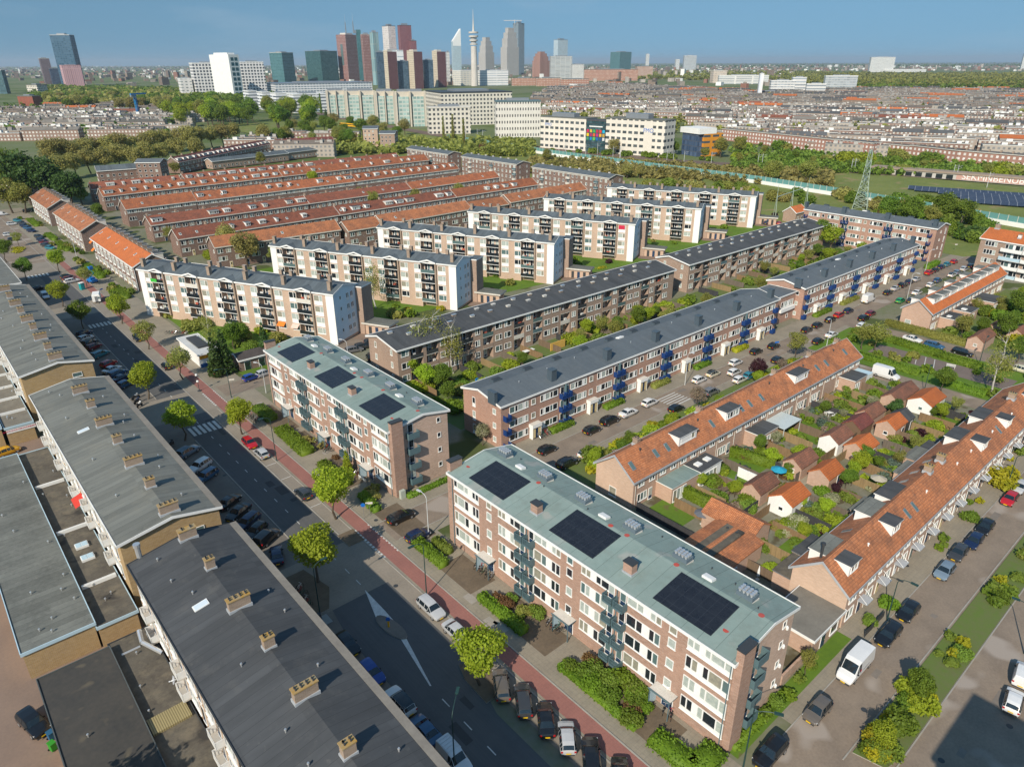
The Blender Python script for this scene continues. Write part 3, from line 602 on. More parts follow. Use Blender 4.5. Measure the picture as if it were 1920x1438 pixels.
def awn(b,x,z,w,m):
    q=MB(); q.poly([(x,-.03,z),(x+w,-.03,z),(x+w,-1.1,z-.85),(x,-1.1,z-.85)]); q.poly([(x,-.03,z-.02),(x,-1.1,z-.87),(x+w,-1.1,z-.87),(x+w,-.03,z-.02)]); q.obj('awning',m,b.root)
awn(W[0],2.3+12.2*3+7.7,4.1,2.3,plain('orange_awning',(.8,.2,.02),.7)); awn(W[0],2.3+12.2*4,4.1,2.1,plain('pink_awning',(.75,.5,.42),.7))
W[3].box('window_blind',[plain('red_blind',(.55,.02,.06),.6)],58.8,-.12,11.2,61.0,-.095,12.6)
W[0].box('balcony_screen',[plain('green_screen',(.05,.42,.05),.6)],4.7,-.62,10.4,6.9,-.56,11.3)
# ================================================================== orange roofed terraces along the upper main road (O)
for lab,y0,L in (('nearest orange roofed terrace of the main road, right beside the white flats',291.2,53),('middle orange roofed terrace of the three along the main road',354.6,47.6),('farthest orange roofed terrace of the three along the main road',407.5,39)):
    b=B('terrace',lab,'terraced houses','orange roofed terraces along the upper main road',51.9,y0,rad(-90),L,10.6,7.8,.55,3.0,.45,B_D,TILE_V if y0<300 else TILE_O,trim=MATS['white_paint'] if y0<300 else OFFW)
    n=int(L/5.3)
    for k in range(n):
        x=.6+L/n*k
        for z in (1.1,4.0,6.0): b.win('F',x,z,'g.9 g.9 g1.2' if z<5 else 'g.9 g.9 g.9',1.5,frame=WHITE,span=.3 if z<5 else 0.0); 
        b.door('F',x+3.6,.05,1.0,2.2,CREAM if k%3 else NAVY); b.box('pilaster',[WHITE],x+4.72,-.12,0,x+4.9,-.01,7.7)
        b.chimney(x+.4,6.6,.8,1.3,1.0,B_CH,B_CH,2)
        b.dormer(x+3.2,9.3,2.6,2.6,1.9,None,side=OFFW,back=True)
    b.win('R',6.6,4.4,'g1.1',1.2)
    for k in range(0,n,2): b.rooflight(2.2+L/n*k,3.2,.8,1.1)
    if y0<300:
        for x,z in ((-.1,5.2),(.1,2.4)): awn(b,x,z+2,2.2,MATS['orange_awning'])
# ================================================================== salmon row houses (R)
R1=B('row_houses','middle salmon brick row of orange tiled houses, backing onto the shed gardens','row houses','salmon brick rows of orange tiled houses',76.2,58.6,0,77.6,7.9,5.1,.5,3.0,.35,B_R,TILE_O,trim=MATS['lead_flashing'])
xs=[.9+77.6/14*k for k in range(14)]
for k,x in enumerate(xs):
    R1.win('F',x+.2,3.55,'g.75 g.75',1.2); R1.win('F',x+3.0,3.55,'g.7 g.7',1.2)
    if k not in (2,3,5,6,7,11): R1.win('F',x+.2,.75,'g.8 g.8 g.8',1.5); R1.win('F',x+3.0,.1,'d.95',2.15,name='garden_door')
    MB().tube((x-.5,-.12,0),(x-.5,-.12,5.2),.05,.05,6).obj('downpipe',OFFW,R1.root)
R1.win('L',3.4,.5,'g1.5',1.7)
for x,w in ((15.2,5.0),(28.7,4.3),(53.3,5.0)): R1.dormer(x,1.1,w,2.6,1.7,'g.8 g1.0 g.8 g1.0' if w<5 else 'p1.6 p1.2 g1.0')
for x in (6.2,23.6,49,63.2,75.3): R1.chimney(x,4.9,.85,1.0,.9,B_CH,B_CH,2)
for x in (1.4,7.4,10.4,23.1,32.4,35.3,39.3,60.8,64.7,73.4): R1.rooflight(x,1.7 if x<70 else 1.9,.85,1.2,GLM,METAL)
for x in (4.8,20.5,30,44,57,70): R1.pipe(x,3.0,.12,.35,DKMET)
def ext(b,x0,w,d,h,wall,roofm,spec,lights=0):
    r=MB().box(x0,-d,0,x0+w,-.005,h,0).obj('extension',wall,b.root); MB().box(x0-.12,-d-.15,h+.002,x0+w+.12,-.01,h+.16,1,0).obj('flat_roof',[roofm,WHITE],r)
    if spec: inst('window',winmesh(spec,2.2,var=R.randrange(5)),r,(x0+.4,-d,.1))
    for i in range(lights): MB().box(x0+1+2.6*i,-d*.65,h+.165,x0+2.2+2.6*i,-d*.35,h+.42).obj('rooflight',WHITE,r)
ext(R1,5.8,7.2,3.2,2.8,B_R,MATS['sage_roof_felt'],'g1.0 g1.0 p.6 d.9'); ext(R1,13.2,6.0,3.4,2.9,WHITE,FELT_D,'g1.0 g1.2 g1.2 g1.0',2); ext(R1,31.8,6.0,3.3,2.9,B_R,FELT_D,'g1.0 g1.0 g1.0 g1.0'); ext(R1,68.5,5.5,3.5,2.9,B_R,FELT_D,'g1.0 g1.0')
MB().box(38.2,-4.4,2.5,44.5,-.1,2.6).box(38.3,-4.3,0,38.42,-4.2,2.5).box(44.3,-4.3,0,44.42,-4.2,2.5).obj('terrace_canopy',plain('pale_sheet',(.52,.58,.58),.4),R1.root)
MB().prism([(74,-3.4),(77.4,-3.4),(77.4,-.02),(74,-.02)],0,2.5,0,1).obj('conservatory',[WHITE,PINKB],R1.root)
gw=MB(); gw.poly([(-.012,7.9,0),(-.012,0,0),(-.012,0,5.1),(-.012,3.95,8.06),(-.012,7.9,5.1)]); gw.obj('gable_wall',brick('pale_salmon_brick',(.60,.43,.32),(.51,.35,.25)),R1.root)
R2=B('row_houses','nearest salmon brick row of orange tiled houses, fronting the brick street','row houses','salmon brick rows of orange tiled houses',75.8,24.3,0,82,7.3,5.2,.5,2.9,.35,B_R,TILE_O,trim=MATS['lead_flashing'])
xs=[.6+82/15*k for k in range(15)]
for k,x in enumerate(xs):
    R2.win('F',x+.1,3.4,'g1.1 g.8',1.35); R2.win('F',x+3.1,3.5,'g.8',1.1); R2.win('F',x+.1,.65,'g1.0 g1.0',1.6)
    R2.door('F',x+3.3,.05,1.0,2.15,(NAVY,CREAM,WHITE,GLM)[k%4])
    c=MB(); c.box(-.9,-1.3,2.35,.9,-.02,2.45,0); c.tube((-.8,-1.2,2.45),(-.8,-.05,3.3),.035,.035,5,1); c.tube((.8,-1.2,2.45),(.8,-.05,3.3),.035,.035,5,1); c.obj('door_canopy',[MATS['lead_flashing'],WHITE],R2.root,(x+3.8,0,0))
    if k%2: MB().tube((x-.3,-.12,0),(x-.3,-.12,5.2),.06,.06,6).obj('downpipe',OFFW,R2.root)
    R2.win('B',x+1,3.5,'g.9 g.9',1.2)
gw=MB(); gw.poly([(-.012,7.3,0),(-.012,0,0),(-.012,0,5.2),(-.012,3.65,8.06),(-.012,7.3,5.2)]); gw.obj('gable_wall',MATS['pale_salmon_brick'],R2.root)
R2.win('L',1.4,.6,'g1.6',1.6)
for x in (3.2,15.7,50,62.2,76.5): R2.dormer(x,1.15,2.7,2.4,1.6,'g.9 g.9')
for x,w in ((4.1,4.6),(16.9,4.6),(23.4,5.2),(49.5,5.0),(60.8,5.2)): R2.dormer(x,6.4,w,2.4,1.7,'g1.0 g1.0 g1.0',roofm=FELT_F if w<5 else FELT_D,back=True)
for x in (32.1,36.9,70.5): R2.chimney(x,3.6,.9,1.1,1.0,B_CH,MATS['lichen_coping'],3)
for x in (20.7,23.2,58.4,10.2): R2.rooflight(x,1.7 if x!=10.2 else 5.4,.7,1.2,GLM,METAL)
for x in (33,38,29): R2.rooflight(x,5.6,.9,1.1,GLC,METAL)
for x in (9,28,40,46,56,66): R2.pipe(x,2.0,.1,.3,WHITE)
mb=MB(); mb.tube((1.2,4.6,7.6),(1.2,4.6,9.6),.17,.17,8); mb.tube((1.2,4.6,9.6),(1.2,4.6,9.9),.28,.28,8); mb.obj('flue',DKMET,R2.roof)
def extb(b,x0,w,d,h,wall,roofm):
    r=MB().box(x0,b.D+.005,0,x0+w,b.D+d,h,0).obj('extension',wall,b.root); MB().box(x0-.12,b.D+.01,h+.002,x0+w+.12,b.D+d+.15,h+.16,1,0).obj('flat_roof',[roofm,METAL],r); inst('window',winmesh('g1.0 g1.0 d.9',2.1,var=R.randrange(5)),r,(x0+w-.5,b.D+d,.1),rad(180))
for x,w,d,m in ((.3,5.2,2.6,FELT_B),(6.0,5.6,3.0,FELT_D),(22,5,2.4,FELT_F),(38,5.4,2.6,FELT_F),(44.5,5.2,3.6,FELT_F),(50,5.4,3.0,FELT_D)): extb(R2,x,w,d,2.8,B_R,m)
ext_=B('garage_house','flat roofed brick garage between the nearest sage block and the salmon gable','garage',None,68.2,24.4,0,7.4,5.6,2.7,.5,0,.25,B_R,mat('tan_flat_roof',(.21,.195,.165),(.15,.14,.12),.9,.5,3))
ext_.win('F',4.6,.55,'g1.9',1.5); ext_.door('F',2.2,.05,1.1,2.1,NAVY)
R3=B('row_houses','far salmon brick row with a line of white boxed dormers','row houses','salmon brick rows of orange tiled houses',196.3,59.5,0,57.2,7.4,5.2,.5,2.8,.35,B_R,TILE_V,trim=MATS['lead_flashing'])
for k in range(10):
    x=.7+5.7*k; R3.win('F',x+.3,3.4,'g.8 g.8',1.2); R3.win('F',x+3.2,3.4,'g.7 g.7',1.2); R3.win('F',x+.3,.7,'g.9 g.9 g.9',1.5); R3.door('F',x+3.6,.05,1.0,2.1,CREAM)
    if k<9: R3.dormer(x+5.5,1.5,4.9,2.4,1.5,'g1.0 g1.0 g1.0 g1.0',roofm=FELT_F)
    if k%2==0: R3.dormer(x+3,6.3,4.2,2.4,1.5,'g1.0 g1.0',roofm=FELT_F,back=True)
R3.win('L',4.6,.8,'g1.5',1.5); ext(R3,6.5,6.5,3.4,2.9,B_R,FELT_D,None,1); ext(R3,16,6,4.2,2.9,B_R,FELT_D,'g1.0 g1.0 g1.0',1); ext(R3,30,8,5.6,3.0,B_R,FELT_D,'g1.0 g1.0 g1.0',0)
for x in (56,28): R3.chimney(x,4.2,.8,.9,.9,B_CH,B_CH,2)
R4=B('apartment_block','orange roofed block with open white balconies at the right picture edge','apartment block',None,270.2,73.2,rad(-95),60,11,11.4,.5,2.6,.35,B_M,TILE_V)
for z in (1.0,3.85,6.7,9.4):
    R4.win('F',1.6,z,'g.9 g.9 g.9 g.9',1.5)
    for x in (7.6,14,29,36): R4.win('F',x,z-.6,'d.9 g1.4 p.6 g1.4 d.9',2.1,name='balcony_door',glass='d'); balcony(R4,x-.8,z-.75,6.2,1.3,R.choice((WHITE,PINKB,WHITE)),1.0,WHITE)
    R4.win('F',22,z,'g1.2 g.8 g1.2',1.5)
R4.chimney(2,5.5,1.4,.9,1.2,B_CH,B_CH,2); R4.chimney(10,2.6,.9,.8,1.0,WHITE,B_CH,2)
# ================================================================== brown and orange terraces in the middle distance
def terrace(label,x0,y0,L,rz,D,ze,rh,wall,roof,bay=5.6,band=False,dorm='mix',group='red tiled terraces behind the white flats',chim=True,storeys=2,gab=WHITE,seed=1,rf=.5,trim=OFFW):
    rr=random.Random(seed); b=B('terrace',label,'terraced houses',group,x0,y0,rad(rz),L,D,ze,rf,rh,.35,wall,roof,trim=trim)
    n=max(1,int(L/bay)); w=L/n
    for k in range(n):
        x=w*k+.5
        if band: b.win('F',x-.3,ze-1.75,' '.join(['g%.2f'%((w-.4)/6)]*6),1.3)
        elif storeys>1: b.win('F',x,ze-2.2,'g1.0 g.8',1.4); b.win('F',x+2.9,ze-2.2,'g.8 g.8',1.4)
        b.win('F',x,ze-4.9 if ze>6 else .6,'g1.1 g1.1 g.8',1.5)
        if k<60 and ze<9: b.door('F',x+3.5,.05,1.0,2.1,rr.choice((NAVY,CREAM,WHITE,DKMET)))
        if dorm=='all' or (dorm=='mix' and rr.random()<.5):
            sp=rr.choice(('g.8 g.8 g.8','g.8 g.8','g.9 g.9 g.9 g.9','g.7')); t=sum(float(q[1:]) for q in sp.split())
            b.dormer(x+2.4,1.0 if not band else 1.8,t+.3,2.4,1.5,sp,roofm=rr.choice((FELT_D,OFFW,FELT_S)),side=rr.choice((WHITE,WHITE,OFFW)))
        if chim and k%2==0: b.chimney(w*k+.35 if k else .6,b.D*.5+.3,.6,1.2,.9,B_CH,B_CH,0,flash=False)
        if rr.random()<.22: b.rooflight(x+1,2.0,.8,1.0)
    b.win('L',2,ze-2.4,'g.9',1.2)
    return b
TS=[('T1 a',78,273.5,58,7.0,TILE_B,'mix',False),]
terrace('nearest brown tiled terrace behind the long orange roof, its left half',76.5,273.3,66,1.2,9.6,6.6,2.9,B_D,TILE_B,seed=3)
terrace('nearest brown tiled terrace behind the long orange roof, its middle part',143,274.8,62,1.2,9.6,6.6,2.9,B_D,TILE_B,seed=4)
terrace('nearest brown tiled terrace behind the long orange roof, its right end by the brown flats',205.5,276.2,54,1.2,9.6,6.6,2.9,B_D,TILE_M,seed=5)
terrace('second brown tiled terrace with thick chimneys, its left half',76.2,304.6,68,1.5,9.4,6.9,2.8,B_D,TILE_B,seed=6)
terrace('second brown tiled terrace with thick chimneys, its middle part',144.8,306.4,56,1.5,9.4,6.9,2.8,B_D,TILE_B,seed=7,dorm='none')
terrace('second brown tiled terrace with thick chimneys, its right end',201.2,307.9,59,1.5,9.4,6.9,2.8,B_D,TILE_M,seed=8,dorm='none')
terrace('orange tiled terrace with a white window band, its short stepped left end',77.2,343.4,30,1.8,10,7.6,3.4,B_D,TILE_M,seed=9,band=True,dorm='none')
terrace('orange tiled terrace with a long white window band, its middle part',107.5,344.4,84,1.8,10,7.4,3.2,B_D,TILE_M,seed=10,band=True)
terrace('orange tiled terrace with a long white window band, its right end',192,347,70,1.8,10,7.4,3.2,B_D,TILE_M,seed=11,band=True,dorm='all')
terrace('red tiled terrace with a dormer on every house, its left half',79,389,92,2.2,9.6,7.2,3.2,B_D,TILE_M,seed=12,dorm='all')
terrace('red tiled terrace with a dormer on every house, its right half',171.5,392.6,102,2.2,9.6,7.2,3.2,B_D,TILE_M,seed=13)
terrace('far red terrace with white boxed dormers, its short left end',80.5,418.6,43,-4,9.6,6.8,2.8,B_D,TILE_B,seed=14)
terrace('far red terrace with white boxed dormers, its middle part',126.9,418.6,72,1.2,9.6,6.8,2.8,B_D,TILE_B,seed=15,dorm='all')
terrace('far red terrace with white boxed dormers, its right end',199.5,420.2,68,1.2,9.6,6.8,2.8,B_D,TILE_B,seed=16)
terrace('dark red terrace with a zigzag of repeated dormers',149.3,500,56,36.5,9.6,6.8,3.2,B_D,TILE_R,seed=17,dorm='all')
terrace('dark red terrace continuing the zigzag dormers to the bend',194.8,534,58,36.5,9.6,6.8,3.2,B_D,TILE_R,seed=18,dorm='all')
terrace('white fronted terrace with solar roofs after the bend',243,560,46,-10,9.6,7,3.2,WHITE,TILE_R,seed=19,dorm='none')
terrace('near long orange roofed row behind the second white flats, left piece',80.5,247.5,46,-4,9.2,7.6,2.8,B_D,TILE_O,seed=20,dorm='none',chim=False,group='orange roofed rows behind the white flats')
terrace('orange roofed row behind the third white flats, stepped short piece',128.5,241.5,14,0,9.2,7.2,2.8,B_D,TILE_O,seed=21,dorm='none',chim=False,group='orange roofed rows behind the white flats')
terrace('orange roofed row behind the third and fourth white flats, long middle piece',143.2,240.5,45,2.5,9.2,7.8,2.8,B_D,TILE_O,seed=22,dorm='none',chim=False,group='orange roofed rows behind the white flats')
terrace('orange roofed row behind the fourth white flats, low link piece',189,243.5,21,1,9,7.0,2.6,B_D,TILE_O,seed=23,dorm='none',chim=False,group='orange roofed rows behind the white flats')
terrace('orange roofed row behind the fifth white flats, right end piece',211,243,50.6,1.4,9.2,7.8,2.8,B_D,TILE_O,seed=24,dorm='none',chim=False,group='orange roofed rows behind the white flats')
def brown_flat(label,x0,y0,L,seed,rz=-90,D=10.5,ze=12,group='brown brick flats by the railway'):
    rr=random.Random(seed); b=B('flats',label,'flats',group,x0,y0,rad(rz),L,D,ze,.45,1.4,.4,B_D,FELT_W,trim=OFFW)
    n=int(L/3.3)
    for f in range(int(ze/2.9)):
        z=1.2+2.85*f
        for k in range(n):
            x=.6+L/n*k
            if k%6==2: inst('balcony_door',winmesh('g.9 d.9',2.2,var=rr.randrange(5)),b.root,(x,0,z-.7)); balcony(b,x-.2,z-.8,2.6,1.0,OFFW if rr.random()<.6 else SLATE,1.0,WHITE)
            elif b.n<95: b.win('F',x,z,rr.choice(('g.7 g.7','g.9','g.7 g.7')),1.45)
        b.win('R',2.2,z,'g.8',1.3)
        b.win('R',7.6,z,'g.8',1.3)
    b.box('cornice',[OFFW],-.02,-.1,ze-.75,L+.02,-.005,ze-.05)
    for k in range(int(L/7)): b.chimney(3+7*k,5.6,1.1,.6,.45,OFFW,OFFW,0,flash=False)
    return b
brown_flat('brown flats at the right end of the dark roofed trio nearest the white flats',275.4,299,57,31)
brown_flat('brown flats in the middle of the dark roofed trio by the railway',276.4,364.7,51.5,32)
brown_flat('brown flats at the far left end of the dark roofed trio',276.4,426,47,33)
def smallflat(label,px,py,w,d,h,rz,wall,roof,rh=1.6,group=None):
    x,y=G(px,py); b=B('flats',label,'flats',group,x,y,rad(rz),w,d,h,.5,rh,.4,wall,roof)
    for f in range(int(h/2.9)):
        for x in np.arange(1.2,w-1.5,3.2): b.win('F',x,1.1+2.85*f,'g1.3',1.4)
        for x in np.arange(1.6,d-1.5,3.4): b.win('R',x,1.1+2.85*f,'g1.3',1.4); b.win('L',x,1.1+2.85*f,'g1.3',1.4)
    return b
smallflat('red brown four storey flats with twelve white windows, left of the terraces',262,345,14,11,12,-38,B_D,FELT_S)
smallflat('low brown flats with white verges beside the plane trees',188,346,24,10,7.5,-8,B_D,FELT_W,2.4)
smallflat('salmon end flats with balconies near the yellow tram',683,278,12,22,15,-35,B_W,FELT_S)
smallflat('brown end flats with white balconies right of the tram line',714,283,12,20,13,-40,B_M,FELT_S)
smallflat('long low dark roofed school row behind the red terraces',517,303,52,9,5,12,B_M,FELT_W,1.6)
smallflat('low dark roofed row among the olive trees behind the red terraces',400,318,60,9,5,10,B_M,FELT_W,1.6)
smallflat('white club house with big windows by the tram line',566,277,22,10,6,5,WHITE,FELT_F,.3)
smallflat('orange roofed house pair at the left picture edge beside the big dark trees',0,375,18,12,8,-60,B_D,TILE_O,4)
# transformer house with orange roof and the portal
tb=B('transformer_house','little brick hut with bright orange roof beside the pylon portal','hut',None,*G(1490,418),0,9,6,4.2,.5,2.2,.3,B_M,TILE_V); tb.win('F',1.5,1.2,'g1.2',1.2); tb.door('F',5,.05,1.2,2.2,NAVY)
# ================================================================== sheds
SH=[('white plastered shed with orange tiles and a white gable',94.9,42.3,5.4,4.0,2.5,90,WHITE,TILE_V),('brown tiled shed behind the black garden fence',94.6,47.2,5.6,3.4,2.3,90,B_R,TILE_S),('brown tiled shed with a blue parasol at its gable',106.9,46.9,5.6,3.4,2.3,90,B_R,TILE_S),
('orange tiled shed with a grey lean-to',106.7,42.2,5.0,3.6,2.3,90,B_R,TILE_V),('orange tiled shed with a pale ridge seam',119.8,42.3,5.2,3.8,2.4,90,B_R,TILE_V),('brown tiled shed with white gable above the hedge',119.5,46.8,5.6,3.6,2.4,90,WHITE,TILE_S),('shed overgrown with ivy under orange tiles',132.1,42.2,5.0,3.6,2.6,90,B_R,TILE_V),('maroon sheet roofed wooden shed',127.6,46.6,5.0,3.6,2.4,90,plain('brown_boards',(.16,.10,.06),.8),TILE_R),
('brown tiled shed next to the maroon roofed one',133.8,47.0,5.6,3.4,2.5,90,B_R,TILE_S),('longest brown tiled shed, with a white ladder at its gable',147,46.8,9.5,3.6,2.5,90,B_R,TILE_S),('low orange shed with pale blue felt strips by the brick lane',148.8,42.2,7,4.6,2.4,90,WHITE,TILE_V),
('small dark hut between two orange sheds',136.2,42.2,3.6,3.6,2.4,90,DKMET,FELT_D),('orange tiled shed behind the far salmon row hedge',196.2,47.3,8.5,3.6,2.4,90,B_R,TILE_S),('round topped brown shed at the right edge gardens',209.8,47.0,6,3.6,2.4,90,B_R,TILE_S),('small brick shed with a blue tarp',207,42.3,4.4,4,2.3,90,B_R,TILE_S)]
for i,(lab,x,y,L,D,h,rz,wl,rf) in enumerate(SH):
    # ridge runs along the street axis
    b=B('garden_shed',lab,'shed','tiled sheds along the garden path',x-L/2,y-D/2,0,L,D,h,.5,1.25,.15,wl,rf,edge=False)
    b.door('F' if y<44 else 'B',L*.6,.02,.9,1.95,(NAVY,GLM,DKMET)[i%3]); 
    if i%2==0: b.win('L',D*.35,1.0,'g.8',.7)
for lab,x0,y0,x1,y1,h,m,rh in (('long narrow orange tiled outbuilding tight behind the nearest sage block',64.0,36.2,67.5,53.5,2.5,TILE_O,1.1),('small orange gabled outbuilding by the wooden fence',80.6,40.0,85.2,48.6,2.7,TILE_O,1.3)):
    b=B('outbuilding',lab,'outbuilding','orange outbuildings behind the nearest sage block',x0,y1,rad(-90),y1-y0,x1-x0,h,.5,rh,.15,B_R,m,edge=False); b.win('B',3,1.0,'g.8',.8); b.door('B',1,.02,1,2,DKMET)
b=B('outbuilding','wide orange outbuilding with a dark flat centre and four roof vents','outbuilding','orange outbuildings behind the nearest sage block',67.9,38.4,0,12.6,7.6,2.6,.5,1.0,.15,B_R,TILE_O,edge=False)
MB().box(1.5,2.4,3.35,11.6,5.3,3.72).obj('flat_roof',FELT_B,b.roof)
for x in (2.5,10.6):
    for y in (3.1,4.6): MB().lathe([(.2,3.72),(.2,3.9),(.03,3.95)],8,0,(x,y)).obj('roof_vent',DKMET,b.roof)
b.win('F',5,.8,'g1.2',1.2); b.win('R',3,.8,'g1',1.0)
# school / playground pavilion in the trees
tb=B('kiosk','white kiosk with an orange, white and blue painted end beside the playground','kiosk',None,44.9,177.0,rad(-90),14.2,4.4,3.2,.5,0,.35,WHITE,mat('white_roof',(.62,.62,.60),(.45,.46,.45),.7),trim=WHITE)
MB().box(14.205,.0,2.1,14.26,4.4,3.2,0).box(14.205,0,1.0,14.26,4.4,2.098,1).box(14.205,0,.02,14.26,4.4,.998,2).obj('painted_end',[plain('kiosk_orange',(.75,.33,.01),.6),WHITE,plain('kiosk_blue',(.01,.09,.30),.6)],tb.root)
MB().box(2,1.2,3.5,10.5,3.6,3.9).obj('roof_unit',DKMET,tb.roof)
sb=B('substation','small brick substation with two dark green doors under the dark trees','substation',None,*G(452,697),0,7.2,4.6,2.7,.5,1.0,.3,B_D,mat('grey_brown_slates',(.085,.072,.066),(.05,.043,.04),.85,.3,2))
for x in (1.0,4.4): sb.door('F',x,.05,1.5,2.1,plain('dark_green_paint',(.012,.035,.02),.6))
# ================================================================== ground
def pav(name,c,c2,s1=.35,s2=2.5,**k): return mat(name,c,c2,.9,s1,s2,.2,**k)
ASPH=pav('asphalt',(.12,.12,.12),(.09,.091,.092),.12,2,stretch=(2.5,.06,1),stain=((.35,.5,.7,.4,(.075,.076,.078)),(2.5,.62,.7,.35,(.16,.155,.15)))); ROADB=pav('brick_road',(.27,.215,.165),(.18,.145,.115),.3,3.5,spots=((.32,.275,.235),.12,.58)); PARKP=pav('parking_pavers',(.20,.18,.155),(.14,.125,.11),.3,3)
SLAB=pav('grey_slabs',(.30,.262,.20),(.215,.19,.15),.35,2.6,lines=(('X',.6,.05,(.13,.12,.105),.4),('Y',.6,.05,(.13,.12,.105),.4))); PALE=pav('pale_pavers',(.28,.245,.20),(.20,.175,.145),.2,3)
CYC=pav('red_cycle_tiles',(.31,.14,.115),(.235,.11,.095),.4,4,lines=(('X',.5,.04,(.14,.07,.06),.4),('Y',.5,.04,(.14,.07,.06),.4))); KERB=pav('kerb_stone',(.36,.34,.30),(.27,.25,.22)); MARK=pav('road_paint',(.66,.66,.63),(.45,.45,.43),1.5,6)
GRASS=pav('lawn_grass',(.12,.20,.022),(.08,.145,.018),.2,2.2,spots=((.12,.12,.04),.35,.64)); MEAD=pav('rough_grass',(.20,.22,.06),(.12,.155,.04),.05,.6,spots=((.24,.20,.09),.08,.6)); SOIL=pav('bare_soil',(.17,.13,.09),(.11,.085,.06),.5,3); YARD=pav('brown_yard_pavers',(.26,.185,.14),(.20,.145,.115),.2,3)
PATIO=pav('garden_paving',(.22,.205,.165),(.14,.145,.09),.3,2.2,spots=((.10,.085,.05),.25,.58)); CITYG=pav('city_ground',(.11,.155,.045),(.16,.165,.095),.004,.05,spots=((.09,.125,.035),.006,.5)); BALL=pav('rail_ballast',(.20,.145,.115),(.15,.11,.09),.2,2)
sheet('ground',rect(-26000,-3000,30000,26000),-.6,CITYG,'wide flat city ground running to the horizon')
sheet('neighbourhood_ground',rect(-120,-40,318,480),-.03,pav('neighbourhood_mix',(.22,.20,.16),(.13,.15,.07),.04,.9,spots=((.075,.095,.03),.06,.55)),'paved and planted ground between the blocks')
sheet('yard_paving',rect(-60,10,9.9,150),-.02,YARD,'brown paved service yard behind the shop annexes')
sheet('parking_paving',rect(22.4,20,31.7,430),-.012,PARKP,'dark paved parking strip in front of the shop blocks')
sheet('pavement',rect(39.7,15,49.6,430),-.012,SLAB,'grey slab pavement in front of the sage blocks')
sheet('parking_strip',rect(36.9,15,39.75,430),-.008,PALE,'pale paved parking strip between road and cycle path')
sheet('main_road',[(28.3,15),(35.0,15),(35.0,43),(37.6,52),(37.6,430),(31.7,430),(31.7,80),(31.5,74),(29.2,69.6),(28.3,64)],-.004,ASPH,'dark asphalt main road running to the upper left')
sheet('raised_junction',rect(26.5,69.5,40.3,81.5),.001,PALE,'pale paved raised junction by the side street'); sheet('raised_junction',rect(24,139,40.3,151.5),.001,PALE,'pale paved raised crossing by the middle shop block'); sheet('raised_junction',rect(23,224,40.3,236),.001,PALE,'pale paved raised crossing near the caravan')
sheet('raised_junction',rect(26,283,40.3,300),.001,PALE,'pale paved raised crossing by the far orange terraces')
sheet('main_road_far',rect(27,300,40,430),.0,ROADB,'brown brick upper end of the main road')
sheet('cycle_path',rect(40.3,15,42.4,300),.004,CYC,'red tiled cycle path beside the main road')
sheet('side_street',rect(43.5,76.6,292,82),-.004,ROADB,'brown brick side street with cobalt balcony blocks along it')
sheet('side_street',[(43.5,143.5),(72,143.5),(78,150),(92,152),(96,158),(70,158),(64,150),(43.5,150)],-.006,ROADB,'short brick street towards the white flats')
sheet('pavement',rect(43.5,82,290,86.8),-.009,SLAB,'slab pavement along the cobalt balcony blocks'); sheet('pavement',rect(43.5,74.6,196,76.6),-.009,SLAB,'narrow slab pavement along the front gardens of the salmon row')
sheet('brick_street',rect(46,11.2,240,20.9),-.004,ROADB,'brown brick street in front of the nearest salmon row'); sheet('brick_street',rect(44,2.5,240,11.2),-.006,ROADB,'brick street beyond the shrub median at the right edge')
sheet('pavement',rect(58,20.9,170,24.3),-.008,SLAB,'grey pavement along the nearest salmon row')
sheet('lane',rect(186,20.9,192,76.6),-.002,ROADB,'brick lane with the white, blue and black parked cars'); sheet('lane',rect(156.6,20.9,162.3,76.6),-.002,ROADB,'brick lane with the long white van beside the gardens')
sheet('lawn',rect(162.8,24,185.6,75),-.004,GRASS,'small green park between the two brick lanes'); sheet('park_path',rect(171.5,34,178.8,64),.0,pav('park_pavers',(.19,.15,.13),(.15,.12,.105)),'paved path with white play lines in the small park')
sheet('lawn',[(62,152),(100,163),(290,150),(290,238),(62,238),(58,200)],-.008,GRASS,'green lawns between the white ended flats'); sheet('lawn',rect(50.5,151,64,214),-.006,GRASS,'playground lawn in front of the nearest white flats')
for i in range(6):
    x,y=WP[i]; sheet('entrance_path',[(x+34,y-56),(x+39,y-66),(x+50,y-62),(x+44,y-48)],-.002,YARD,'brown paved forecourt by the bicycle store of white flats %s'%('nearest the road','second','third','fourth','fifth','last')[i])
sheet('garden_ground',rect(72,98,180,121.5),-.006,pav('garden_green',(.10,.16,.03),(.13,.14,.06),.15,1.2),'leafy back gardens between the grey and dark roofed blocks'); sheet('garden_ground',rect(180,98.5,265,121.5),-.004,MATS['garden_green'],'back gardens behind the far cobalt balcony block')
sheet('garden_ground',rect(61.5,24.5,156,58.4),-.01,PATIO,'paved and planted gardens between the two salmon rows'); sheet('garden_path',rect(76,43.9,156,45.2),.0,pav('path_concrete',(.33,.29,.22),(.25,.22,.17)),'narrow concrete garden path between the sheds')
sheet('front_gardens',rect(76,66.6,154,74.6),-.004,MATS['garden_green'],'front gardens of the middle salmon row'); sheet('front_gardens',rect(196,42,256,59),-.004,MATS['garden_green'],'gardens behind the far salmon row'); 
sheet('verge',rect(50,22.5,75,24.3),.0,GRASS,'grass verge under the right gable of the nearest sage block')
for y0,y1 in ((74,85),(60,67.5),(45.5,57),(28,42),(120,133),(109,118),(94,105)): sheet('flower_bed',rect(44.6,y0,49.0,y1),.002,SOIL,'bare planting bed in front of the sage blocks')
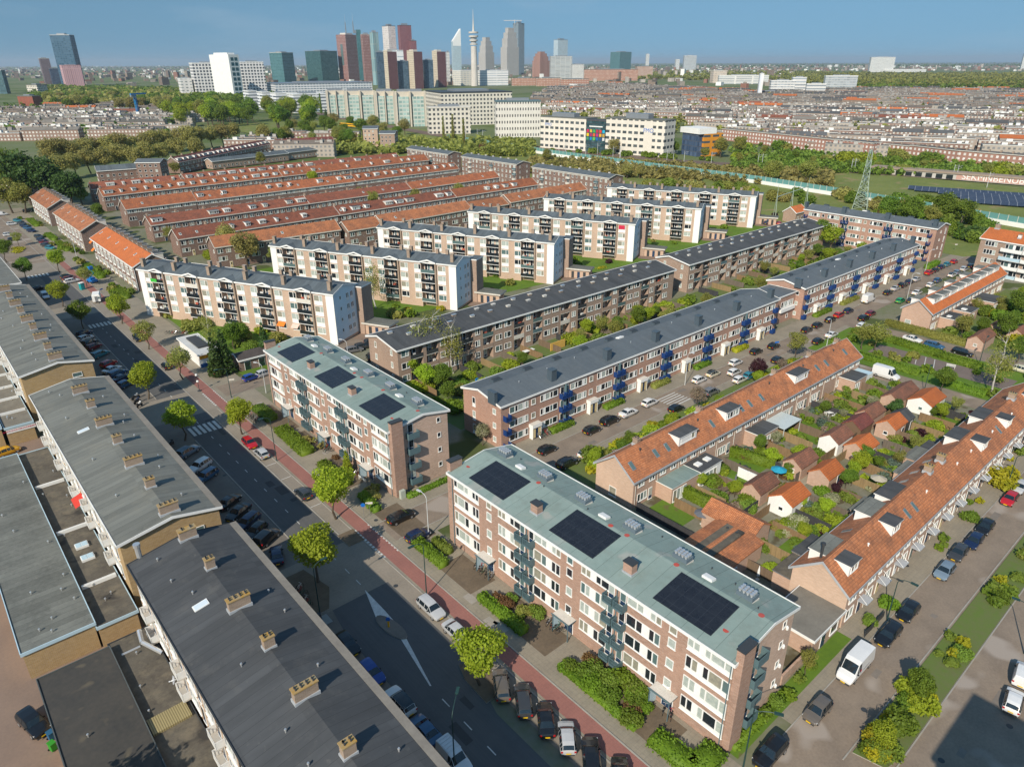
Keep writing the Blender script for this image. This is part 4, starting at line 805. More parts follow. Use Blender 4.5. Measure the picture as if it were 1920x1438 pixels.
for x0,x1,y0,y1 in ((83,98,32.5,38),(78,84,50.5,57),(110,118,33,38),(96,104,51,57.5),(124,132,34,40),(118,126,49,56),(136,150,33,40),(134,146,50,57)): sheet('lawn',rect(x0,y0,x1,y1),.001,GRASS,'small back garden lawn behind the salmon houses')
sheet('rough_field',[(290,60),(360,60),(384,140),(392,230),(396,330),(402,470),(455,860),(300,900),(296,480),(290,300)],-.02,MEAD,'rough green railway bank behind the flats'); sheet('rough_field',[(378,60),(480,60),(480,200),(446,300),(432,420),(470,860),(455,860),(404,470),(396,320),(393,230),(386,140)],-.01,MEAD,'yellow green strip beside the railway tracks')
# roads: markings and kerbs
mb=MB()
for k in range(6): mb.poly([(32.05+.95*k,129.8,.004),(32.6+.95*k,129.8,.004),(32.6+.95*k,133.9,.004),(32.05+.95*k,133.9,.004)])
struct('zebra_crossing',mb,MARK,'zebra crossing on the main road by the middle shop block'); mb=MB()
for k in range(6): mb.poly([(32.05+.95*k,210.4,.004),(32.6+.95*k,210.4,.004),(32.6+.95*k,213.8,.004),(32.05+.95*k,213.8,.004)])
struct('zebra_crossing',mb,MARK,'zebra crossing on the main road by the far shop block'); mb=MB()
for k in range(6): mb.poly([(28.6+1.1*k,279,.004),(29.2+1.1*k,279,.004),(29.2+1.1*k,282.4,.004),(28.6+1.1*k,282.4,.004)])
struct('zebra_crossing',mb,MARK,'farthest zebra crossing before the orange terraces'); mb=MB()
for y in list(np.arange(86,208,4.05)): mb.poly([(34.45,y,.004),(34.55,y,.004),(34.55,y+1.15,.004),(34.45,y+1.15,.004)])
for y in (78.5,74.6,71.5): mb.poly([(34.45,y,.006),(34.56,y,.006),(34.56,y+1.2,.006),(34.45,y+1.2,.006)])
for y in (47.2,43.2,39.2,35.2): mb.poly([(31.6,y,.004),(31.72,y,.004),(31.72,y+1.4,.004),(31.6,y+1.4,.004)])
for y in (110,115.6,121.4,104,98.6,93): mb.poly([(37.7,y,.0),(39.6,y,.0),(39.6,y+.12,.0),(37.7,y+.12,.0)])
mb.poly([(34.4,70.2,.004),(32.7,64.4,.004),(32.5,62.5,.004),(33.7,60,.004),(34.15,62.0,.004),(34.3,65,.004)]); mb.poly([(33.1,59.2,.005),(34.0,60.3,.005),(31.8,50.9,.005),(31.65,51.0,.005)])
for k in range(12):
    for xx in (40.1,42.45): mb.poly([(xx-.17,74.3+.75*k,.008),(xx+.17,74.3+.75*k,.008),(xx+.17,74.7+.75*k,.008),(xx-.17,74.7+.75*k,.008)])
for k in range(9):
    for xx in (40.1,42.45): mb.poly([(xx-.17,140.5+.9*k,.008),(xx+.17,140.5+.9*k,.008),(xx+.17,140.95+.9*k,.008),(xx-.17,140.95+.9*k,.008)])
for y in (49,51,53): mb.poly([(172,y,.004),(178.4,y+2,.004),(178.4,y+2.14,.004),(172,y+.14,.004)])
for k in range(6): mb.poly([(111,76.8+.8*k,.004),(117,76.8+.8*k,.004),(117,77.05+.8*k,.004),(111,77.05+.8*k,.004)])
struct('road_markings',mb,MARK,'white dashes, wedge and block markings painted on the roads')
kb=MB()
for x,y0,y1 in ((37.62,82,430),(39.75,15,139),(42.42,15,300),(31.55,82,128),(31.55,152,208)): kb.box(x,y0,-.03,x+.16,y1,.07)
for y,x0,x1 in ((82,44,290),(76.45,44,156),(20.85,56,156),(15.3,58,240),(11.3,58,240)): kb.box(x0,y,-.03,x1,y+.14,.08)
struct('kerb',kb,KERB,'pale kerb stones along the streets')
mb=MB(); pts=[]
for i in range(16): t=2*math.pi*i/16; pts.append((33.3+.95*math.cos(t)-.12*2.6*math.sin(t),61.8+2.9*math.sin(t)))
mb.prism(pts,-.02,.13,0,1); struct('traffic_island',mb,[KERB,PARKP],'small oval traffic island in the white wedge'); 
for lab,pl in (('tree pit with kerb at the near road edge',[(35.0,44.8),(36.9,44.8),(38.6,47.5),(38.2,50),(36.0,51.3),(35.2,49)]),('square tree pit beside the red cycle path',[(37.4,79.8),(40.0,79.8),(40.0,83.4),(37.4,83.4)]),('planted bulge in the left kerb by the near shop block',[(24.5,70),(29,70),(31,73.8),(30,79.5),(24.5,79.5)])):
    mb=MB(); mb.prism(pl,-.02,.09,0,1); struct('tree_pit',mb,[KERB,SOIL],lab)
PT=[mat('asphalt_patch',(.07,.07,.07),(.055,.055,.056),.9),mat('paver_patch',(.21,.18,.155),(.16,.14,.12),.9,1,5),mat('pale_patch',(.34,.31,.27),(.27,.245,.21),.9,1,5)]
rp=random.Random(77)
for x0,x1,y0,y1,n_,mi,zz,nm in ((31.9,37.4,84,215,10,0,.003,'tarmac patch on the main road'),(28.6,34.6,20,64,5,0,.003,'tarmac patch on the near road'),(60,200,12.5,20.2,14,1,.003,'relaid brick patch in the brick street'),(46,280,77.2,81.5,14,1,.003,'relaid brick patch in the side street'),(60,200,3.5,10.5,8,1,.003,'relaid brick patch beyond the median'),(42.8,49,20,135,12,2,-.004,'relaid slab patch on the pavement'),(23,31,85,210,10,1,-.006,'relaid patch in the parking strip')):
    mb=MB()
    for q in range(n_):
        x,y=rp.uniform(x0,x1),rp.uniform(y0,y1); w,d=rp.uniform(.6,1.6),rp.uniform(.8,3.2); w,d=(d,w) if x1-x0>40 else (w,d); x=min(x,x1-w); mb.poly([(x,y,zz),(x+w,y+rp.uniform(-.1,.1),zz),(x+w+rp.uniform(-.1,.1),y+d,zz),(x+rp.uniform(-.1,.1),y+d,zz)])
    struct('road_patch',mb,PT[mi],nm+'es')
mh=MB(); mh.lathe([(.33,.0),(.33,.012)],12); mhm=mh.mesh('manhole',[DKMET])
for px,py in ((421,891),(745,977),(1205,826),(1893,1361),(1765,1425),(705,975),(742,1098),(640,870),(1310,760),(1700,1060),(1620,1330)): 
    x,y=G(px,py); tag(inst('manhole_cover',mhm,None,(x,y,.004)),'round dark iron manhole cover in the street','manhole','manhole covers')
md=MB(); md.prism([(59.5,15.1),(60.2,12),(63,11.5),(240,11.5),(240,15.1)],-.02,.10,0,1); struct('median',md,[KERB,MATS['garden_green']],'raised planted median between the two brick streets')
# ================================================================== vehicles
CARM={}
def paint(n,c): CARM[n]=mat('paint_'+n,c,tuple(x*.92 for x in c),.28,.3,1,.5,coat=.6); return CARM[n]
for n_,c_ in (('black',(.008,.009,.011)),('dark blue',(.008,.018,.06)),('blue',(.008,.05,.28)),('grey blue',(.16,.22,.28)),('teal',(.03,.20,.26)),('white',(.72,.72,.71)),('silver',(.46,.47,.48)),('grey',(.16,.16,.165)),('dark grey',(.04,.043,.047)),('red',(.42,.012,.02)),('dark red',(.16,.012,.02)),('yellow',(.70,.36,.01)),('cream',(.66,.62,.48)),('green',(.01,.30,.09)),('steel blue',(.03,.10,.20)),('brown grey',(.12,.105,.09))): paint(n_,c_)
CGL=plain('car_glass',(.012,.02,.026),.05,.8); HL=plain('headlamp',(.75,.77,.78),.15,.6); TLR=plain('tail_lamp',(.38,.01,.012),.25); PLY=plain('yellow_plate',(.75,.48,.01),.5); RIM=plain('alloy_rim',(.45,.46,.47),.35,.5,.6)
PROF={ # x stations from the rear: (x, bottom, belt, top, half belt, half top)
'hatch':(3.95,1.72,[(0,.42,.80,.82,.70,.60),(.06,.30,.92,1.0,.80,.62),(.35,.22,.95,1.40,.86,.60),(.75,.2,.95,1.49,.86,.62),(1.7,.2,.94,1.51,.86,.63),(2.3,.2,.93,1.44,.86,.61),(2.95,.2,.92,.96,.86,.78),(3.5,.22,.82,.84,.84,.74),(3.85,.30,.68,.70,.76,.66),(3.95,.38,.60,.62,.66,.60)]),
'sedan':(4.5,1.80,[(0,.42,.80,.82,.72,.64),(.08,.30,.94,.97,.82,.72),(.75,.22,.97,1.02,.88,.76),(1.35,.2,.96,1.38,.88,.62),(1.9,.2,.95,1.43,.88,.63),(2.6,.2,.94,1.40,.88,.62),(3.3,.2,.92,.95,.88,.80),(3.95,.22,.82,.84,.86,.76),(4.38,.30,.68,.70,.78,.68),(4.5,.38,.60,.62,.68,.60)]),
'estate':(4.6,1.80,[(0,.42,.82,.84,.72,.64),(.07,.30,.96,1.10,.82,.64),(.32,.22,.98,1.42,.88,.62),(.8,.2,.98,1.48,.88,.64),(2.0,.2,.96,1.50,.88,.65),(2.75,.2,.95,1.43,.88,.63),(3.4,.2,.93,.97,.88,.80),(4.05,.22,.84,.86,.86,.76),(4.48,.30,.70,.72,.78,.68),(4.6,.38,.62,.64,.68,.60)]),
'suv':(4.5,1.86,[(0,.48,.90,.92,.74,.66),(.07,.36,1.05,1.18,.84,.68),(.35,.28,1.08,1.56,.91,.66),(.8,.26,1.08,1.64,.91,.68),(1.9,.26,1.06,1.66,.91,.69),(2.6,.26,1.05,1.58,.91,.67),(3.2,.26,1.03,1.08,.91,.83),(3.9,.28,.96,.98,.89,.80),(4.38,.36,.82,.84,.82,.72),(4.5,.44,.72,.74,.72,.64)]),
'van':(5.7,2.0,[(0,.5,1.2,2.40,.93,.82),(.1,.35,1.3,2.55,.98,.86),(1.5,.3,1.3,2.6,1.0,.88),(3.6,.3,1.3,2.6,1.0,.88),(4.1,.3,1.28,2.42,1.0,.84),(4.75,.3,1.25,1.32,.98,.84),(5.3,.34,1.05,1.1,.94,.82),(5.62,.4,.8,.84,.86,.76),(5.7,.48,.7,.74,.78,.7)]),
'smallvan':(4.3,1.8,[(0,.45,.95,1.75,.82,.72),(.08,.3,1.0,1.82,.88,.74),(1.2,.25,1.02,1.86,.9,.75),(2.2,.25,1.0,1.82,.9,.74),(2.6,.25,1.0,1.7,.9,.71),(3.2,.25,.98,1.03,.9,.78),(3.8,.28,.88,.9,.86,.76),(4.2,.34,.74,.76,.78,.7),(4.3,.42,.66,.68,.7,.62)])}
CMESH={}
def carmesh(kind,roof=None):
    key=kind+str(roof)
    if key in CMESH: return CMESH[key]
    Lc,Wd,st=PROF[kind]; body=MB(); gl=MB(); rings=[]
    for x,zb,zl,zt,hb,ht in st:
        zm=(zb+zl)/2; rings.append([(x,-hb*.88,zb),(x,-hb*1.02,zm),(x,-hb,zl),(x,-ht,zt),(x,-ht*.5,zt+.035),(x,ht*.5,zt+.035),(x,ht,zt),(x,hb,zl),(x,hb*1.02,zm),(x,hb*.88,zb)])
    van=kind in('van','smallvan')
    for i in range(len(rings)-1):
        a,b=rings[i],rings[i+1]; cab=(st[i][3]-st[i][2]>.15) or (st[i+1][3]-st[i+1][2]>.15)
        if cab and abs(st[i+1][3]-st[i][3])>.2 and not (van and i<2) and i>0:
            ww=[np.array(q) for q in a[3:7]+b[3:7][::-1]]; c=np.mean(ww,0); nn=np.array((-(b[4][2]-a[4][2]),0,b[4][0]-a[4][0])); nn/=np.linalg.norm(nn); gl.poly([tuple(c+(q-c)*np.array((.9,.93,.9))+nn*.03) for q in ww])
        screen=abs((st[i+1][3]-st[i][3]))>.2 and cab
        for j in range(9):
            q=[a[j],b[j],b[j+1],a[j+1]]
            isglass=cab and (j in(2,6) and not(van and i<len(rings)-6))
            if i==0: isglass=False
            if kind=='van' and i<4 and j in(2,6): isglass=(i==3)
            if isglass:
                c=np.mean(q,0); q2=[tuple(c+(np.array(p)-c)*.9+np.array((0,0,0))) for p in q]; nrm=np.cross(np.subtract(q[1],q[0]),np.subtract(q[3],q[0])); nl=np.linalg.norm(nrm); nrm=-nrm/nl if nl>1e-6 else nrm*0
                if np.dot(nrm,c-np.array((Lc/2,0,.8)))<0: nrm=-nrm
                gl.poly([tuple(np.array(p)+nrm*.012) for p in q2])
            body.poly(q,1 if (roof and j in(3,4,5) and cab and not screen) else 0)
    body.poly(rings[0][::-1]); body.poly(rings[-1])
    x1=Lc; zf=st[-1][2]; hb=st[-1][4]
    bm=body.mesh('car_body',[CARM['white'],CGL]); bm.materials[0]=CARM['white']
    for p in bm.polygons: p.use_smooth=True
    bm.set_sharp_from_angle(angle=rad(35)) if hasattr(bm,'set_sharp_from_angle') else None
    gm=gl.mesh('car_glass',[CGL]); wm=MB(); wm.tube((0,-.1,.31),(0,.1,.31),.31,.31,14,0); wm.tube((0,-.105,.31),(0,.105,.31),.2,.2,10,1); wm=wm.mesh('car_wheel',[BLACK,RIM])
    hl=MB(); hl.box(-.1,-.17,-.07,.05,.17,.07); hl=hl.mesh('car_headlight',[HL]); tl=MB(); tl.box(-.03,-.11,-.1,.1,.11,.12); tl=tl.mesh('car_taillight',[TLR])
    pl=MB(); pl.box(-.02,-.26,-.06,.02,.26,.06); pl=pl.mesh('car_plate',[PLY]); mi=MB(); mi.box(-.06,-.1,-.06,.06,.1,.06); mi=mi.mesh('car_mirror',[BLACK])
    bp=MB(); bp.box(Lc-.06,-hb*.95,.26,Lc+.03,hb*.95,.42); bp.box(-.03,-hb*.95,.3,.05,hb*.95,.45); bp=bp.mesh('car_bumper',[DKMET])
    CMESH[key]=(Lc,Wd,st,bm,gm,wm,hl,tl,pl,mi,bp); return CMESH[key]
NCAR=[0]
def car(label,px,py,deg,col,kind='hatch',group=None,detail=True,name=None,cat=None,roof=None,xy=None):
    Lc,Wd,st,bm,gm,wm,hl,tl,pl,mi,bp=carmesh(kind,roof); x,y=xy or G(px,py,.55)
    t=thing(name or {'van':'van','smallvan':'van'}.get(kind,'parked_car'),label,cat or {'van':'van','smallvan':'van'}.get(kind,'car'),(x,y,0.02),rad(deg),group)
    o=-Lc/2; b=inst('body',bm,t,(o,0,0)); b.material_slots[0].link='OBJECT'; b.material_slots[0].material=CARM[col]
    inst('windows',gm,t,(o,0,0)); dz=.05 if kind in('suv','van') else 0
    for wx in (Lc*.19,Lc*.81):
        for s in (-1,1): inst('wheel',wm,t,(o+wx,s*(Wd/2-.13),dz),0,1.0+dz*2)
    if detail:
        for s in (-1,1):
            inst('headlight',hl,t,(o+Lc-.24,s*st[-3][4]*.78,st[-2][2]-.03)); inst('taillight',tl,t,(o+.02,s*st[1][4]*.86,st[0][2]-.02)); inst('mirror',mi,t,(o+Lc*.62 if kind!='van' else o+4.4,s*(Wd/2+.02),st[4][2]+.02))
        inst('number_plate',pl,t,(o+Lc+.05,0,.42)); inst('number_plate',pl,t,(o-.05,0,.62)); inst('bumper',bp,t,(o,0,0))
    NCAR[0]+=1; return t
RS='cars parked along the brick street'
for a in (('red car in the brick street line, in front of a silver one',1893,936,180,'red','hatch'),('silver car behind the red one at the right edge of the brick street',1912,914,180,'silver','hatch'),('black hatchback first below the red car in the brick street',1847,989,180,'black','hatch'),
 ('dark hatchback between the black one and the dark grey one in the brick street',1826,1015,180,'dark blue','hatch'),('dark grey hatchback just above the pale blue car',1797,1037,180,'dark grey','hatch'),('pale grey blue car in the brick street under the salmon row canopies',1771,1071,180,'grey blue','hatch'),('black hatchback beside the street lamp in the brick street',1703,1147,180,'black','hatch'),('black car right behind the big white van',1666,1190,180,'black','estate'),
 ('dark grey hatchback in front of the big white van',1533,1332,180,'brown grey','hatch'),('black people carrier at the bottom edge under the curved lamp',1444,1412,180,'black','suv')): car(*a,group=RS)
vn=car('big white delivery van parked below the garden wall',1602,1252,180,'white','van')
text('voerlogistiek',.34,plain('van_letter_grey',(.25,.25,.27),.5),vn,(-.4,1.012,1.35),(rad(90),0,rad(180))); text('V',.5,RED,vn,(.9,1.012,1.5),(rad(90),0,rad(180)))
car('white hatchback beside the building shadow at the bottom right',1900,1314,8,'white','hatch'); car('white van half cut by the right edge of the picture',1918,1266,8,'white','smallvan')
DG='cars parked nose in beside the red cycle path'
for a in (('brown grey estate under the street tree, nose to the cycle path',940,1284,56,'brown grey','estate'),('dark grey estate with roof rails, nose to the cycle path',981,1313,54,'dark grey','estate'),('black car between the roof railed estate and the silver car',1023,1349,52,'black','sedan'),('silver hatchback nose in between two black cars',1063,1382,50,'silver','hatch'),('black car next to the silver one at the bottom edge',1108,1419,48,'black','suv'),('dark car mostly cut off by the bottom edge',1163,1452,46,'black','hatch')): car(*a,group=DG)
PR='cars parked between road and cycle path'
for a in (('red convertible with black roof by the cycle path',468,831,-90,'red','hatch'),('silver hatchback just behind the red convertible',490,850,90,'silver','hatch'),('dark hatchback half under the lime tree beside the road',568,925,90,'dark grey','hatch'),('silver estate parked above the traffic island',808,1140,-90,'silver','estate'),('silver coupe half hidden by the near street tree',857,1186,-90,'silver','sedan'),('black car on the pale strip by the kiosk, upper one',258,634,-90,'black','hatch'),('black car on the pale strip by the kiosk, lower one',312,686,90,'black','hatch')): car(*a,group=PR)
LP='cars parked along the kerb of the nearest shop block'
for a in (('black hatchback first in the shaded kerb row',652,1208,-90,'black','hatch'),('bright blue hatchback second in the shaded kerb row',697,1261,-90,'blue','hatch'),('white crossover with black glass roof in the shaded kerb row',750,1316,90,'white','suv'),('grey blue saloon fourth in the shaded kerb row',798,1370,90,'steel blue','sedan')): car(*a,group=LP,roof=(1 if 'glass' in a[0] else None))
v=car('white small van with roof rack at the bottom edge by the lamp',852,1422,-90,'white','smallvan'); rk=MB()
for q in np.arange(.3,2.4,.42): rk.box(-2.15+q,-.7,1.9,-2.1+q,.7,1.95)
for s_ in (-.7,.66): rk.box(-1.9,s_,1.95,.3,s_+.04,2.0)
rk.obj('roof_rack',SILV,v)
DL='cars parked slanting in front of the middle shop block'
for a in (('grey blue people carrier by the zebra, first slanting car',353,847,25,'grey blue','suv'),('white people carrier second from the zebra',374,875,205,'white','suv'),('dark blue car third from the zebra',386,893,205,'steel blue','estate'),('black car at the upper end of the slanting row of four',430,941,28,'black','sedan'),('black saloon second of the slanting row of four',447,961,208,'black','sedan'),('dark car third of the slanting row of four',464,979,208,'dark blue','estate'),('dark car beside the black van',480,996,208,'black','hatch'),('black people carrier van at the lower end of the slanting row',502,1008,28,'black','smallvan'),('dark grey blue saloon parked alone below the slanting row',519,1041,70,'dark blue','sedan')): car(*a,group=DL)
UL='cars parked slanting by the far shop block'
for c_,px,py,lb,k in (('dark blue',158,625,'dark car at the upper end of the slanting far row','hatch'),('white',161,634,'white hatchback in the slanting far row','hatch'),('dark grey',169,642,'dark grey car below the white hatchback in the far row','hatch'),('dark red',176,650,'dark red car in the slanting far row','hatch'),('teal',188,664,'teal estate standing apart in the slanting far row','estate'),('red',204,682,'red hatchback in the slanting far row','hatch'),('white',210,693,'white saloon under the red hatchback in the far row','sedan'),('steel blue',220,700,'steel blue car below the white saloon in the far row','estate'),('dark blue',228,709,'dark blue car next to last in the far row','sedan'),('steel blue',236,720,'steel blue car at the lower end of the far row','hatch')): car(lb,px,py,28,c_,k,UL)
for lb,px,py,d_,c_,k in (('white delivery van by the near kerb beyond the far shop block',85,556,-90,'white','smallvan'),('white hatchback next to the turquoise toilet cabin',135,527,10,'white','estate'),('dark car above the white hatchback near the zebra',126,519,10,'black','hatch'),('dark red car behind the white hatchback near the zebra',130,523,10,'dark red','hatch'),('black car in shade by the left kerb near the far zebra',71,541,20,'black','hatch'),
 ('black saloon in the short brick street corner',752,969,0,'black','estate'),('dark blue hatchback in the side street mouth',784,1004,0,'dark blue','hatch'),('blue hatchback by the small brick substation',471,708,8,'blue','hatch'),('silver hatchback behind the lamp by the second sage block',496,700,8,'silver','hatch'),('grey estate in the parking corner behind the second sage block',664,656,-10,'grey','estate'),('dark blue grey car second in the parking corner',682,649,-12,'dark grey','estate'),('dark car third in the parking corner',697,641,-12,'dark grey','hatch'),('black car against the brown loggia gable',694,670,70,'black','hatch'),
 ('yellow hatchback in the yard by the annexes',15,846,12,'yellow','hatch'),('black car in the shaded yard at the bottom left',63,1357,-75,'black','suv'),('white van at the far left edge of the upper road',5,402,0,'white','smallvan'),('black car by the far crossing at the upper left',51,396,0,'black','hatch'),
 ('white saloon by the tall hedge of the far salmon row',1711,636,-92,'white','sedan'),('steel blue estate by the tall hedge, between white and black cars',1752,648,-92,'steel blue','estate'),('black estate by the tall hedge, lowest of three',1805,661,-92,'black','estate'),('cream car cut by the right edge near the birch',1918,694,-92,'cream','hatch'),('bright green covered car by the far salmon row',1688,564,0,'green','hatch')): car(lb,px,py,d_,c_,k)
car('long white van in the lane beside the gardens',1661,704,-92,'white','van')
SG='cars parked along the side street'
for i,(px,py,c_,k,lb) in enumerate(((1026,843,'black','hatch','black hatchback parked nearest the left end of the side street'),(1064,868,'black','suv','black off roader by the red leafed shrub'),(1101,850,'white','hatch','white hatchback with black roof by the front garden hedge'),(1110,806,'black','hatch','black hatchback in front of the second white porch'),(1143,789,'black','suv','black crossover just behind the white coupe'),(1178,774,'white','sedan','white saloon beside the covered motorbike'),(1218,755,'white','hatch','white hatchback at the painted crossing'),(1268,766,'black','hatch','black hatchback beside the pink blossom tree'),(1311,712,'white','hatch','white small car by the lamp post in the side street'),(1337,701,'cream','hatch','cream small car with black folding roof'),(1379,680,'white','hatch','white hatchback across from the purple tree, uppermost of three'),(1377,698,'white','hatch','white hatchback middle of three near the purple tree'),(1387,712,'white','hatch','white hatchback lowest of three near the purple tree'),(1333,735,'grey','suv','grey crossover by the pale shrub'),(1406,704,'teal','hatch','dark teal car under the purple tree'),(1418,659,'black','hatch','black hatchback by the hedge above the purple tree'),(1458,675,'black','hatch','black car behind the dark round shrub'),
 (1451,649,'black','hatch','black car in front of the link building'),(1534,640,'black','hatch','black hatchback by the blossom shrub of the row end'),(1559,628,'white','sedan','white saloon beside the tall lamp'),(1513,619,'black','hatch','black car lower of two by the link passage'),(1533,610,'black','hatch','black car upper of two by the link passage'),(1557,600,'black','hatch','black car behind the red hatchback'),(1573,591,'red','hatch','red hatchback between black and blue cars'),(1591,583,'dark blue','hatch','dark blue small car next to the red hatchback'),(1620,597,'black','suv','black car on the right before the hedge corner'),(1633,588,'dark red','hatch','dark red car half behind the shrub'),(1617,611,'white','estate','white estate by the hedge corner'),(1665,549,'black','hatch','black hatchback in front of the farther white porch'),(1679,541,'silver','sedan','silver saloon second after the farther white porch'),(1693,535,'black','suv','black crossover third after the farther white porch'),(1705,529,'dark blue','hatch','dark blue car fourth after the farther white porch'),(1718,524,'silver','sedan','silver saloon fifth after the farther white porch'),(1742,512,'red','suv','red crossover beside the tall green lamp'),(1754,507,'black','hatch','black car right behind the red crossover'),(1765,501,'dark blue','hatch','dark blue car before the teal one at the street end'),(1776,496,'teal','hatch','bright teal hatchback at the street end'),(1789,491,'red','hatch','red hatchback last on the left at the street end'),(1719,549,'white','sedan','white saloon on the right by the boxed dormers'),(1745,535,'white','hatch','white hatchback on the right behind the dark shrub'),(1785,516,'white','hatch','white car with black roof near the far row end'),(1795,511,'grey blue','hatch','grey blue car near the far row end'),(1808,505,'silver','suv','silver car second last on the right'),(1821,499,'black','estate','black car in the shadow at the street end'),(1710,564,'dark grey','suv','dark car in front of the green covered one'),(1758,526,'steel blue','hatch','blue car half hidden by a shrub on the right'))):
    x,y=G(px,py,.55); car(lb,px,py,0 if y>78.5 else 0,c_,k,SG,roof=1 if 'black roof' in lb or 'folding' in lb else None)
car('white delivery van in front of the cobalt balconies',1628,563,0,'white','van')
k=0
for c_,px,py in (('teal',33,414),('dark grey',41,419),('dark blue',46,424),('steel blue',52,428),('dark blue',59,433),('dark grey',73,444),('dark blue',78,450),('dark red',83,455),('dark grey',86,460),('teal',94,465),('white',22,420),('white',16,440),('dark grey',25,449)):
    k+=1; car('%s car, %s in the upper left slanting rows'%(c_,('first','second','third','fourth','fifth','sixth','seventh','eighth','ninth','tenth','eleventh','twelfth','last')[k-1]),px,py,-60 if k<11 else 0,c_,'hatch','cars in the upper left rows',detail=False)
# ================================================================== vegetation
rg=np.random.default_rng(11)
LM={k:leafmat('leaf_'+k,a,b,t) for k,a,b,t in (('lime',(.42,.50,.04),(.27,.36,.03),.5),('green',(.20,.30,.035),(.12,.20,.025),.45),('dark',(.085,.155,.035),(.05,.095,.022),.35),('olive',(.36,.36,.08),(.25,.27,.06),.45),('khaki',(.40,.36,.11),(.30,.28,.085),.45),('purple',(.07,.022,.028),(.04,.014,.018),.25),('yellow',(.46,.40,.015),(.24,.29,.02),.3),('blossom',(.36,.25,.22),(.18,.16,.08),.3),('whiteblossom',(.48,.46,.32),(.15,.19,.06),.3),('hedge',(.21,.32,.028),(.14,.23,.02),.42),('shrub',(.23,.32,.045),(.16,.23,.035),.42),('rust',(.22,.12,.05),(.13,.08,.035),.3),('fresh',(.45,.56,.045),(.32,.42,.03),.5),('bluegreen',(.12,.18,.13),(.09,.13,.10),.28))}
BARK=mat('bark',(.11,.085,.06),(.07,.055,.04),.95,1,6); BIRCHB=mat('birch_bark',(.55,.53,.48),(.25,.23,.2),.9,1,5)
def leaves(name,lobes,n,size,m,seed,gap=.3,shell=.5,flat=0.0,droop=0.0):
    "leaf clumps: n small tilted faces through the volume of overlapping lobes (cx,cy,cz,rx,ry,rz), thinned by noise so that gaps show"
    r=np.random.default_rng(seed); lob=np.array(lobes,float); w=lob[:,3]*lob[:,4]*lob[:,5]; w=w**.75; w/=w.sum(); pts=[]
    need=n; tot=0
    while tot<n:
        k=int((n-tot)*1.8)+20; i=r.choice(len(lob),k,p=w); d=r.normal(size=(k,3)); d/=np.linalg.norm(d,axis=1)[:,None]
        rr=shell+(1-shell)*r.random(k)**.6; rr*=.82+.3*r.random(k); p=lob[i,:3]+d*rr[:,None]*lob[i,3:]
        f=np.sin(p[:,0]*2.3/size*.22+seed)+np.sin(p[:,1]*2.1/size*.22+1.3*seed)+np.sin(p[:,2]*2.6/size*.22+.7*seed)
        p=p[(f>-3+6*gap*r.random(len(f))) & (r.random(len(f))>gap*.25)] if gap else p
        pts.append(p); tot+=len(p)
    p=np.concatenate(pts)[:n]; c=lob[:,:3].mean(0)
    nr=(p-c); nr/=np.linalg.norm(nr,axis=1)[:,None]+1e-6; nr=nr*.7+r.normal(size=nr.shape)*.75; nr[:,2]+=.35; nr/=np.linalg.norm(nr,axis=1)[:,None]
    t=np.cross(nr,r.normal(size=nr.shape)); t/=np.linalg.norm(t,axis=1)[:,None]+1e-6; b=np.cross(nr,t); s=size*(.6+.8*r.random(len(p)))[:,None]
    if droop: b=b*(1-droop)+np.array((0,0,-1.0))*droop
    v=np.stack([p-t*s*.5-b*s*.5,p+t*s*.5-b*s*.5*.7,p+t*s*.45+b*s*.5,p-t*s*.4+b*s*.55],1).reshape(-1,3)
    return np_mesh(name,v,np.arange(len(v)).reshape(-1,4),[m])
def blob(r,n,R0,H,seed,z0,flatbase=.0):
    rr=random.Random(seed); out=[(0,0,z0+H*.5,R0*.72,R0*.72,H*.48)]
    for i in range(n):
        a=2*math.pi*i/n+rr.uniform(-.4,.4); q=R0*rr.uniform(.42,.62); z=z0+H*rr.uniform(.25,.75); e=R0*rr.uniform(.34,.5)
        out.append((q*math.cos(a),q*math.sin(a),z,e,e,e*H/R0*.42))
    return out
TK={}
def kind(k,mk): 
    if k not in TK: TK[k]=mk()
    return TK[k]
def trunkmesh(h,r,seed,m=BARK,limbs=5,spread=1.2,top=None):
    rr=random.Random(seed); mb=MB(); x=y=0; z=0; n=4; rad_=r
    for i in range(n):
        x2,y2,z2=x+rr.uniform(-.06,.06)*h,y+rr.uniform(-.06,.06)*h,h*(i+1)/n; r2=rad_*.8; mb.tube((x,y,z),(x2,y2,z2),rad_,r2,7); 
        if i>=1:
            for j in range(limbs//2+1):
                a=rr.uniform(0,6.28); e=spread*rr.uniform(.5,1)*(1 if top is None else top); mb.tube((x2,y2,z2),(x2+e*math.cos(a),y2+e*math.sin(a),z2+e*rr.uniform(.5,1.2)),r2*.5,r2*.15,5)
        x,y,z,rad_=x2,y2,z2,r2
    return mb.mesh('tree_trunk',[m])
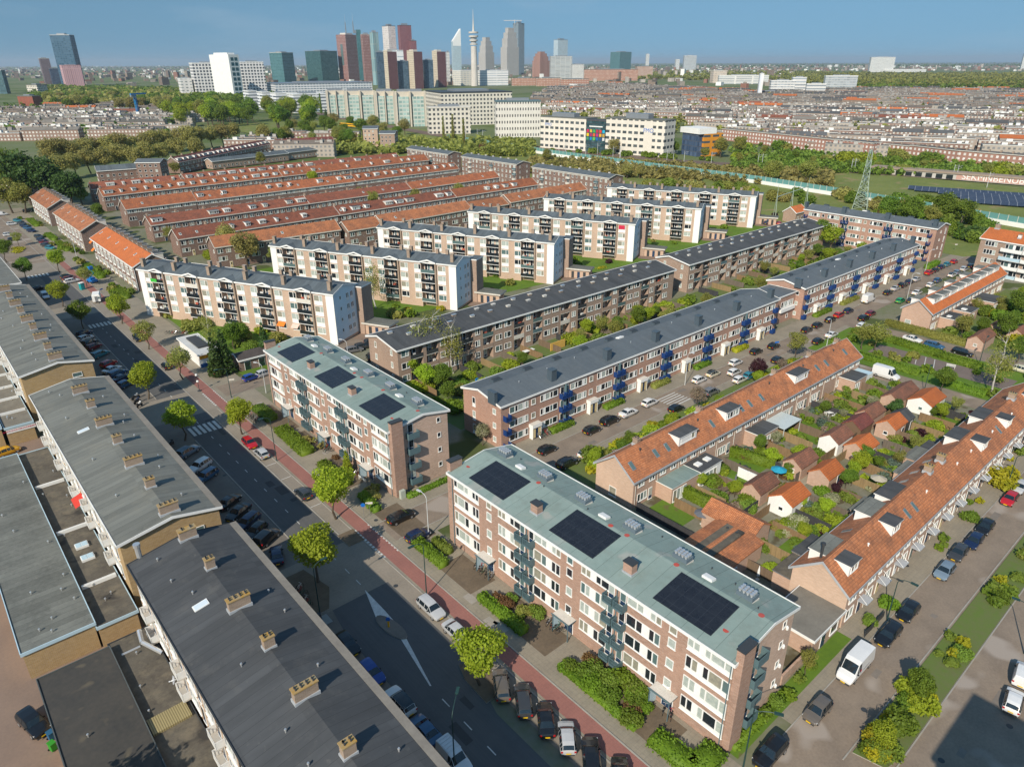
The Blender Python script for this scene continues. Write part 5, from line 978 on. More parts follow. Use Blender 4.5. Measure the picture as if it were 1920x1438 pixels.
# species at unit size: (crown meshes, trunk meshes); crown about 1 high-unit scaled per tree
def mk_lime(leaf='lime',n=4600,size=.2,gap=.34):
    return lambda:([leaves('crown_'+leaf,blob(0,8,3.0,5.4,s,2.5),n,size,LM[leaf],s,gap,.55) for s in (1,2,3,4)],[trunkmesh(5.2,.17,s,BARK,5,1.7) for s in (1,2)])
def mk_big(leaf,n=4200,size=.36,gap=.35): return lambda:([leaves('crown_'+leaf,blob(0,10,5.0,9.0,s,3.0),n,size,LM[leaf],s,gap,.5) for s in (5,6,7)],[trunkmesh(8,.35,s,BARK,7,2.6) for s in (3,4)])
def mk_pop(leaf='olive'): return lambda:([leaves('crown_'+leaf,[(0,0,3+2.2*i,1.5-.08*i,1.5-.08*i,1.9) for i in range(9)],1500,.5,LM[leaf],s,.3,.3) for s in (8,9)],[trunkmesh(18,.3,5,BARK,4,1.2)])
def mk_birch(): return lambda:([leaves('crown_birch',[(0,0,9,2.6,2.6,3.2),(1,.6,6.5,2,2,3),(-1.1,.4,6,1.8,1.8,3),(.2,-1.2,6,1.9,1.9,3)],1900,.22,LM['olive'],s,.55,.3,droop=.45) for s in (10,11)],[trunkmesh(11,.2,6,BIRCHB,6,2.2)])
def mk_bush(leaf,n=1700,size=.115): return lambda:([leaves('foliage_'+leaf,[(0,0,.5,.85,.85,.55),(.5,.2,.45,.5,.5,.45),(-.45,.3,.5,.5,.55,.5),(.1,-.5,.42,.55,.5,.42)],n,size,LM[leaf],s,.25,.45) for s in (12,13,14)],[])
def mk_con(leaf='dark'): return lambda:([leaves('crown_'+leaf,[(0,0,1.0+1.1*i,1.7-.22*i,1.7-.22*i,1.0) for i in range(7)],1600,.28,LM[leaf],s,.25,.5) for s in (15,16)],[trunkmesh(6,.16,7,BARK,2,.4)])
SPEC={'lime':mk_lime(),'fresh':mk_lime('fresh'),'limeg':mk_lime('green'),'limeo':mk_lime('olive',2600,.19,.5),'purple':mk_lime('purple'),'blossom':mk_lime('blossom',2600,.18,.5),'wblossom':mk_lime('whiteblossom',2600,.18,.5),'big_dark':mk_big('dark',4400,.42),'big_green':mk_big('green',4400,.38),'big_olive':mk_big('olive',3600,.36,.4),'big_khaki':mk_big('khaki',3400,.36,.5),'big_lime':mk_big('lime',3000),'big_rust':mk_big('rust',1500,.4,.5),'poplar':mk_pop(),'poplarg':mk_pop('green'),'birch':mk_birch(),'con':mk_con(),'con_rust':mk_con('rust'),'con_lime':mk_con('lime')}
for q in ('shrub','hedge','green','dark','olive','yellow','fresh','purple','rust','blossom','whiteblossom','khaki','bluegreen','lime'): SPEC['bush_'+q]=mk_bush(q)
HREF={'lime':8,'fresh':8,'limeg':8,'limeo':8,'purple':8,'blossom':8,'wblossom':8,'poplar':22,'poplarg':22,'birch':12,'con':8,'con_rust':8,'con_lime':8}
NT={}; BUSH=[]
def tree(sp,px,py,h,label,group=None,wide=1.0,xy=None,name=None,cat=None,z=0.0):
    cr,tr=kind(sp,SPEC[sp]); x,y=xy or G(px,py); bush=sp.startswith('bush')
    ref=HREF.get(sp,1.05 if bush else 12); s=h/ref; i=NT[sp]=NT.get(sp,0)+1
    nm=name or ('shrub' if bush else {'poplar':'poplar_tree','poplarg':'poplar_tree','birch':'birch_tree','con':'conifer_tree','con_rust':'conifer_tree','con_lime':'conifer_tree'}.get(sp,'tree')); ct=cat or ('shrub' if bush else 'tree')
    if bush:
        BUSH.append((h/math.hypot(x,y,65),sp,x,y,h,label,group,wide,z,nm,ct)); return None
        o=inst(nm,cr[i%len(cr)],None,(x,y,z),R.uniform(0,6.28),(s*wide,s*wide,s)); return tag(o,label,ct,group)
    t=thing(nm,label,ct,(x,y,z),R.uniform(0,6.28),group); t.scale=(s*wide,s*wide,s)
    inst('crown',cr[i%len(cr)],t); inst('trunk',tr[i%len(tr)],t); return t
SGT='young limes along the main road'
for a in (('lime',347,826,8.6,'young lime tree rising out of shade at the left end of the zebra'),('fresh',454,814,8.0,'young lime tree at the right side of the zebra, over parked bicycles'),('fresh',630,973,9.6,'tall bright lime tree in the square pit beside the cycle path'),('lime',597,1092,9.4,'bright lime tree in the kerb bulge below the shaded road'),('lime',900,1284,8.6,'bright lime tree in the kerbed pit above the brown grey estate'),('lime',279,748,8.8,'young lime tree beside the motorcycles'),('limeo',343,711,8.2,'thin lime tree in front of the orange kiosk end'),
 ('limeo',279,655,8,'thin lime tree by the bicycles left of the kiosk'),('lime',229,607,8.8,'young lime tree right of the white caravan'),('limeg',157,617,8.4,'green street tree below the white caravan, left of the zebra'),('lime',118,575,8.2,'young lime tree beside the pale road sign, left of the caravan'),('limeo',163,538,7,'thin tree by the turquoise toilet cabin'),('lime',112,511,8.6,'young lime tree at the far zebra crossing'),('limeg',51,526,8,'green tree left of the far zebra, by the yellow brick gable'),('limeg',13,492,9,'green tree behind the yellow flowers at the left edge'),('limeo',36,462,6,'small thin tree over the yellow flower bed')): tree(*a,group=SGT)
for a in (('big_dark',60,385,27,'biggest dark green tree left of the orange terraces'),('big_dark',100,385,24,'dark green tree with forked trunk above the first orange roof'),('big_green',18,372,27,'big mid green tree at the left picture edge'),('big_dark',135,388,18,'dark rounded tree behind the first orange terrace'),('big_olive',48,400,15,'khaki tree with bare trunks in front of the first orange terrace'),('big_green',155,385,11,'light green tree near the white boxed dormer house'),('big_olive',24,400,17,'khaki tree at the left edge behind the white van'),
 ('limeg',188,415,8.5,'round green tree between the second orange terrace and the brown gables'),('con',296,402,10,'slim dark spruce between the brown terraces'),('big_khaki',465,500,13,'large khaki tree beside the left end of the second white flats'),('big_khaki',430,478,12,'khaki tree overlapping the long orange roof'),('limeo',520,500,9,'thin tree in front of the left end of the second white flats'),('limeg',670,462,9,'fresh green tree behind the roof of the second white flats'),('fresh',588,352,10,'bright yellow green tree among the orange roofs'),('limeg',610,388,7,'green tree in front of the second brown terrace'),('big_olive',700,392,9,'olive tree by the right part of the brown terrace'),('big_olive',780,392,10,'olive tree between brown terrace and orange row'),('big_olive',860,380,10,'olive tree in front of the white window band'),('limeo',1075,415,9,'thin tree in front of the fourth white flats'),('big_olive',905,448,8,'thin olive tree in front of the third white flats'),
 ('birch',705,578,14,'weeping birch in front of the second white flats'),('limeo',748,480,10,'thin tree at the left of the third white flats'),('big_olive',330,330,9,'olive tree left of the dark roofed school row'),('big_olive',490,312,10,'olive tree in the middle of the dark roofed school row'),
 ('con',408,706,10,'tall dark conifer beside the orange kiosk end'),('con',426,700,10.5,'dark broad conifer left of the substation'),('con',500,676,9,'dark conifer right of the substation'),('limeg',456,650,7,'round green tree behind the substation'),('birch',400,664,10,'pale birch in the playground garden'),('limeg',440,655,7.5,'leafy tree in the playground hedge'),
 ('birch',790,700,13,'yellowish birch in front of the brown loggia gable'),('birch',815,690,14,'taller yellowish birch in front of the loggias'),('birch',850,700,12,'yellowish birch right of the loggia gable, nearest the grey roof'),('fresh',772,715,6.5,'bright young tree below the first birch'),('fresh',800,735,7,'bright green tree beside the second sage block'),('limeg',830,735,7,'garden tree by the grey roofed gable'),('wblossom',905,835,5,'white hawthorn in bloom at the grey roofed gable'),
 ('limeo',1490,672,7,'olive round tree by the hedge in the side street'),('purple',1418,716,6,'purple leafed cherry over the side street'),('blossom',1305,768,5.5,'pink blossom tree beside the black hatchback'),('con_rust',1635,455,12,'rust brown conifer in front of the far cobalt block'),('big_olive',1605,460,10,'olive tree left of the rust brown conifer'),('big_lime',1555,470,10,'bright green tree in front of the far cobalt block'),('big_green',1535,465,11,'mid green tree beside the far dark roofed block'),('big_olive',1742,428,10,'round olive tree by the railway underpass'),('big_green',1700,425,13,'dark bushy tree behind the far cobalt block, near the noise wall'),('big_green',1765,420,14,'biggest bushy tree by the solar field'),('big_green',1660,412,11,'bushy tree left of the far cobalt chimney'),('big_green',1800,425,12,'bushy tree next to the orange roofed block'),
 ('birch',1858,742,13,'white stemmed weeping birch behind the garden row end'),('limeg',1765,735,6,'dark round tree in the small park'),('limeo',1640,660,8,'olive tree beside the long hedge corner'),('limeo',1615,655,7,'thin tree above the white van lane'),('limeg',1905,600,9,'green tree behind the far salmon row, at the right edge'),('limeo',1800,635,7,'yellow green tree by the salmon gable extension'),('limeg',1880,640,8,'bright green tree behind the round shed'),('limeg',1905,680,7,'green tree at the right edge by the birch'),
 ('big_khaki',1150,290,12,'green khaki tree in front of the cream office by the tracks'),('big_olive',1350,295,15,'tall bushy tree right of the orange office'),('big_olive',1385,290,14,'second bushy tree right of the orange office'),('big_olive',1320,300,9,'small tree in front of the orange office'),('big_green',1265,290,10,'tree at the right corner of the cream office'),('poplar',850,270,24,'tallest bare poplar in front of the cream grid office'),('poplar',870,278,23,'second bare poplar in front of the cream grid office'),('poplar',832,262,20,'thinner bare poplar left of the tall pair'),
 ('poplarg',588,218,26,'left one of the two tall dark poplars by the white office wings'),('poplarg',603,215,27,'right one of the two tall dark poplars by the white office wings'),('con',613,235,17,'dark conifer right of the two tall poplars'),('big_rust',905,290,9,'reddish bare tree behind the brown flats'),('big_khaki',1175,335,9,'khaki bush tree by the noise wall'),('big_khaki',1200,335,8,'second khaki bush tree by the noise wall'),('big_olive',1025,305,10,'olive tree at the gap in the noise wall'),('big_lime',1410,380,9,'green tree beside the pylon portal'),('big_olive',1445,345,14,'tall olive tree in the gap of the noise wall'),('big_olive',1510,345,14,'second tall olive tree in front of the tracks')): tree(*a)
# rows and belts of alike trees
for i in range(17):
    px=100+21.5*i; tree('big_khaki',px+R.uniform(-4,4),318-3.1*i+R.uniform(-3,3),19*R.uniform(.9,1.1),'khaki plane tree in the long belt behind the terraces','plane trees in the belt behind the terraces')
for i in range(10):
    tree('big_khaki',115+28*i+R.uniform(-5,5),338-3.9*i+R.uniform(-4,4),17*R.uniform(.9,1.1),'khaki plane tree in the front line of the belt behind the terraces','plane trees in the front line of the belt')
for i in range(60):
    px=300+R.random()**.8*290; tree(R.choice(('big_green','big_lime','big_green','big_olive')),px,238-R.uniform(0,42)+(px-330)*.02,R.uniform(19,27),'fresh green tree in the wood below the white offices','trees in the wood below the white offices')
for i in range(28):
    tree(R.choice(('big_olive','big_khaki','big_green')),R.uniform(90,330),215-R.uniform(0,25),R.uniform(18,25),'olive tree in the park left of the blue crane','trees in the park by the blue crane')
for i in range(30):
    px=R.uniform(480,760); tree(R.choice(('big_olive','big_green','big_khaki','big_green')),px,R.uniform(236,278),R.uniform(11,18),'leafy tree along the tram line','trees along the tram line')
for i in range(55):
    px=R.uniform(985,1830); y=295+(px-985)*.105+R.uniform(-6,16); tree(R.choice(('bush_olive','bush_khaki','bush_shrub','bush_green','bush_khaki')),px,y+18,R.uniform(3,6),'wild bush on the railway bank','bushes on the railway bank')
for i in range(40):
    tree(R.choice(('bush_green','bush_hedge','bush_shrub','bush_dark')),R.uniform(1600,1850),R.uniform(400,455)-0,R.uniform(3,6),'dense bush between the far cobalt block and the noise wall','bushes before the noise wall')
for i in range(60):
    px=R.uniform(1360,1920); tree(R.choice(('big_olive','bush_green','bush_olive','big_green','bush_lime')),px,275+(px-1360)*.065+R.uniform(-4,30),R.uniform(4,9),'garden tree on the allotments beyond the tracks','trees on the allotments beyond the tracks')
for i in range(22):
    px=R.uniform(1015,1330); tree(R.choice(('bush_hedge','bush_green','bush_shrub')),px,283+(px-1015)*.055+R.uniform(-1,3),R.uniform(2.5,4.5),'green bush at the foot of the cream offices','bushes at the foot of the cream offices')
def hedge(label,pts,w,h,leaf='hedge',group=None,dens=30,size=.16):
    "clipped hedge along a polyline of ground points"
    v=[];c=MB()
    for (x0,y0),(x1,y1) in zip(pts[:-1],pts[1:]):
        L=math.hypot(x1-x0,y1-y0); n=int(L*(w+2*h)*dens); t=rg.random(n)*L; side=rg.random(n)*(w+2*h); ux,uy=(x1-x0)/L,(y1-y0)/L
        off=np.where(side<h,-w/2,np.where(side<h+w,side-h-w/2,w/2)); z=np.where(side<h,side,np.where(side<h+w,h,side-h-w)); off=off+rg.normal(size=n)*.07; z=z+rg.normal(size=n)*.07
        p=np.stack([x0+ux*t-uy*off,y0+uy*t+ux*off,z],1); v.append(p)
        nx,ny=-uy*w*.42,ux*w*.42; k=len(c.v); c.v+=[(x0+nx,y0+ny,0),(x0-nx,y0-ny,0),(x1-nx,y1-ny,0),(x1+nx,y1+ny,0),(x0+nx,y0+ny,h*.93),(x0-nx,y0-ny,h*.93),(x1-nx,y1-ny,h*.93),(x1+nx,y1+ny,h*.93)]
        for f in ((0,1,5,4),(1,2,6,5),(2,3,7,6),(3,0,4,7),(4,5,6,7)): c.f.append(tuple(k+q for q in f)); c.m.append(0)
    p=np.concatenate(v); n=len(p); nr=rg.normal(size=(n,3)); nr[:,2]+=.5; nr/=np.linalg.norm(nr,axis=1)[:,None]; t=np.cross(nr,rg.normal(size=(n,3))); t/=np.linalg.norm(t,axis=1)[:,None]; b=np.cross(nr,t); s=size*(.6+.8*rg.random(n))[:,None]
    q=np.stack([p-t*s*.5-b*s*.5,p+t*s*.5-b*s*.5,p+t*s*.5+b*s*.5,p-t*s*.5+b*s*.5],1).reshape(-1,3); k=len(q)
    fq=np.concatenate([np.arange(k).reshape(-1,4),np.array(c.f)+k]); me=np_mesh('hedge',np.concatenate([q,np.array(c.v)]),fq,[LM[leaf]])
    return tag(inst('hedge',me),label,'hedge',group)
hedge('clipped hedge with rounded ends before the first door of the nearest sage block',[(45.3,74.0),(45.3,66.8)],1.7,1.0); hedge('second small clipped hedge behind the rounded one by the porch',[(47.6,72.5),(47.6,68.6)],1.3,1.0,'shrub')
hedge('long low hedge below the middle of the nearest sage block',[(45.2,58.6),(45.2,49.8)],1.5,.9); hedge('low green hedge around the bush bed of the nearest sage block',[(44.9,43.2),(44.9,31.6)],1.2,.7); hedge('clipped hedge at the bottom edge by the bicycle',[(45.4,29.8),(45.6,24.6),(49.2,24.4)],2.6,.8)
hedge('clipped hedge between the bicycles and the cycle path, left of the second sage block',[(45.6,121.2),(45.2,108.8)],2.8,1.0); hedge('clipped hedge before the evergreen of the second sage block',[(45.4,104.0),(45.4,94.5)],1.8,1.0); hedge('hedge curving at the corner of the second sage block',[(45.6,90.4),(45.2,84.8)],1.5,1.0); hedge('low hedge along the right gable of the second sage block',[(51,84.9),(62,84.9)],.9,.7)
hedge('dark hedge by the upper end of the second sage block',[(46,133.2),(46,126)],2.4,1.1,'green'); hedge('grassy hedge strip under the right gable of the nearest sage block',[(50.5,23.5),(61,23.4)],.9,.5)
for i,(x0,x1) in enumerate(((84,90),(99.5,105),(115,120.5),(130.5,136),(146.5,152),(186,195),(202,212))): hedge('low hedge under the cobalt balconies, %s from the left'%('first','second','third','fourth','fifth','sixth','seventh')[i],[(x0,85.4),(x1,85.4)],1.5,.9,('hedge','hedge','olive','hedge','yellow','hedge','olive')[i],'hedges under the cobalt balconies')
hedge('long tall clipped hedge along the lane of parked white, blue and black cars',[(194.4,69.5),(193.2,46.0)],1.6,1.7,'olive'); hedge('tall hedge along the gardens of the middle salmon row end',[(102.5,57.8),(104.5,50)],1.3,1.9); hedge('clipped hedge in the second garden of the middle salmon row',[(85.6,56.5),(85.6,49)],1.3,1.9,'hedge'); hedge('street end hedge below the far cobalt block',[(262,84.8),(272.0,84.8)],1.8,1.3)
for i,pts in enumerate(([(183,73),(183,62),(181.8,52),(180.2,42)],[(167,67),(166,50)],[(165.5,45),(164.6,36)])): hedge(('rounded hedge along the white play lines of the small park','clipped hedge on the lower side of the small park','low hedge near the yellow bush in the small park')[i],pts,(3.4,2.6,2.4)[i],1.0)
# shrubs
def scatter(sp,n,x0,y0,x1,y1,h0,h1,label,group):
    for i in range(n): tree('bush_'+(R.choice(sp) if isinstance(sp,(tuple,list)) else sp),0,0,R.uniform(h0,h1),label,group,xy=(R.uniform(x0,x1),R.uniform(y0,y1)))
scatter(('hedge','shrub','green','hedge'),12,45.2,32,48.6,43,1.0,1.9,'bush in the thick bed before the nearest sage block','bushes in the thick bed'); scatter(('olive','shrub','rust'),6,46,32.5,48.8,42,1.0,1.7,'brownish bush in the thick bed before the nearest sage block','brownish bushes in the thick bed')
scatter(('rust','olive','shrub'),7,46.2,50,48.8,57,.7,1.4,'brownish shrub behind the long low hedge','shrubs behind the long low hedge'); scatter(('olive','rust','khaki'),9,46.4,85,48.8,120,.6,1.3,'dry shrub in the beds of the second sage block','shrubs in the beds of the second sage block')
tree('con_lime',0,0,4.4,'cone shaped evergreen before the second sage block','',1.1,xy=(47.6,98.5))
for x0,x1,n,h,nm in ((60.5,67,8,1.7,'near'),(69,76,8,1.7,'middle'),(79,85,8,1.1,'far'),(88,104,12,1.2,'farther'),(108,160,20,1.5,'farthest')):
    scatter(('green','shrub','lime','green','olive','shrub','yellow'),n,x0,12.2,x1,14.6,h*.6,h*1.2,'bush on the planted median, %s part'%nm,'bushes on the %s part of the median'%nm)
tree('big_green',0,0,5.0,'largest spiky green bush on the median, beside the building shadow','',.75,xy=(71,13.4)); tree('big_lime',0,0,4.2,'broad spiky bush at the near end of the median','',.8,xy=(61.8,13.3))
scatter(('shrub','fresh','green','olive','hedge','lime','shrub','green'),100,74,99.5,176,120.5,1.0,2.6,'garden shrub between grey and dark roofed blocks','shrubs between grey and dark roofed blocks')
scatter(('shrub','olive','green','hedge','khaki'),36,182,99.5,262,120.5,1.0,2.6,'garden shrub behind the far cobalt block','shrubs behind the far cobalt block')
scatter(('shrub','fresh','green','hedge','olive','lime','green','purple','whiteblossom','bluegreen','shrub','hedge'),120,77,33,155,41,.6,1.9,'small garden shrub on the near side of the garden path','shrubs on the near side of the garden path')
scatter(('shrub','fresh','green','hedge','lime','blossom','rust','green','bluegreen','shrub','hedge'),120,86,46,155,57.5,.6,1.9,'small garden shrub on the far side of the garden path','shrubs on the far side of the garden path')
scatter(('green','hedge','shrub','fresh','blossom','yellow','olive'),44,78,67.4,152,73.8,1.1,2.6,'front garden bush of the middle salmon row','front garden bushes of the middle salmon row')
scatter(('green','hedge','shrub','olive','yellow'),34,196,41,254,57.5,1.2,3.0,'garden bush behind the far salmon row','garden bushes behind the far salmon row'); scatter(('shrub','green','olive','hedge'),26,164,26,185,74,.8,1.8,'low shrub in the small park','low shrubs in the small park')
scatter(('green','yellow','hedge','shrub','purple'),16,78,22.0,150,23.8,.7,1.5,'doorstep shrub of the nearest salmon row','doorstep shrubs of the nearest salmon row'); scatter(('hedge','shrub','green'),7,55,23.0,68,24.0,.5,1.1,'low plant under the nearest gable','low plants under the nearest gable')
tree('yellow' if 'yellow' in SPEC else 'bush_yellow',0,0,3.0,'bright yellow bush by the far canopies of the nearest salmon row','',1.1,xy=(128,22.4)); tree('limeo',0,0,4.0,'sapling tied to a stake on the grass verge','',.7,xy=(65.5,23.5)); tree('purple',0,0,2.6,'dark purple maple bush between two sheds','',1.0,xy=(104,39.0)); tree('fresh',0,0,4.6,'big bright garden tree by the parasol','',1.1,xy=(113.5,39.5)); tree('big_dark',0,0,4.4,'dark rounded garden tree beside the orange shed','',.9,xy=(139.6,44.5))
for x,y,l in ((104,165,'left'),(112,160,'middle')): tree('bush_yellow',0,0,1.4,'yellow shrub on the lawn right of the white flats, %s one'%l,'yellow lawn shrubs',xy=(x,y))
for i in range(6):
    x,y=WP[i]; scatter(('green','hedge','purple','shrub','olive'),9,x+32,y-52,x+62,y-36,.9,2.2,'lawn shrub between the white flats','lawn shrubs between the white flats')
scatter(('green','shrub','hedge','olive','lime'),26,51,156,66,208,1.2,2.8,'playground shrub before the nearest white flats','playground shrubs'); scatter(('olive','hedge','shrub'),18,44.5,236,50.5,300,.9,1.9,'shrub before the nearest orange terrace','shrubs before the nearest orange terrace'); scatter(('olive','hedge','green'),18,44,300,50.5,400,.9,1.9,'hedge shrub before the farther orange terraces','hedge shrubs before the farther orange terraces')
for i,(a,b) in enumerate(((232,246),(262,284),(312,330),(336,350),(372,390))): hedge('front hedge along the orange terraces, number %s from the caravan'%('one','two','three','four','five')[i],[(47,a),(47,b)],2.4,1.1,group='front hedges of the orange terraces')
for sp,n_,x0,y0,x1,y1,h0,h1,lb,gr in ((('limeo','limeg','lime','fresh'),26,76,101,172,118,3.5,6.5,'small garden tree between the grey and dark roofed blocks','garden trees between the grey and dark roofed blocks'),(('limeo','limeg','lime'),16,184,101,260,118,3.5,6.5,'small garden tree behind the far cobalt block','garden trees behind the far cobalt block'),(('lime','limeg','fresh','limeo'),14,80,34,154,41,2.4,4.2,'small garden tree on the near side of the garden path','garden trees on the near side of the garden path'),(('lime','limeg','fresh','wblossom'),14,88,47,154,56.5,2.4,4.2,'small garden tree on the far side of the garden path','garden trees on the far side of the garden path'),(('limeg','lime','limeo'),12,198,42,252,57,3,5.5,'small garden tree behind the far salmon row','garden trees behind the far salmon row'),(('limeg','lime','blossom'),9,80,68,150,73,2.8,4.5,'small front garden tree of the middle salmon row','front garden trees of the middle salmon row'),(('limeo','olive' if 0 else 'limeg'),14,78,255,262,415,5,8,'backyard tree between the red terraces','backyard trees between the red terraces')):
    for i in range(n_): tree(R.choice(sp),0,0,R.uniform(h0,h1),lb,gr,xy=(R.uniform(x0,x1),R.uniform(y0,y1)) if 'red terraces' not in lb else (R.uniform(x0,x1),R.choice((258,297,330,372,410))+R.uniform(-4,4)))
fb=MB(); fl=leaves('flowers',[(0,0,.3,4.5,2.2,.5),(3,2,.3,2.5,2,.5),(-3,-1,.3,2.5,1.5,.5)],900,.3,LM['yellow'],3,.2,.2); tag(inst('flower_bed',fl,None,(*G(35,470),0),rad(60)),'bright yellow flower bed in the upper left street','flower bed')
fl2=leaves('flowers',[(0,0,.25,2.6,1.2,.4)],300,.22,LM['yellow'],4,.2,.2); tag(inst('flower_bed',fl2,None,(*G(1128,503),0),rad(0)),'yellow flower bed beside the third white flats','flower bed')
for i in range(60):
    k=R.choice((0,1,1)); 
tg=[(76,262,252,270),(76,292,262,302),(78,318,264,341),(78,360,266,386),(80,404,270,416)]
for i,(x0,y0,x1,y1) in enumerate(tg): scatter(('green','olive','shrub','khaki','lime'),14,x0,y0,x1,y1,1.5,3.5,'backyard bush between the red terraces','backyard bushes between the red terraces')
# ================================================================== street furniture
def lamp(px,py,h,label,m=None,arm=1.6,ang=0,xy=None,cat='street lamp'):
    m=m or DKMET; x,y=xy or G(px,py); t=thing('street_lamp',label,cat,(x,y,0),rad(ang),'street lamps')
    p=MB(); p.tube((0,0,0),(0,0,1.2),.1,.085,8); p.tube((0,0,1.2),(0,0,h-.9),.08,.05,8)
    pr=(0,0,h-.9)
    for k in range(1,6): a=k/5*math.pi/2; q=(arm*(1-math.cos(a)),0,h-.9+.9*math.sin(a)); p.tube(pr,q,.05,.045,6); pr=q
    p.obj('pole',m,t); hd=MB(); hd.box(arm-.1,-.16,h-.07,arm+.75,.16,h+.07,0); hd.box(arm,-.12,h-.1,arm+.65,.12,h-.071,1); hd.obj('lamp_head',[m,OFFW],t); return t
LG=plain('lamp_green_metal',(.02,.055,.05),.5); LW=plain('lamp_grey_white',(.62,.64,.64),.5,.5,.2)
for a in ((800,1117,9,'tall dark lamp post with bracket sign beside the red cycle path',LG,1.5,180),(519,864,9,'slim dark lamp post by the red cycle path opposite the second sage block',LG,1.2,180),(804,1005,7.5,'white curved lamp post carrying a blue sign in the side street mouth',LW,1.2,100),(853,1447,8.5,'green headed lamp post in front of the white small van',LG,2.2,40),(1393,1440,8.5,'dark curved lamp post under the nearest gable',LG,1.9,-60),(1663,1163,7,'dark lamp post beside two black cars in the brick street',LG,1.5,-90),(1886,918,7,'dark lamp post opposite the red car in the brick street',LG,1.5,-90),(1920,1225,7,'dark lamp post at the right edge beside the white van',LG,2.2,100),
 (1284,722,8,'white lamp post by the white porch in the side street',LW,.8,-90),(1700,563,8.5,'tall white lamp post beside the green covered car',LW,1.2,-90),(1733,516,8.5,'tall white lamp post near the street end hedge',LW,1.2,-20),(1549,653,8,'white lamp post beside the white saloon in the side street',LW,1.2,180),(499,737,7,'white lamp post in front of the second sage block end',LW,1.2,120),(144,483,8,'pale lamp post by the middle orange terrace',LW,.8,-160),(434,745,7,'grey lamp post behind the lime over the parked bicycles',LG,1.8,180),(655,690,7,'white lamp post in the parking corner behind the second sage block',LW,1.2,120),(1835,685,7,'dark lamp post by the blue garage door near the hedge',LG,.6,0),(1732,735,6,'dark lamp post beside the shed with blue felt',LG,.3,0),(600,1150,8,'dark lamp post in the kerb bulge',LG,1.2,0)): lamp(*a[:4],m=a[4],arm=a[5],ang=a[6])
def sign(px,py,h,label,disc,col,txt=None,ang=0,w=.35):
    x,y=G(px,py); t=thing('road_sign',label,'sign',(x,y,0),rad(ang)); MB().tube((0,0,0),(0,0,h),.035,.035,6).obj('pole',METAL,t); m=MB()
    if disc=='round': 
        k=[(w*math.cos(q*math.pi/8),w*math.sin(q*math.pi/8)) for q in range(16)]; m.prism(k,0,.03,0); o=m.obj('sign_plate',col,t,(-.04,0,h-.35)); o.rotation_euler=(rad(90),0,rad(-90))
    elif disc=='tri': m.prism([(-.42,.36),(.42,.36),(0,-.36)],0,.03,0); m.prism([(-.25,.27),(.25,.27),(0,-.16)],.031,.036,1); o=m.obj('sign_plate',[plain('sign_red2',(.6,.03,.03),.5),WHITE],t,(-.04,0,h-.3)); o.rotation_euler=(rad(90),0,rad(-90))
    else: m.box(-w*1.6,-.03,h-.5,w*1.6,-.0,h-.12,0); m.obj('sign_plate',col,t)
    return t
SBL=plain('sign_blue',(.01,.14,.52),.45)
sign(683,972,2.9,'round blue cycle path sign on a white post beside the corner hedge','round',SBL,ang=60); sign(694,966,2.6,'pale name board on a post at the corner of the second sage block','rect',OFFW,ang=-30); sign(880,1262,2.4,'red rimmed triangular give way sign at the kerbed tree pit','tri',None,ang=40); sign(437,728,2.4,'white name board on a post by the low shrub of the short brick street','rect',OFFW,ang=-20); sign(1790,470,2.6,'white sign at the end of the side street','rect',OFFW,ang=-30); sign(1560,565,2.4,'small blue parking sign by the white van','rect',SBL,ang=-30); sign(1455,655,2.2,'blue sign post at the left of the link building hedge','rect',SBL,ang=-30); sign(193,556,2.6,'blue sign post right of the caravan','rect',SBL,ang=30)
x,y=G(729,1176); t=thing('island_post','yellow traffic post with round blue arrow sign on the small island','post',(x,y,.13)); MB().tube((0,0,0),(0,0,.95),.13,.13,10).obj('post',plain('post_yellow',(.75,.40,.01),.5),t); m=MB(); m.prism([(.3*math.cos(q*math.pi/8),.3*math.sin(q*math.pi/8)) for q in range(16)],0,.05); o=m.obj('sign_plate',SBL,t,(0,.0,1.25)); o.rotation_euler=(rad(90),0,rad(-40))
x,y=G(374,733); t=thing('belisha_post','crossing post with two white globes between cycle path and junction','post',(x,y,0)); MB().tube((0,0,0),(0,0,3.6),.06,.05,8).lathe([(.45,0),(.4,.15),(.06,.2)],8).obj('pole',DKMET,t)
for z in (2.3,3.8): MB().lathe([(.03,z-.3),(.26,z-.12),(.26,z+.12),(.03,z+.3)],10).obj('globe',WHITE,t)
# bicycles
bk=MB()
for cx in (-.52,.52):
    for q in range(14): a,b=q*2*math.pi/14,(q+1)*2*math.pi/14; bk.tube((cx+.33*math.cos(a),0,.34+.33*math.sin(a)),(cx+.33*math.cos(b),0,.34+.33*math.sin(b)),.022,.022,4,1)
for p,q in (((-.52,0,.34),(-.12,0,.3)),((-.12,0,.3),(-.25,0,.82)),((-.52,0,.34),(-.22,0,.7)),((-.12,0,.3),(.35,0,.74)),((-.22,0,.72),(.35,0,.78)),((.52,0,.34),(.33,0,.95)),((.33,-.28,1.0),(.33,.28,1.0))): bk.tube(p,q,.024,.024,5,0)
bk.box(-.4,-.09,.83,-.12,.09,.9,1); bk.box(-.7,-.1,.66,-.35,.1,.69,1)
BKM=[bk.mesh('bicycle',[c,BLACK]) for c in (DKMET,SILV,plain('bike_red',(.4,.02,.02),.4),plain('bike_green',(.02,.1,.06),.4))]
def bikes(n,x,y,dx,dy,ang,place,grp):
    for i in range(n): tag(inst('bicycle',BKM[(i*7+n)%4],None,(x+dx*i+R.uniform(-.1,.1),y+dy*i,.0),rad(ang+R.uniform(-18,18))),'bicycle parked '+place,'bicycle',grp)
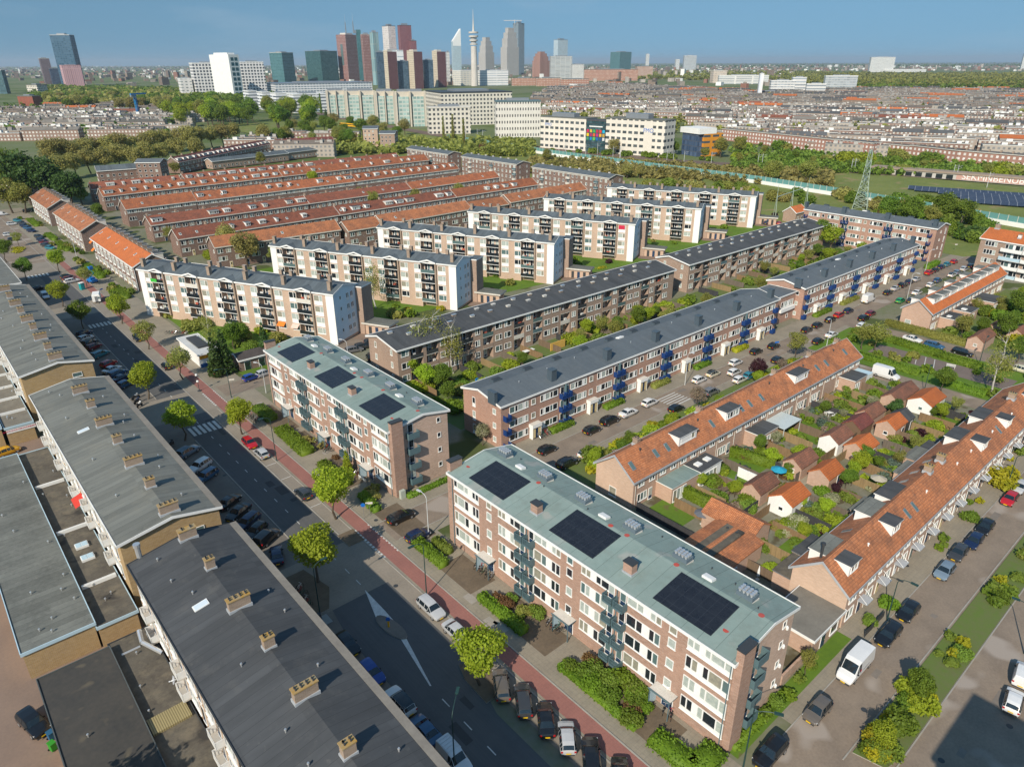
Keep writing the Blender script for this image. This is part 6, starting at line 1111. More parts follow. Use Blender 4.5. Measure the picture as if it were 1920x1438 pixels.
bikes(6,48.6,96.5,0,.75,10,'by the bench of the second sage block','bicycles by the bench'); bikes(8,48.6,107,0,.7,0,'by the middle porch of the second sage block','bicycles by the middle porch'); bikes(5,48.7,60.6,0,.8,8,'by the first porch of the nearest sage block','bicycles by the first porch'); bikes(2,48.9,30.2,0,.9,20,'by the last porch of the nearest sage block','bicycles by the last porch'); bikes(4,48.8,47,0,.7,0,'by the middle porch of the nearest sage block','bicycles at the middle porch')
bikes(7,43.4,127,.0,.65,20,'under the lime at the right of the zebra','bicycles under the lime'); bikes(8,46.5,192,.5,-.5,-30,'in the rack left of the kiosk','bicycles left of the kiosk'); bikes(7,27,71.8,.1,.7,10,'in the shaded kerb bulge','bicycles in the kerb bulge'); bikes(5,81.0,85.4,.6,0,80,'by the first white porch of the cobalt block','bicycles by the first white porch'); bikes(6,187,85.6,.6,0,80,'by the yellow covered scooter of the far cobalt block','bicycles at the far cobalt block')
for i,(px,py) in enumerate(((255,748),(258,756),(262,763),(322,836))):
    x,y=G(px,py); t=thing('motorcycle','dark motorcycle parked beside the near lime tree' if i<3 else 'dark motorcycle parked under the lime tree at the zebra','motorcycle',(x,y,0),rad(20+10*i),'motorcycles by the lime' if i<3 else None); m=MB()
    for cx in (-.7,.7): m.tube((cx,-.07,.31),(cx,.07,.31),.31,.31,12,0)
    m.box(-.45,-.16,.35,.35,.16,.8,1); m.box(-.75,-.14,.72,-.05,.14,.86,0); m.box(-.05,-.17,.74,.42,.17,.98,2); m.tube((.7,0,.31),(.42,0,1.05),.04,.04,6,1); m.tube((.42,-.36,1.08),(.42,.36,1.08),.025,.025,6,0); m.box(.42,-.18,.9,.62,.18,1.2,2); m.obj('frame',[BLACK,DKMET,(SILV,CARM['dark blue'],CARM['white'],CARM['dark grey'])[i]],t)
# caravan, toilet, lift, containers
x,y=G(183,565); t=thing('caravan','white site caravan standing on the pale crossing strip','caravan',(x,y,0),rad(-105)); m=MB()
m.prism([(-2.2,-1.05),(2.2,-1.05),(2.2,1.05),(-2.2,1.05)],.5,2.35,0); m.prism([(-1.9,-.9),(1.9,-.9),(1.9,.9),(-1.9,.9)],2.351,2.6,0); m.obj('body',WHITE,t); MB().box(2.2,-.35,.6,2.26,.4,2.1).obj('door',METAL,t); MB().box(-1,-1.08,1.3,.4,-1.05,1.95).box(2.2,.5,1.3,2.25,.95,1.9).obj('window',GLM,t)
w=MB(); w.tube((0,-1,.35),(0,-.8,.35),.35,.35,12); w.tube((0,.8,.35),(0,1,.35),.35,.35,12); w.box(2.2,-.05,.45,3.4,.05,.55); w.obj('wheel',BLACK,t)
x,y=G(155,543); t=thing('toilet_cabin','turquoise toilet cabin with white roof on the parking bay','cabin',(x,y,0),rad(20)); TQ=plain('turquoise_plastic',(.01,.28,.30),.5); MB().box(-.6,-.6,0,.6,.6,2.1).obj('cabin',TQ,t); MB().box(-.65,-.65,2.1,.65,.65,2.3).obj('roof',WHITE,t); MB().box(-.35,-.63,.15,.35,-.6,1.95).obj('door',plain('turq_door',(.02,.34,.36),.5),t)
x,y=G(174,530); t=thing('boom_lift','blue cherry picker with folded turquoise boom on the pavement','lift',(x,y,0),rad(-70)); BLM=plain('lift_blue',(.01,.16,.48),.4); m=MB(); m.box(-1.5,-1.0,.4,1.5,1.0,1.1,0); m.box(-1.2,-.8,1.1,.6,.8,1.7,0); m.obj('chassis',BLM,t); m=MB(); m.tube((-.8,0,1.7),(1.9,0,3.4),.16,.14,6); m.tube((1.9,0,3.4),(-1.0,0,5.2),.13,.11,6); m.tube((-1,0,5.2),(.4,0,5.0),.09,.09,6); m.obj('boom',TQ,t); MB().box(.4,-.6,4.5,1.2,.6,5.5).obj('basket',BLM,t)
m=MB()
for cx in (-.95,.95):
    for s in (-1,1): m.tube((cx,s*.85,.4),(cx,s*1.05,.4),.4,.4,12)
m.obj('wheel',BLACK,t)
def bin_(px,py,c,label,ang=0,group=None):
    x,y=G(px,py); t=thing('wheelie_bin',label,'bin',(x,y,0),rad(ang),group); m=MB(); m.prism([(-.27,-.3),(.27,-.3),(.27,.34),(-.27,.34)],.1,.98); m.obj('body',c,t); MB().box(-.31,-.36,.99,.31,.38,1.08).obj('lid',c,t); w=MB(); w.tube((-.3,.28,.12),(-.3,.34,.12),.12,.12,8); w.tube((.3,.28,.12),(.3,.34,.12),.12,.12,8); w.obj('wheel',BLACK,t)
bin_(101,1405,plain('bin_green',(.03,.26,.02),.6),'bright green wheelie bin in the shaded yard',20); bin_(98,1385,plain('bin_blue',(.02,.10,.2),.6),'dark blue wheelie bin above the green one in the yard',15)
x,y=G(606,1164); t=thing('container_lid','grey underground waste container with black drum in the kerb bulge','container',(x,y,0),rad(0)); MB().box(-.9,-.9,.0,.9,.9,.06).obj('plate',METAL,t); MB().tube((-.4,.3,.06),(-.4,.3,1.2),.4,.35,12).obj('drum',DKMET,t)
x,y=G(402,702); t=thing('litter_bin','orange litter box in the shrubs before the dark conifers','bin',(x,y,0)); MB().box(-.5,-.4,.5,.5,.4,1.3).box(-.08,-.08,0,.08,.08,.5).obj('box',plain('bin_orange',(.7,.17,.02),.6),t); MB().box(-.45,-.42,1.0,.45,-.4,1.25).obj('opening',DKMET,t)
def bench(x,y,ang,label):
    t=thing('bench',label,'bench',(x,y,0),rad(ang)); m=MB()
    for q in range(3): m.box(-.95,-.2+.15*q,.43,.95,-.08+.15*q,.47)
    m.obj('seat',plain('bench_white',(.6,.6,.56),.7),t); m=MB()
    for q in range(2): m.box(-.95,.26,.58+.17*q,.95,.3,.7+.17*q)
    m.obj('backrest',MATS['bench_white'],t)
    for s in (-.8,.8): MB().box(s-.05,-.18,0,s+.05,.3,.43).obj('leg',OFFW,t)
bench(*G(1782,690),-75,'pale slatted bench before the hedge of the small park'); bench(48.3,94.6,90,'white bench before the second sage block, beside the bicycles')
x,y=G(670,966); m=MB().box(50.0,85.2,0,50.9,85.8,1.5); tag(m.obj('utility_cabinet',plain('cabinet_green_grey',(.42,.46,.40),.6)),'pale green utility cabinet at the corner pillar of the second sage block','cabinet')
# walls and fences
def fence(label,pts,h,m,group=None,name='fence',board=True,t=.07):
    o=MB()
    for (x0,y0),(x1,y1) in zip(pts[:-1],pts[1:]):
        L=math.hypot(x1-x0,y1-y0); ux,uy=(x1-x0)/L,(y1-y0)/L; n=max(1,int(L/1.8))
        for k in range(n):
            a,b=L*k/n,L*(k+1)/n-.03; P=[(x0+ux*a-uy*t/2,y0+uy*a+ux*t/2),(x0+ux*a+uy*t/2,y0+uy*a-ux*t/2),(x0+ux*b+uy*t/2,y0+uy*b-ux*t/2),(x0+ux*b-uy*t/2,y0+uy*b+ux*t/2)]; o.prism(P,.02,h*(1 if k%2 else .985))
            xx,yy=x0+ux*a,y0+uy*a; o.box(xx-.05,yy-.05,0,xx+.05,yy+.05,h+.06)
    return tag(o.obj(name,m),label,'wall' if name=='garden_wall' else 'fence',group)
WOODS=[mat('fence_wood_%d'%i,c,tuple(q*.6 for q in c),.9,.6,5,stretch=(6,6,.6)) for i,c in enumerate(((.26,.17,.09),(.19,.135,.09),(.055,.055,.06),(.30,.215,.11),(.17,.14,.11)))]
for k in range(14): fence('wooden fence between two back gardens on the far side of the garden path',[(76.2+5.54*k+.15,57.8 if k not in (1,2,3,6,12) else 54.6),(76.2+5.54*k+.15,48.8 if k%3 else 46)],1.75,WOODS[(k*3+2)%5],'fences on the far side of the garden path')
for k in range(14): fence('wooden fence between two back gardens on the near side of the garden path',[(77+5.47*k,34.6),(77+5.47*k,41)],1.75,WOODS[(k*2+1)%5],'fences on the near side of the garden path')
for k in range(9): fence('wooden fence along the garden path, far side',[(77+8.6*k,45.4),(82.5+8.6*k,45.4)],1.8,WOODS[(k+1)%5],'path fences on the far side')
for k in range(9): fence('wooden fence along the garden path, near side',[(78.5+8.6*k,43.6),(83+8.6*k,43.6)],1.8,WOODS[(k+4)%5],'path fences on the near side')
for k in range(15): fence('garden fence behind the near dark roofed loggias',[(77+6.2*k,121),(77+6.2*k,113)],1.7,WOODS[k%5],'garden fences behind the near loggias')
for k in range(11): fence('garden fence behind the far dark roofed loggias',[(182+7*k,121),(182+7*k,114)],1.7,WOODS[(k+2)%5],'garden fences behind the far loggias')
fence('long brick garden wall running up from the nearest gable',[(61.8,24.6),(75.0,24.6)],1.5,B_R,None,'garden_wall',t=.25); fence('pale rendered garden wall behind the flat roofed garage',[(62.5,30.6),(68.0,30.6)],2.0,plain('pale_render',(.66,.58,.42),.9),None,'garden_wall',t=.2); fence('white garden wall with pots in the third back garden',[(97.5,53),(97.5,47)],1.8,WHITE,None,'garden_wall',t=.2); fence('yellow garden wall behind the loggia block',[(113.5,116),(118.5,116)],2.0,plain('yellow_render',(.62,.38,.09),.9),None,'garden_wall',t=.2)
fence('black front railing of the first house in the brick street',[(76.5,21.6),(82,21.6)],1.0,DKMET,None,'railing',t=.03)
def parasol(x,y,c,label,open_=True):
    t=thing('parasol',label,'parasol',(x,y,0)); MB().tube((0,0,0),(0,0,2.3),.03,.03,6).lathe([(.3,0),(.28,.07),(.04,.1)],8).obj('pole',OFFW,t); m=MB(); m.lathe([(1.35,1.95),(.03,2.45)] if open_ else [(.22,.7),(.16,1.6),(.03,2.35)],8); m.obj('canopy',c,t)
parasol(101.6,47.9,plain('parasol_blue',(.02,.30,.45),.8),'blue parasol by the brown tiled shed'); parasol(111.5,35.5,plain('parasol_beige',(.42,.38,.30),.8),'open beige parasol among white chairs'); parasol(94.5,51.6,plain('parasol_grey',(.13,.14,.16),.8),'folded grey parasol on the dark terrace',False); parasol(76.2,36.2,WHITE,'folded white parasol near the playhouse',False); parasol(124.6,37.2,MATS['parasol_grey'],'folded dark parasol on the grey terrace by the plank fence',False); parasol(81.2,48.9,MATS['parasol_grey'],'folded grey parasol by the small pool')
def tset(x,y,c,label):
    t=thing('garden_table',label,'garden table',(x,y,0),R.uniform(0,3)); MB().box(-.8,-.45,.7,.8,.45,.75).obj('table_top',c,t)
    for a in (-.7,.65):
        for b in (-.38,.33): MB().box(a,b,0,a+.05,b+.05,.7).obj('leg',c,t)
    for a,b in ((-.45,-.8),(.4,-.8),(-.4,.8),(.45,.8)):
        k=thing('garden_chair','garden chair around a patio table','chair',(x+a,y+b,0),0 if b>0 else 3.14,'patio chairs'); MB().box(-.24,-.24,.42,.24,.24,.46).obj('seat',c,k); MB().box(-.24,.2,.46,.24,.25,.9).obj('backrest',c,k); m=MB()
        for u in (-.22,.18):
            for w_ in (-.22,.18): m.box(u,w_,0,u+.04,w_+.04,.42)
        m.obj('leg',c,k)
for a in ((91.5,51.5,WOODS[1],'dark wooden patio table beyond the clipped garden hedge'),(87.9,53.2,OFFW,'pale patio table beside the blue child chairs'),(107.8,54.3,DKMET,'dark patio table by the long pink flower bed'),(131.5,53.5,WHITE,'white patio table in the far gardens'),(110.5,36.6,WHITE,'white patio table under the beige parasol'),(120.4,35.2,DKMET,'dark patio table on the plank terrace'),(143,35,WOODS[0],'wooden patio table near the far dormers'),(99.8,53.4,DKMET,'dark lounge table by the black fence')): tset(*a)
x,y=G(1430,1085); t=thing('playhouse','small white playhouse with red door and yellow slide behind the sage block','playhouse',(73.4,34.0,0),rad(20)); MB().prism([(-.6,-.5),(.6,-.5),(.6,.5),(-.6,.5)],0,1.0).obj('wall',WHITE,t); m=MB(); m.poly([(-.7,-.6,.95),(.7,-.6,.95),(.7,0,1.5),(-.7,0,1.5)]); m.poly([(.7,.6,.95),(-.7,.6,.95),(-.7,0,1.5),(.7,0,1.5)]); m.obj('roof',OFFW,t); MB().box(-.25,-.54,.05,.2,-.5,.75).obj('door',plain('play_red',(.5,.02,.02),.5),t); m=MB(); m.poly([(.7,-.2,.9),(1.5,-.2,.05),(1.5,.3,.05),(.7,.3,.9)]); m.obj('slide',plain('play_yellow',(.75,.55,.02),.5),t)
for x,y,lab in ((71.0,27.9,'grey satellite dish on the garden wall beside the nearest gable'),(22.9,150,'small satellite dish on the far shop block parapet')):
    t=thing('satellite_dish',lab,'dish',(x,y,1.6),rad(-40)); m=MB(); m.lathe([(.55,.25),(.4,.1),(.05,0)],14); o=m.obj('dish',METAL,t,(0,0,.1)); o.rotation_euler=(rad(-55),0,0); MB().tube((0,0,-1.6),(0,0,.1),.04,.04,6).obj('mast',METAL,t)
for x,y,a in ((77.2,83.5,0),): pass
t=thing('garden_pool','round blue paddling pool behind the loggia block','pool',(89.5,113,0)); MB().lathe([(1.6,0),(1.7,.45),(1.45,.45),(1.4,.2)],18).obj('pool',plain('pool_blue',(.02,.22,.5),.3),t)
mb=MB(); mb.lathe([(1.1,0),(1.1,.1)],16); t=thing('drying_rack','white laundry on a rack in the loggia gardens','laundry',(108,118,0)); MB().box(-1.6,-.6,1.1,1.6,.6,1.16).obj('sheets',WHITE,t); MB().box(-1.5,-.03,0,-1.44,.03,1.1).box(1.44,-.03,0,1.5,.03,1.1).obj('leg',METAL,t)
# unseen neighbour whose shadow falls across the brick street
nb=B('tower_house','building outside the right edge that throws its shadow on the brick street','building',None,31.5,-32,0,11.6,26.6,25.6,.5,0,.2,B_NB,FELT_D)
tree('big_green',0,0,15,'tree standing in the yard below the picture, its shadow on the dark annex roof',None,1.0,xy=(-9,52))
tree('big_green',0,0,14,'second yard tree below the picture shading the dark annex roof',None,1.0,xy=(-8,42))
# ================================================================== railway
BPT=[(462,900),(436,690),(408,560),(400,459),(392,403),(390,355),(388,298),(387,243),(386,220),(378,167),(366,106),(358,70),(350,30)]
def ribbon(name,pts,w,z,m,label,h=0):
    mb=MB()
    for (x0,y0),(x1,y1) in zip(pts[:-1],pts[1:]):
        L=math.hypot(x1-x0,y1-y0); nx,ny=-(y1-y0)/L*w/2,(x1-x0)/L*w/2; mb.poly([(x0-nx,y0-ny,z),(x1-nx,y1-ny,z),(x1+nx,y1+ny,z),(x0+nx,y0+ny,z)][::-1])
    return struct(name,mb,m,label)
RAIL=[(500,1000),(474,870),(428,600),(424,480),(424,402),(436,319),(459,257),(477,205),(505,119),(530,40)]
ribbon('rail_bed',RAIL,16,.02,BALL,'brown ballast bed of the railway')
rl=MB()
for off in (-5.2,-3.7,-1.2,.3,2.8,4.3):
    for (x0,y0),(x1,y1) in zip(RAIL[:-1],RAIL[1:]):
        L=math.hypot(x1-x0,y1-y0); nx,ny=-(y1-y0)/L,(x1-x0)/L; a=(x0+nx*off,y0+ny*off);b=(x1+nx*off,y1+ny*off); rl.poly([(a[0]-nx*.1,a[1]-ny*.1,.16),(b[0]-nx*.1,b[1]-ny*.1,.16),(b[0]+nx*.1,b[1]+ny*.1,.16),(a[0]+nx*.1,a[1]+ny*.1,.16)][::-1])
struct('rails',rl,plain('rail_steel',(.16,.11,.09),.5),'steel rails on the ballast bed')
TEAL=plain('teal_barrier_glass',(.13,.30,.29),.3)
for i,((x0,y0),(x1,y1)) in enumerate(zip(BPT[2:-1],BPT[3:])):
    L=math.hypot(x1-x0,y1-y0); t=thing('noise_barrier','white and teal noise barrier section along the tracks, %s from the left'%('first','second','third','fourth','fifth','sixth','seventh','eighth','ninth','tenth')[i],'barrier',(x0,y0,0),math.atan2(y1-y0,x1-x0),'noise barrier sections')
    MB().box(0,-.4,0,L,0,1.9).obj('base_wall',WHITE,t); MB().box(0,-.05,1.9,L,.05,4.3).obj('glass_panel',TEAL,t); m=MB()
    for k in range(int(L/4)+1): m.box(min(4*k,L-.2),-.15,1.9,min(4*k,L-.2)+.18,.12,4.5)
    m.obj('post',OFFW,t)
def cat_post(px,py,h,lab):
    x,y=G(px,py); t=thing('catenary_post',lab,'mast',(x,y,0),rad(-20),'overhead line masts'); MB().tube((0,0,0),(0,0,h),.16,.12,6).obj('mast',LW,t); m=MB(); m.tube((0,0,h-1.2),(3.2,0,h-.6),.06,.06,5); m.tube((0,0,h-2.4),(3.0,0,h-1.6),.05,.05,5); m.obj('bracket',LW,t)
for i,(px,py) in enumerate(((972,268),(985,270),(1000,266),(1015,270),(1048,283),(1060,288),(1098,292),(1120,290),(1149,297),(1162,297),(1163,296),(1250,304),(1262,305),(1282,307),(1333,309),(1420,313),(1428,313),(1595,323),(1601,323),(1785,336),(1792,337),(1850,352),(905,262),(930,262),(873,258),(895,260))): cat_post(px,py,8.5,'pale overhead line mast beside the railway tracks')
VP=[(482,198),(489,160),(497,124),(503,96),(512,60),(522,20)]; VW=mat('viaduct_concrete',(.50,.48,.44),(.36,.34,.30),.9,.3,2)
t=thing('viaduct','white railway viaduct with dark openings and large graffiti lettering','viaduct',(478,200,0),math.atan2(-78,13)); L=190
m=MB(); m.box(0,0,0,L,8,3.2,0); m.box(-.5,-.6,3.2,L,8.6,4.2,1); m.obj('wall',[VW,mat('viaduct_top',(.34,.26,.20),(.25,.2,.16),.9)],t); m=MB()
for k in range(8): m.box(3+5.6*k,-.05,.1,6.6+5.6*k,.0,2.6)
m.obj('opening',GLD,t); MB().box(47.5,-.06,.3,86,-.01,3.9).obj('graffiti_panel',plain('graffiti_red',(.50,.30,.25),.8),t); text('SEKMNBENUB',5.0,WHITE,t,(66,-.1,2.2),(rad(90),0,0),'graffiti_letters'); MB().box(86.4,-.06,.2,125,-.01,3.2).obj('graffiti_panel',mat('graffiti_mixed',(.55,.62,.62),(.12,.28,.45),.8,.3,.9,spots=((.6,.55,.3),.4,.6)),t)
# tram
x,y=G(640,240); x2,y2=G(672,243); t=thing('tram','yellow and white tram on the raised line below the offices','tram',((x+x2)/2,(y+y2)/2,2.0),math.atan2(y2-y,x2-x)); YL=plain('tram_yellow',(.80,.42,.01),.5); MB().box(-17,-1.3,.4,17,1.3,1.6,0).box(-17,-1.3,2.5,17,1.3,3.3,0).obj('body',YL,t); MB().box(-16.9,-1.28,1.6,16.9,1.28,2.5).obj('window',GLD,t); w=MB(); [w.box(k-1,-1.2,0,k+1,1.2,.4) for k in (-13,-4,4,13)]; w.obj('wheel',BLACK,t)
# pylons and portal
PY=plain('pylon_steel',(.30,.37,.30),.6)
def lattice(mb,p0,p1,w0,w1,n,r=.09):
    p0=Vector(p0);p1=Vector(p1)
    def ring(k): c=p0.lerp(p1,k/n); w=w0+(w1-w0)*k/n; return [c+Vector((sx*w/2,sy*w/2,0)) for sx,sy in ((-1,-1),(1,-1),(1,1),(-1,1))]
    for k in range(n):
        a,b=ring(k),ring(k+1)
        for i in range(4):
            mb.tube(a[i],b[i],r,r,4); mb.tube(a[i],b[(i+1)%4],r*.6,r*.6,4); mb.tube(a[(i+1)%4],b[i],r*.6,r*.6,4); mb.tube(b[i],b[(i+1)%4],r*.6,r*.6,4)
x,y=G(1612,392); t=thing('pylon','big pale green lattice pylon behind the far cobalt block','pylon',(x,y,0),rad(20)); m=MB(); lattice(m,(0,0,0),(0,0,13),6.5,3.0,5,.19); lattice(m,(0,0,13),(0,0,27),3.0,1.4,6,.15); m.obj('tower',PY,t)
for z,l in ((13.5,9),(20,11),(25.5,6)):
    m=MB()
    for s in (-1,1): 
        for q in (-.7,.7): m.tube((0,q,z),(s*l,0,z+.6),.2,.14,4); m.tube((0,q,z+2),(s*l,0,z+.6),.2,.14,4)
        for k in range(5): m.tube((s*l*k/5,.5*(1-k/5),z+.1*k),(s*l*(k+.5)/5,0,z+2-.3*k),.1,.1,4)
        m.tube((s*l,0,z+.6),(s*l,0,z-1.0),.07,.07,5)
    m.obj('cross_arm',PY,t)
t=thing('portal_pylon','pale green steel portal of three A frames with insulators beside the hut','pylon',(301.6,165,0),rad(0)); m=MB()
for k in (0,13.8,27.5):
    for s in (-2.6,2.6): m.tube((k+s,s*.8,0),(k,0,11 if k!=13.8 else 12),.17,.13,5)
    m.tube((k,0,11),(k,0,15.5),.13,.06,5)
m.tube((0,0,9.6),(27.5,0,11.4),.2,.2,6); m.obj('frame',PY,t); m=MB()
for k in range(6): m.tube((6+1.6*k,-4,0),(6+1.6*k,-4,4.0),.1,.1,6); m.lathe([(.3,4.0),(.3,4.3),(.15,4.4),(.3,4.6),(.15,4.8),(.28,5.0)],8,0,(6+1.6*k,-4))
m.obj('insulator',OFFW,t)
car('dark blue car parked beside the portal pylon',1437,418,20,'dark blue','suv'); car('small red car parked beside the portal pylon',1461,419,20,'red','hatch')
SOLF=mat('solar_field_panel',(.028,.04,.07),(.05,.065,.10),.25,.4,2,.5,lines=(('X',3.4,.05,(.34,.36,.38),.7),))
u=np.array((13,-38.0)); u/=np.linalg.norm(u); v=np.array((u[1],-u[0])); v=v if v[0]<0 else -v
for k in range(8):
    o=np.array((431.0,150.0))+v*4.6*k-u*(8 if k<2 else 0)*1; L=105-2*k; x0,y0=o+u*(k*3.4); t=thing('solar_table','blue solar panel table in the field beside the railway, row %s'%('one, farthest','two','three','four','five','six','seven','eight, nearest')[k],'solar panels',(x0,y0,0),math.atan2(u[1],u[0]),'solar tables by the railway'); m=MB(); m.poly([(0,-1.9,.8),(L,-1.9,.8),(L,1.9,2.1),(0,1.9,2.1)]); m.poly([(0,1.9,2.0),(L,1.9,2.0),(L,-1.9,.7),(0,-1.9,.7)]); m.obj('panel',SOLF,t); m=MB()
    for q in range(int(L/6)): m.box(3+6*q,-.1,0,3.15+6*q,.1,1.3)
    m.obj('leg',METAL,t)
# ================================================================== offices and skyline
def tower(label,Lp,Mp,Rp,by,ty,al,mats,cat='tower',name='tower',group=None,crown=None,h=None,build=None):
    "two-faced block: nearest corner seen at Mp, far edges at Lp and Rp on base row by; roof seen at ty"
    cx,cy=G(Mp,by); tx=960+(Mp-960)*(3560-ty)/(3560-by); hh=h or HT(Mp,by,tx,ty); ph=math.atan2(cy,cx); ar=ph-math.pi/2+rad(al)
    def hit(px,ang):
        d=ray(px,by); dx,dy=d[0],d[1]; ex,ey=math.cos(ang),math.sin(ang); det=ex*(-dy)-ey*(-dx); t=((-cx)*(-dy)-(-cy)*(-dx))/det; return max(4,t)
    w=hit(Rp,ar); dpt=hit(Lp,ar+math.pi/2) if Lp<Mp-.2 else w*.5
    t=thing(name,label,cat,(cx,cy,-.5),ar,group)
    if build: build(t,w,dpt,hh); return t
    MB().prism([(0,0),(w,0),(w,dpt),(0,dpt)],0,hh).obj('wall',mats[0],t); 
    k=MB(); k.box(-.3,-.3,hh+.02,w+.3,dpt+.3,hh+1.2); k.obj('roof',mats[1] if len(mats)>1 else FELT_F,t)
    k=MB(); k.box(w*.25,dpt*.3,hh+1.202,w*.75,dpt*.7,hh+1.2+max(2,hh*.03)); k.obj('roof_unit',mats[2] if len(mats)>2 else METAL,t)
    return t
GS=1.25
FMOW=gridmat('cream_office_wall',(.70,.65,.57),(.04,.05,.055),4.0,3.75,.66,.42,oz=-1.2)
def ribbonoffice(label,a,b,d,h,m,roofm,name='office_block',group=None,z0=0):
    x0,y0=G(*a);x1,y1=G(*b); L=math.hypot(x1-x0,y1-y0); t=thing(name,label,'office',(x0,y0,z0),math.atan2(y1-y0,x1-x0),group); MB().prism([(0,0),(L,0),(L,d),(0,d)],0,h).obj('wall',m,t); MB().box(-.2,-.2,h+.02,L+.2,d+.2,h+.6).obj('roof',roofm,t); return t,L
fm,FL=ribbonoffice('cream office with rows of windows and FMO on its front, left part',(1013,277),(1097,284),16,24,FMOW,FELT_F); MB().box(8,5,24.65,30,13,27.5).obj('roof_unit',METAL,fm)
text('FMO',3.2,SBL,fm,(8,-.08,18.6),(rad(90),0,0))
gm,GL_=ribbonoffice('dark glass office front with a panel of coloured squares',(1098,284),(1133,287),14,23,gridmat('dark_office_glass',(.03,.05,.06),(.015,.05,.06),2.2,1.9,.8,.7),FELT_D); SQ=[(.55,.02,.08),(.60,.40,.05),(.05,.35,.08),(.45,.02,.05),(.6,.06,.04),(.02,.40,.62),(.75,.52,.01),(.35,.02,.12),(.65,.12,.02),(.45,.02,.22),(.75,.36,.02),(.45,.30,.06),(.05,.25,.12),(.01,.22,.48),(.12,.45,.06),(.01,.12,.35),(.02,.07,.22),(.6,.6,.6)]
for i,c in enumerate(SQ): q=GL_/6; MB().box(q*(i%6)+.45,-.1,17.2-q*(i//6)*.96-q*.92,q*(i%6)+q-.45,-.04,17.2-q*(i//6)*.96-.5).obj('coloured_square',plain('square_%d'%i,c,.6),gm)
MB().box(GL_*.15,-.08,18.6,GL_*.85,-.04,19.4).obj('headline',WHITE,gm)
f2,F2=ribbonoffice('cream office with big blue FMO letters, right part',(1134,287),(1243,296),16,25.5,FMOW,FELT_F); MB().box(F2*.28,5,26.15,F2*.66,13,29.5).obj('roof_unit',METAL,f2); MB().box(F2*.66,-.06,2,F2*.80,-.02,25).obj('blank_panel',plain('cream_blank',(.68,.63,.55),.8),f2); text('FMO',4.2,SBL,f2,(F2*.73,-.12,18.2),(rad(90),0,0))
def orange(t,w,d,h):
    MB().prism([(0,0),(w,0),(w,d),(0,d)],0,h-4).obj('wall',gridmat('orange_office_wall',(.62,.25,.02),(.05,.06,.07),6.5,3.4,.72,.38,oz=-1),t); MB().prism([(-5,0),(w*.62,0),(w*.62,d+2),(-5,d+2)],h-3.99,h).obj('top_floor',WHITE,t); MB().box(-4,2,0,-.01,d,h-4).obj('glass_link',gridmat('blue_link_glass',(.06,.08,.12),(.03,.06,.12),2,3,.8,.8),t)
tower('orange panelled office with white ribbon windows right of the cream one',1284,1317,1352,293,240,40,None,'office','office_block',build=orange)
WGRID=gridmat('white_grid_wall',(.72,.71,.68),(.05,.06,.07),3.0,3.3,.6,.55,oz=-.8); BGRID=gridmat('beige_grid_wall',(.66,.62,.54),(.03,.035,.04),3.3,3.4,.52,.5,oz=-.8); WCUBE=gridmat('white_slot_wall',(.68,.65,.59),(.05,.05,.05),2.0,4.6,.45,.42,oz=-1.2)
tower('white square office with narrow slot windows left of the cream office',928,931,1013,258,191,6,(WCUBE,SLATE),'office','office_block')
tower('beige grid office with a wide bridge over its passage',801,830,960,236,175,15,(BGRID,DKMET),'office','office_block')
tower('lower beige grid wing in front of the bridge office',802,806,883,252,203,8,(BGRID,OFFW),'office','office_block')
AW=mat('atrium_beige',(.60,.54,.45),(.50,.45,.37),.8,.02,.2); AG=gridmat('atrium_glass',(.50,.55,.50),(.20,.30,.28),3.2,3.3,.8,.6)
def atrium(t,w,d,h):
    MB().prism([(0,0),(w,0),(w,d),(0,d)],0,h).obj('wall',AW,t)
    for a,b_ in ((.06,.44),(.56,.94)): MB().box(w*a,-2.5,0,w*b_,-.02,h*.86).obj('glass_bay',AG,t)
    for a in (.0,.46,.95): MB().box(w*a,-4.5,0,w*a+w*.05,-.03,h*1.02).obj('fin',AW,t)
    MB().box(w*.1,d*.2,h,w*.9,d*.7,h+2.5).obj('roof_unit',METAL,t)
for i,(l,r) in enumerate(((617,650),(652,706),(708,742),(744,800))):
    tower('beige and glass atrium office, %s bay'%('first','second','third','fourth')[i],l-2,l,r,236+i*.5-14*(3-i)/3,170+.6*i,5,None,'office','office_block','beige and glass atrium offices',build=atrium)
for i,(l,r,b,t_) in enumerate(((460,486,204,172),(486,511,206,174),(511,542,208,176),(542,616,212,178))): tower('white office wing with dark window bands, number %s from the left'%('one','two','three','four')[i],l,l+10 if i<3 else l+12,r,b,t_,18,(gridmat('band_white_wall',(.72,.73,.75),(.07,.09,.11),14,3.6,.86,.42,oz=-.9),WHITE),'office','office_block','white office wings')
tower('long white glazed hall behind the office wings',500,520,700,186,158,12,(gridmat('glazed_hall_wall',(.66,.67,.69),(.10,.13,.17),5,3.4,.8,.5),METAL),'office','office_block')
GS=1.35
WM=gridmat('white_square_wall',(.74,.73,.71),(.04,.05,.065),4.4,4.1,.62,.62,oz=-.4)
tower('white gridded slab of the big white complex, left wing',366,372,442,188,119,8,(WM,WHITE),'office','slab_block')
def paired(t,w,d,h):
    MB().prism([(0,0),(w,0),(w,d),(0,d)],0,h).obj('wall',WHITE,t); TW=plain('teal_pane',(.015,.09,.11),.15,.6)
    for k in range(9):
        for a in (.18,.55): MB().box(w*a,-.25,h*(.03+.105*k),w*(a+.27),-.02,h*(.1+.105*k)).obj('window',TW,t)
    MB().box(w*.1,d*.1,h,w*.8,d*.8,h+3).obj('roof_unit',WHITE,t)
tower('white central tower with paired green windows of the big white complex',406,441,460,191,102,35,None,'office','tower',build=paired)
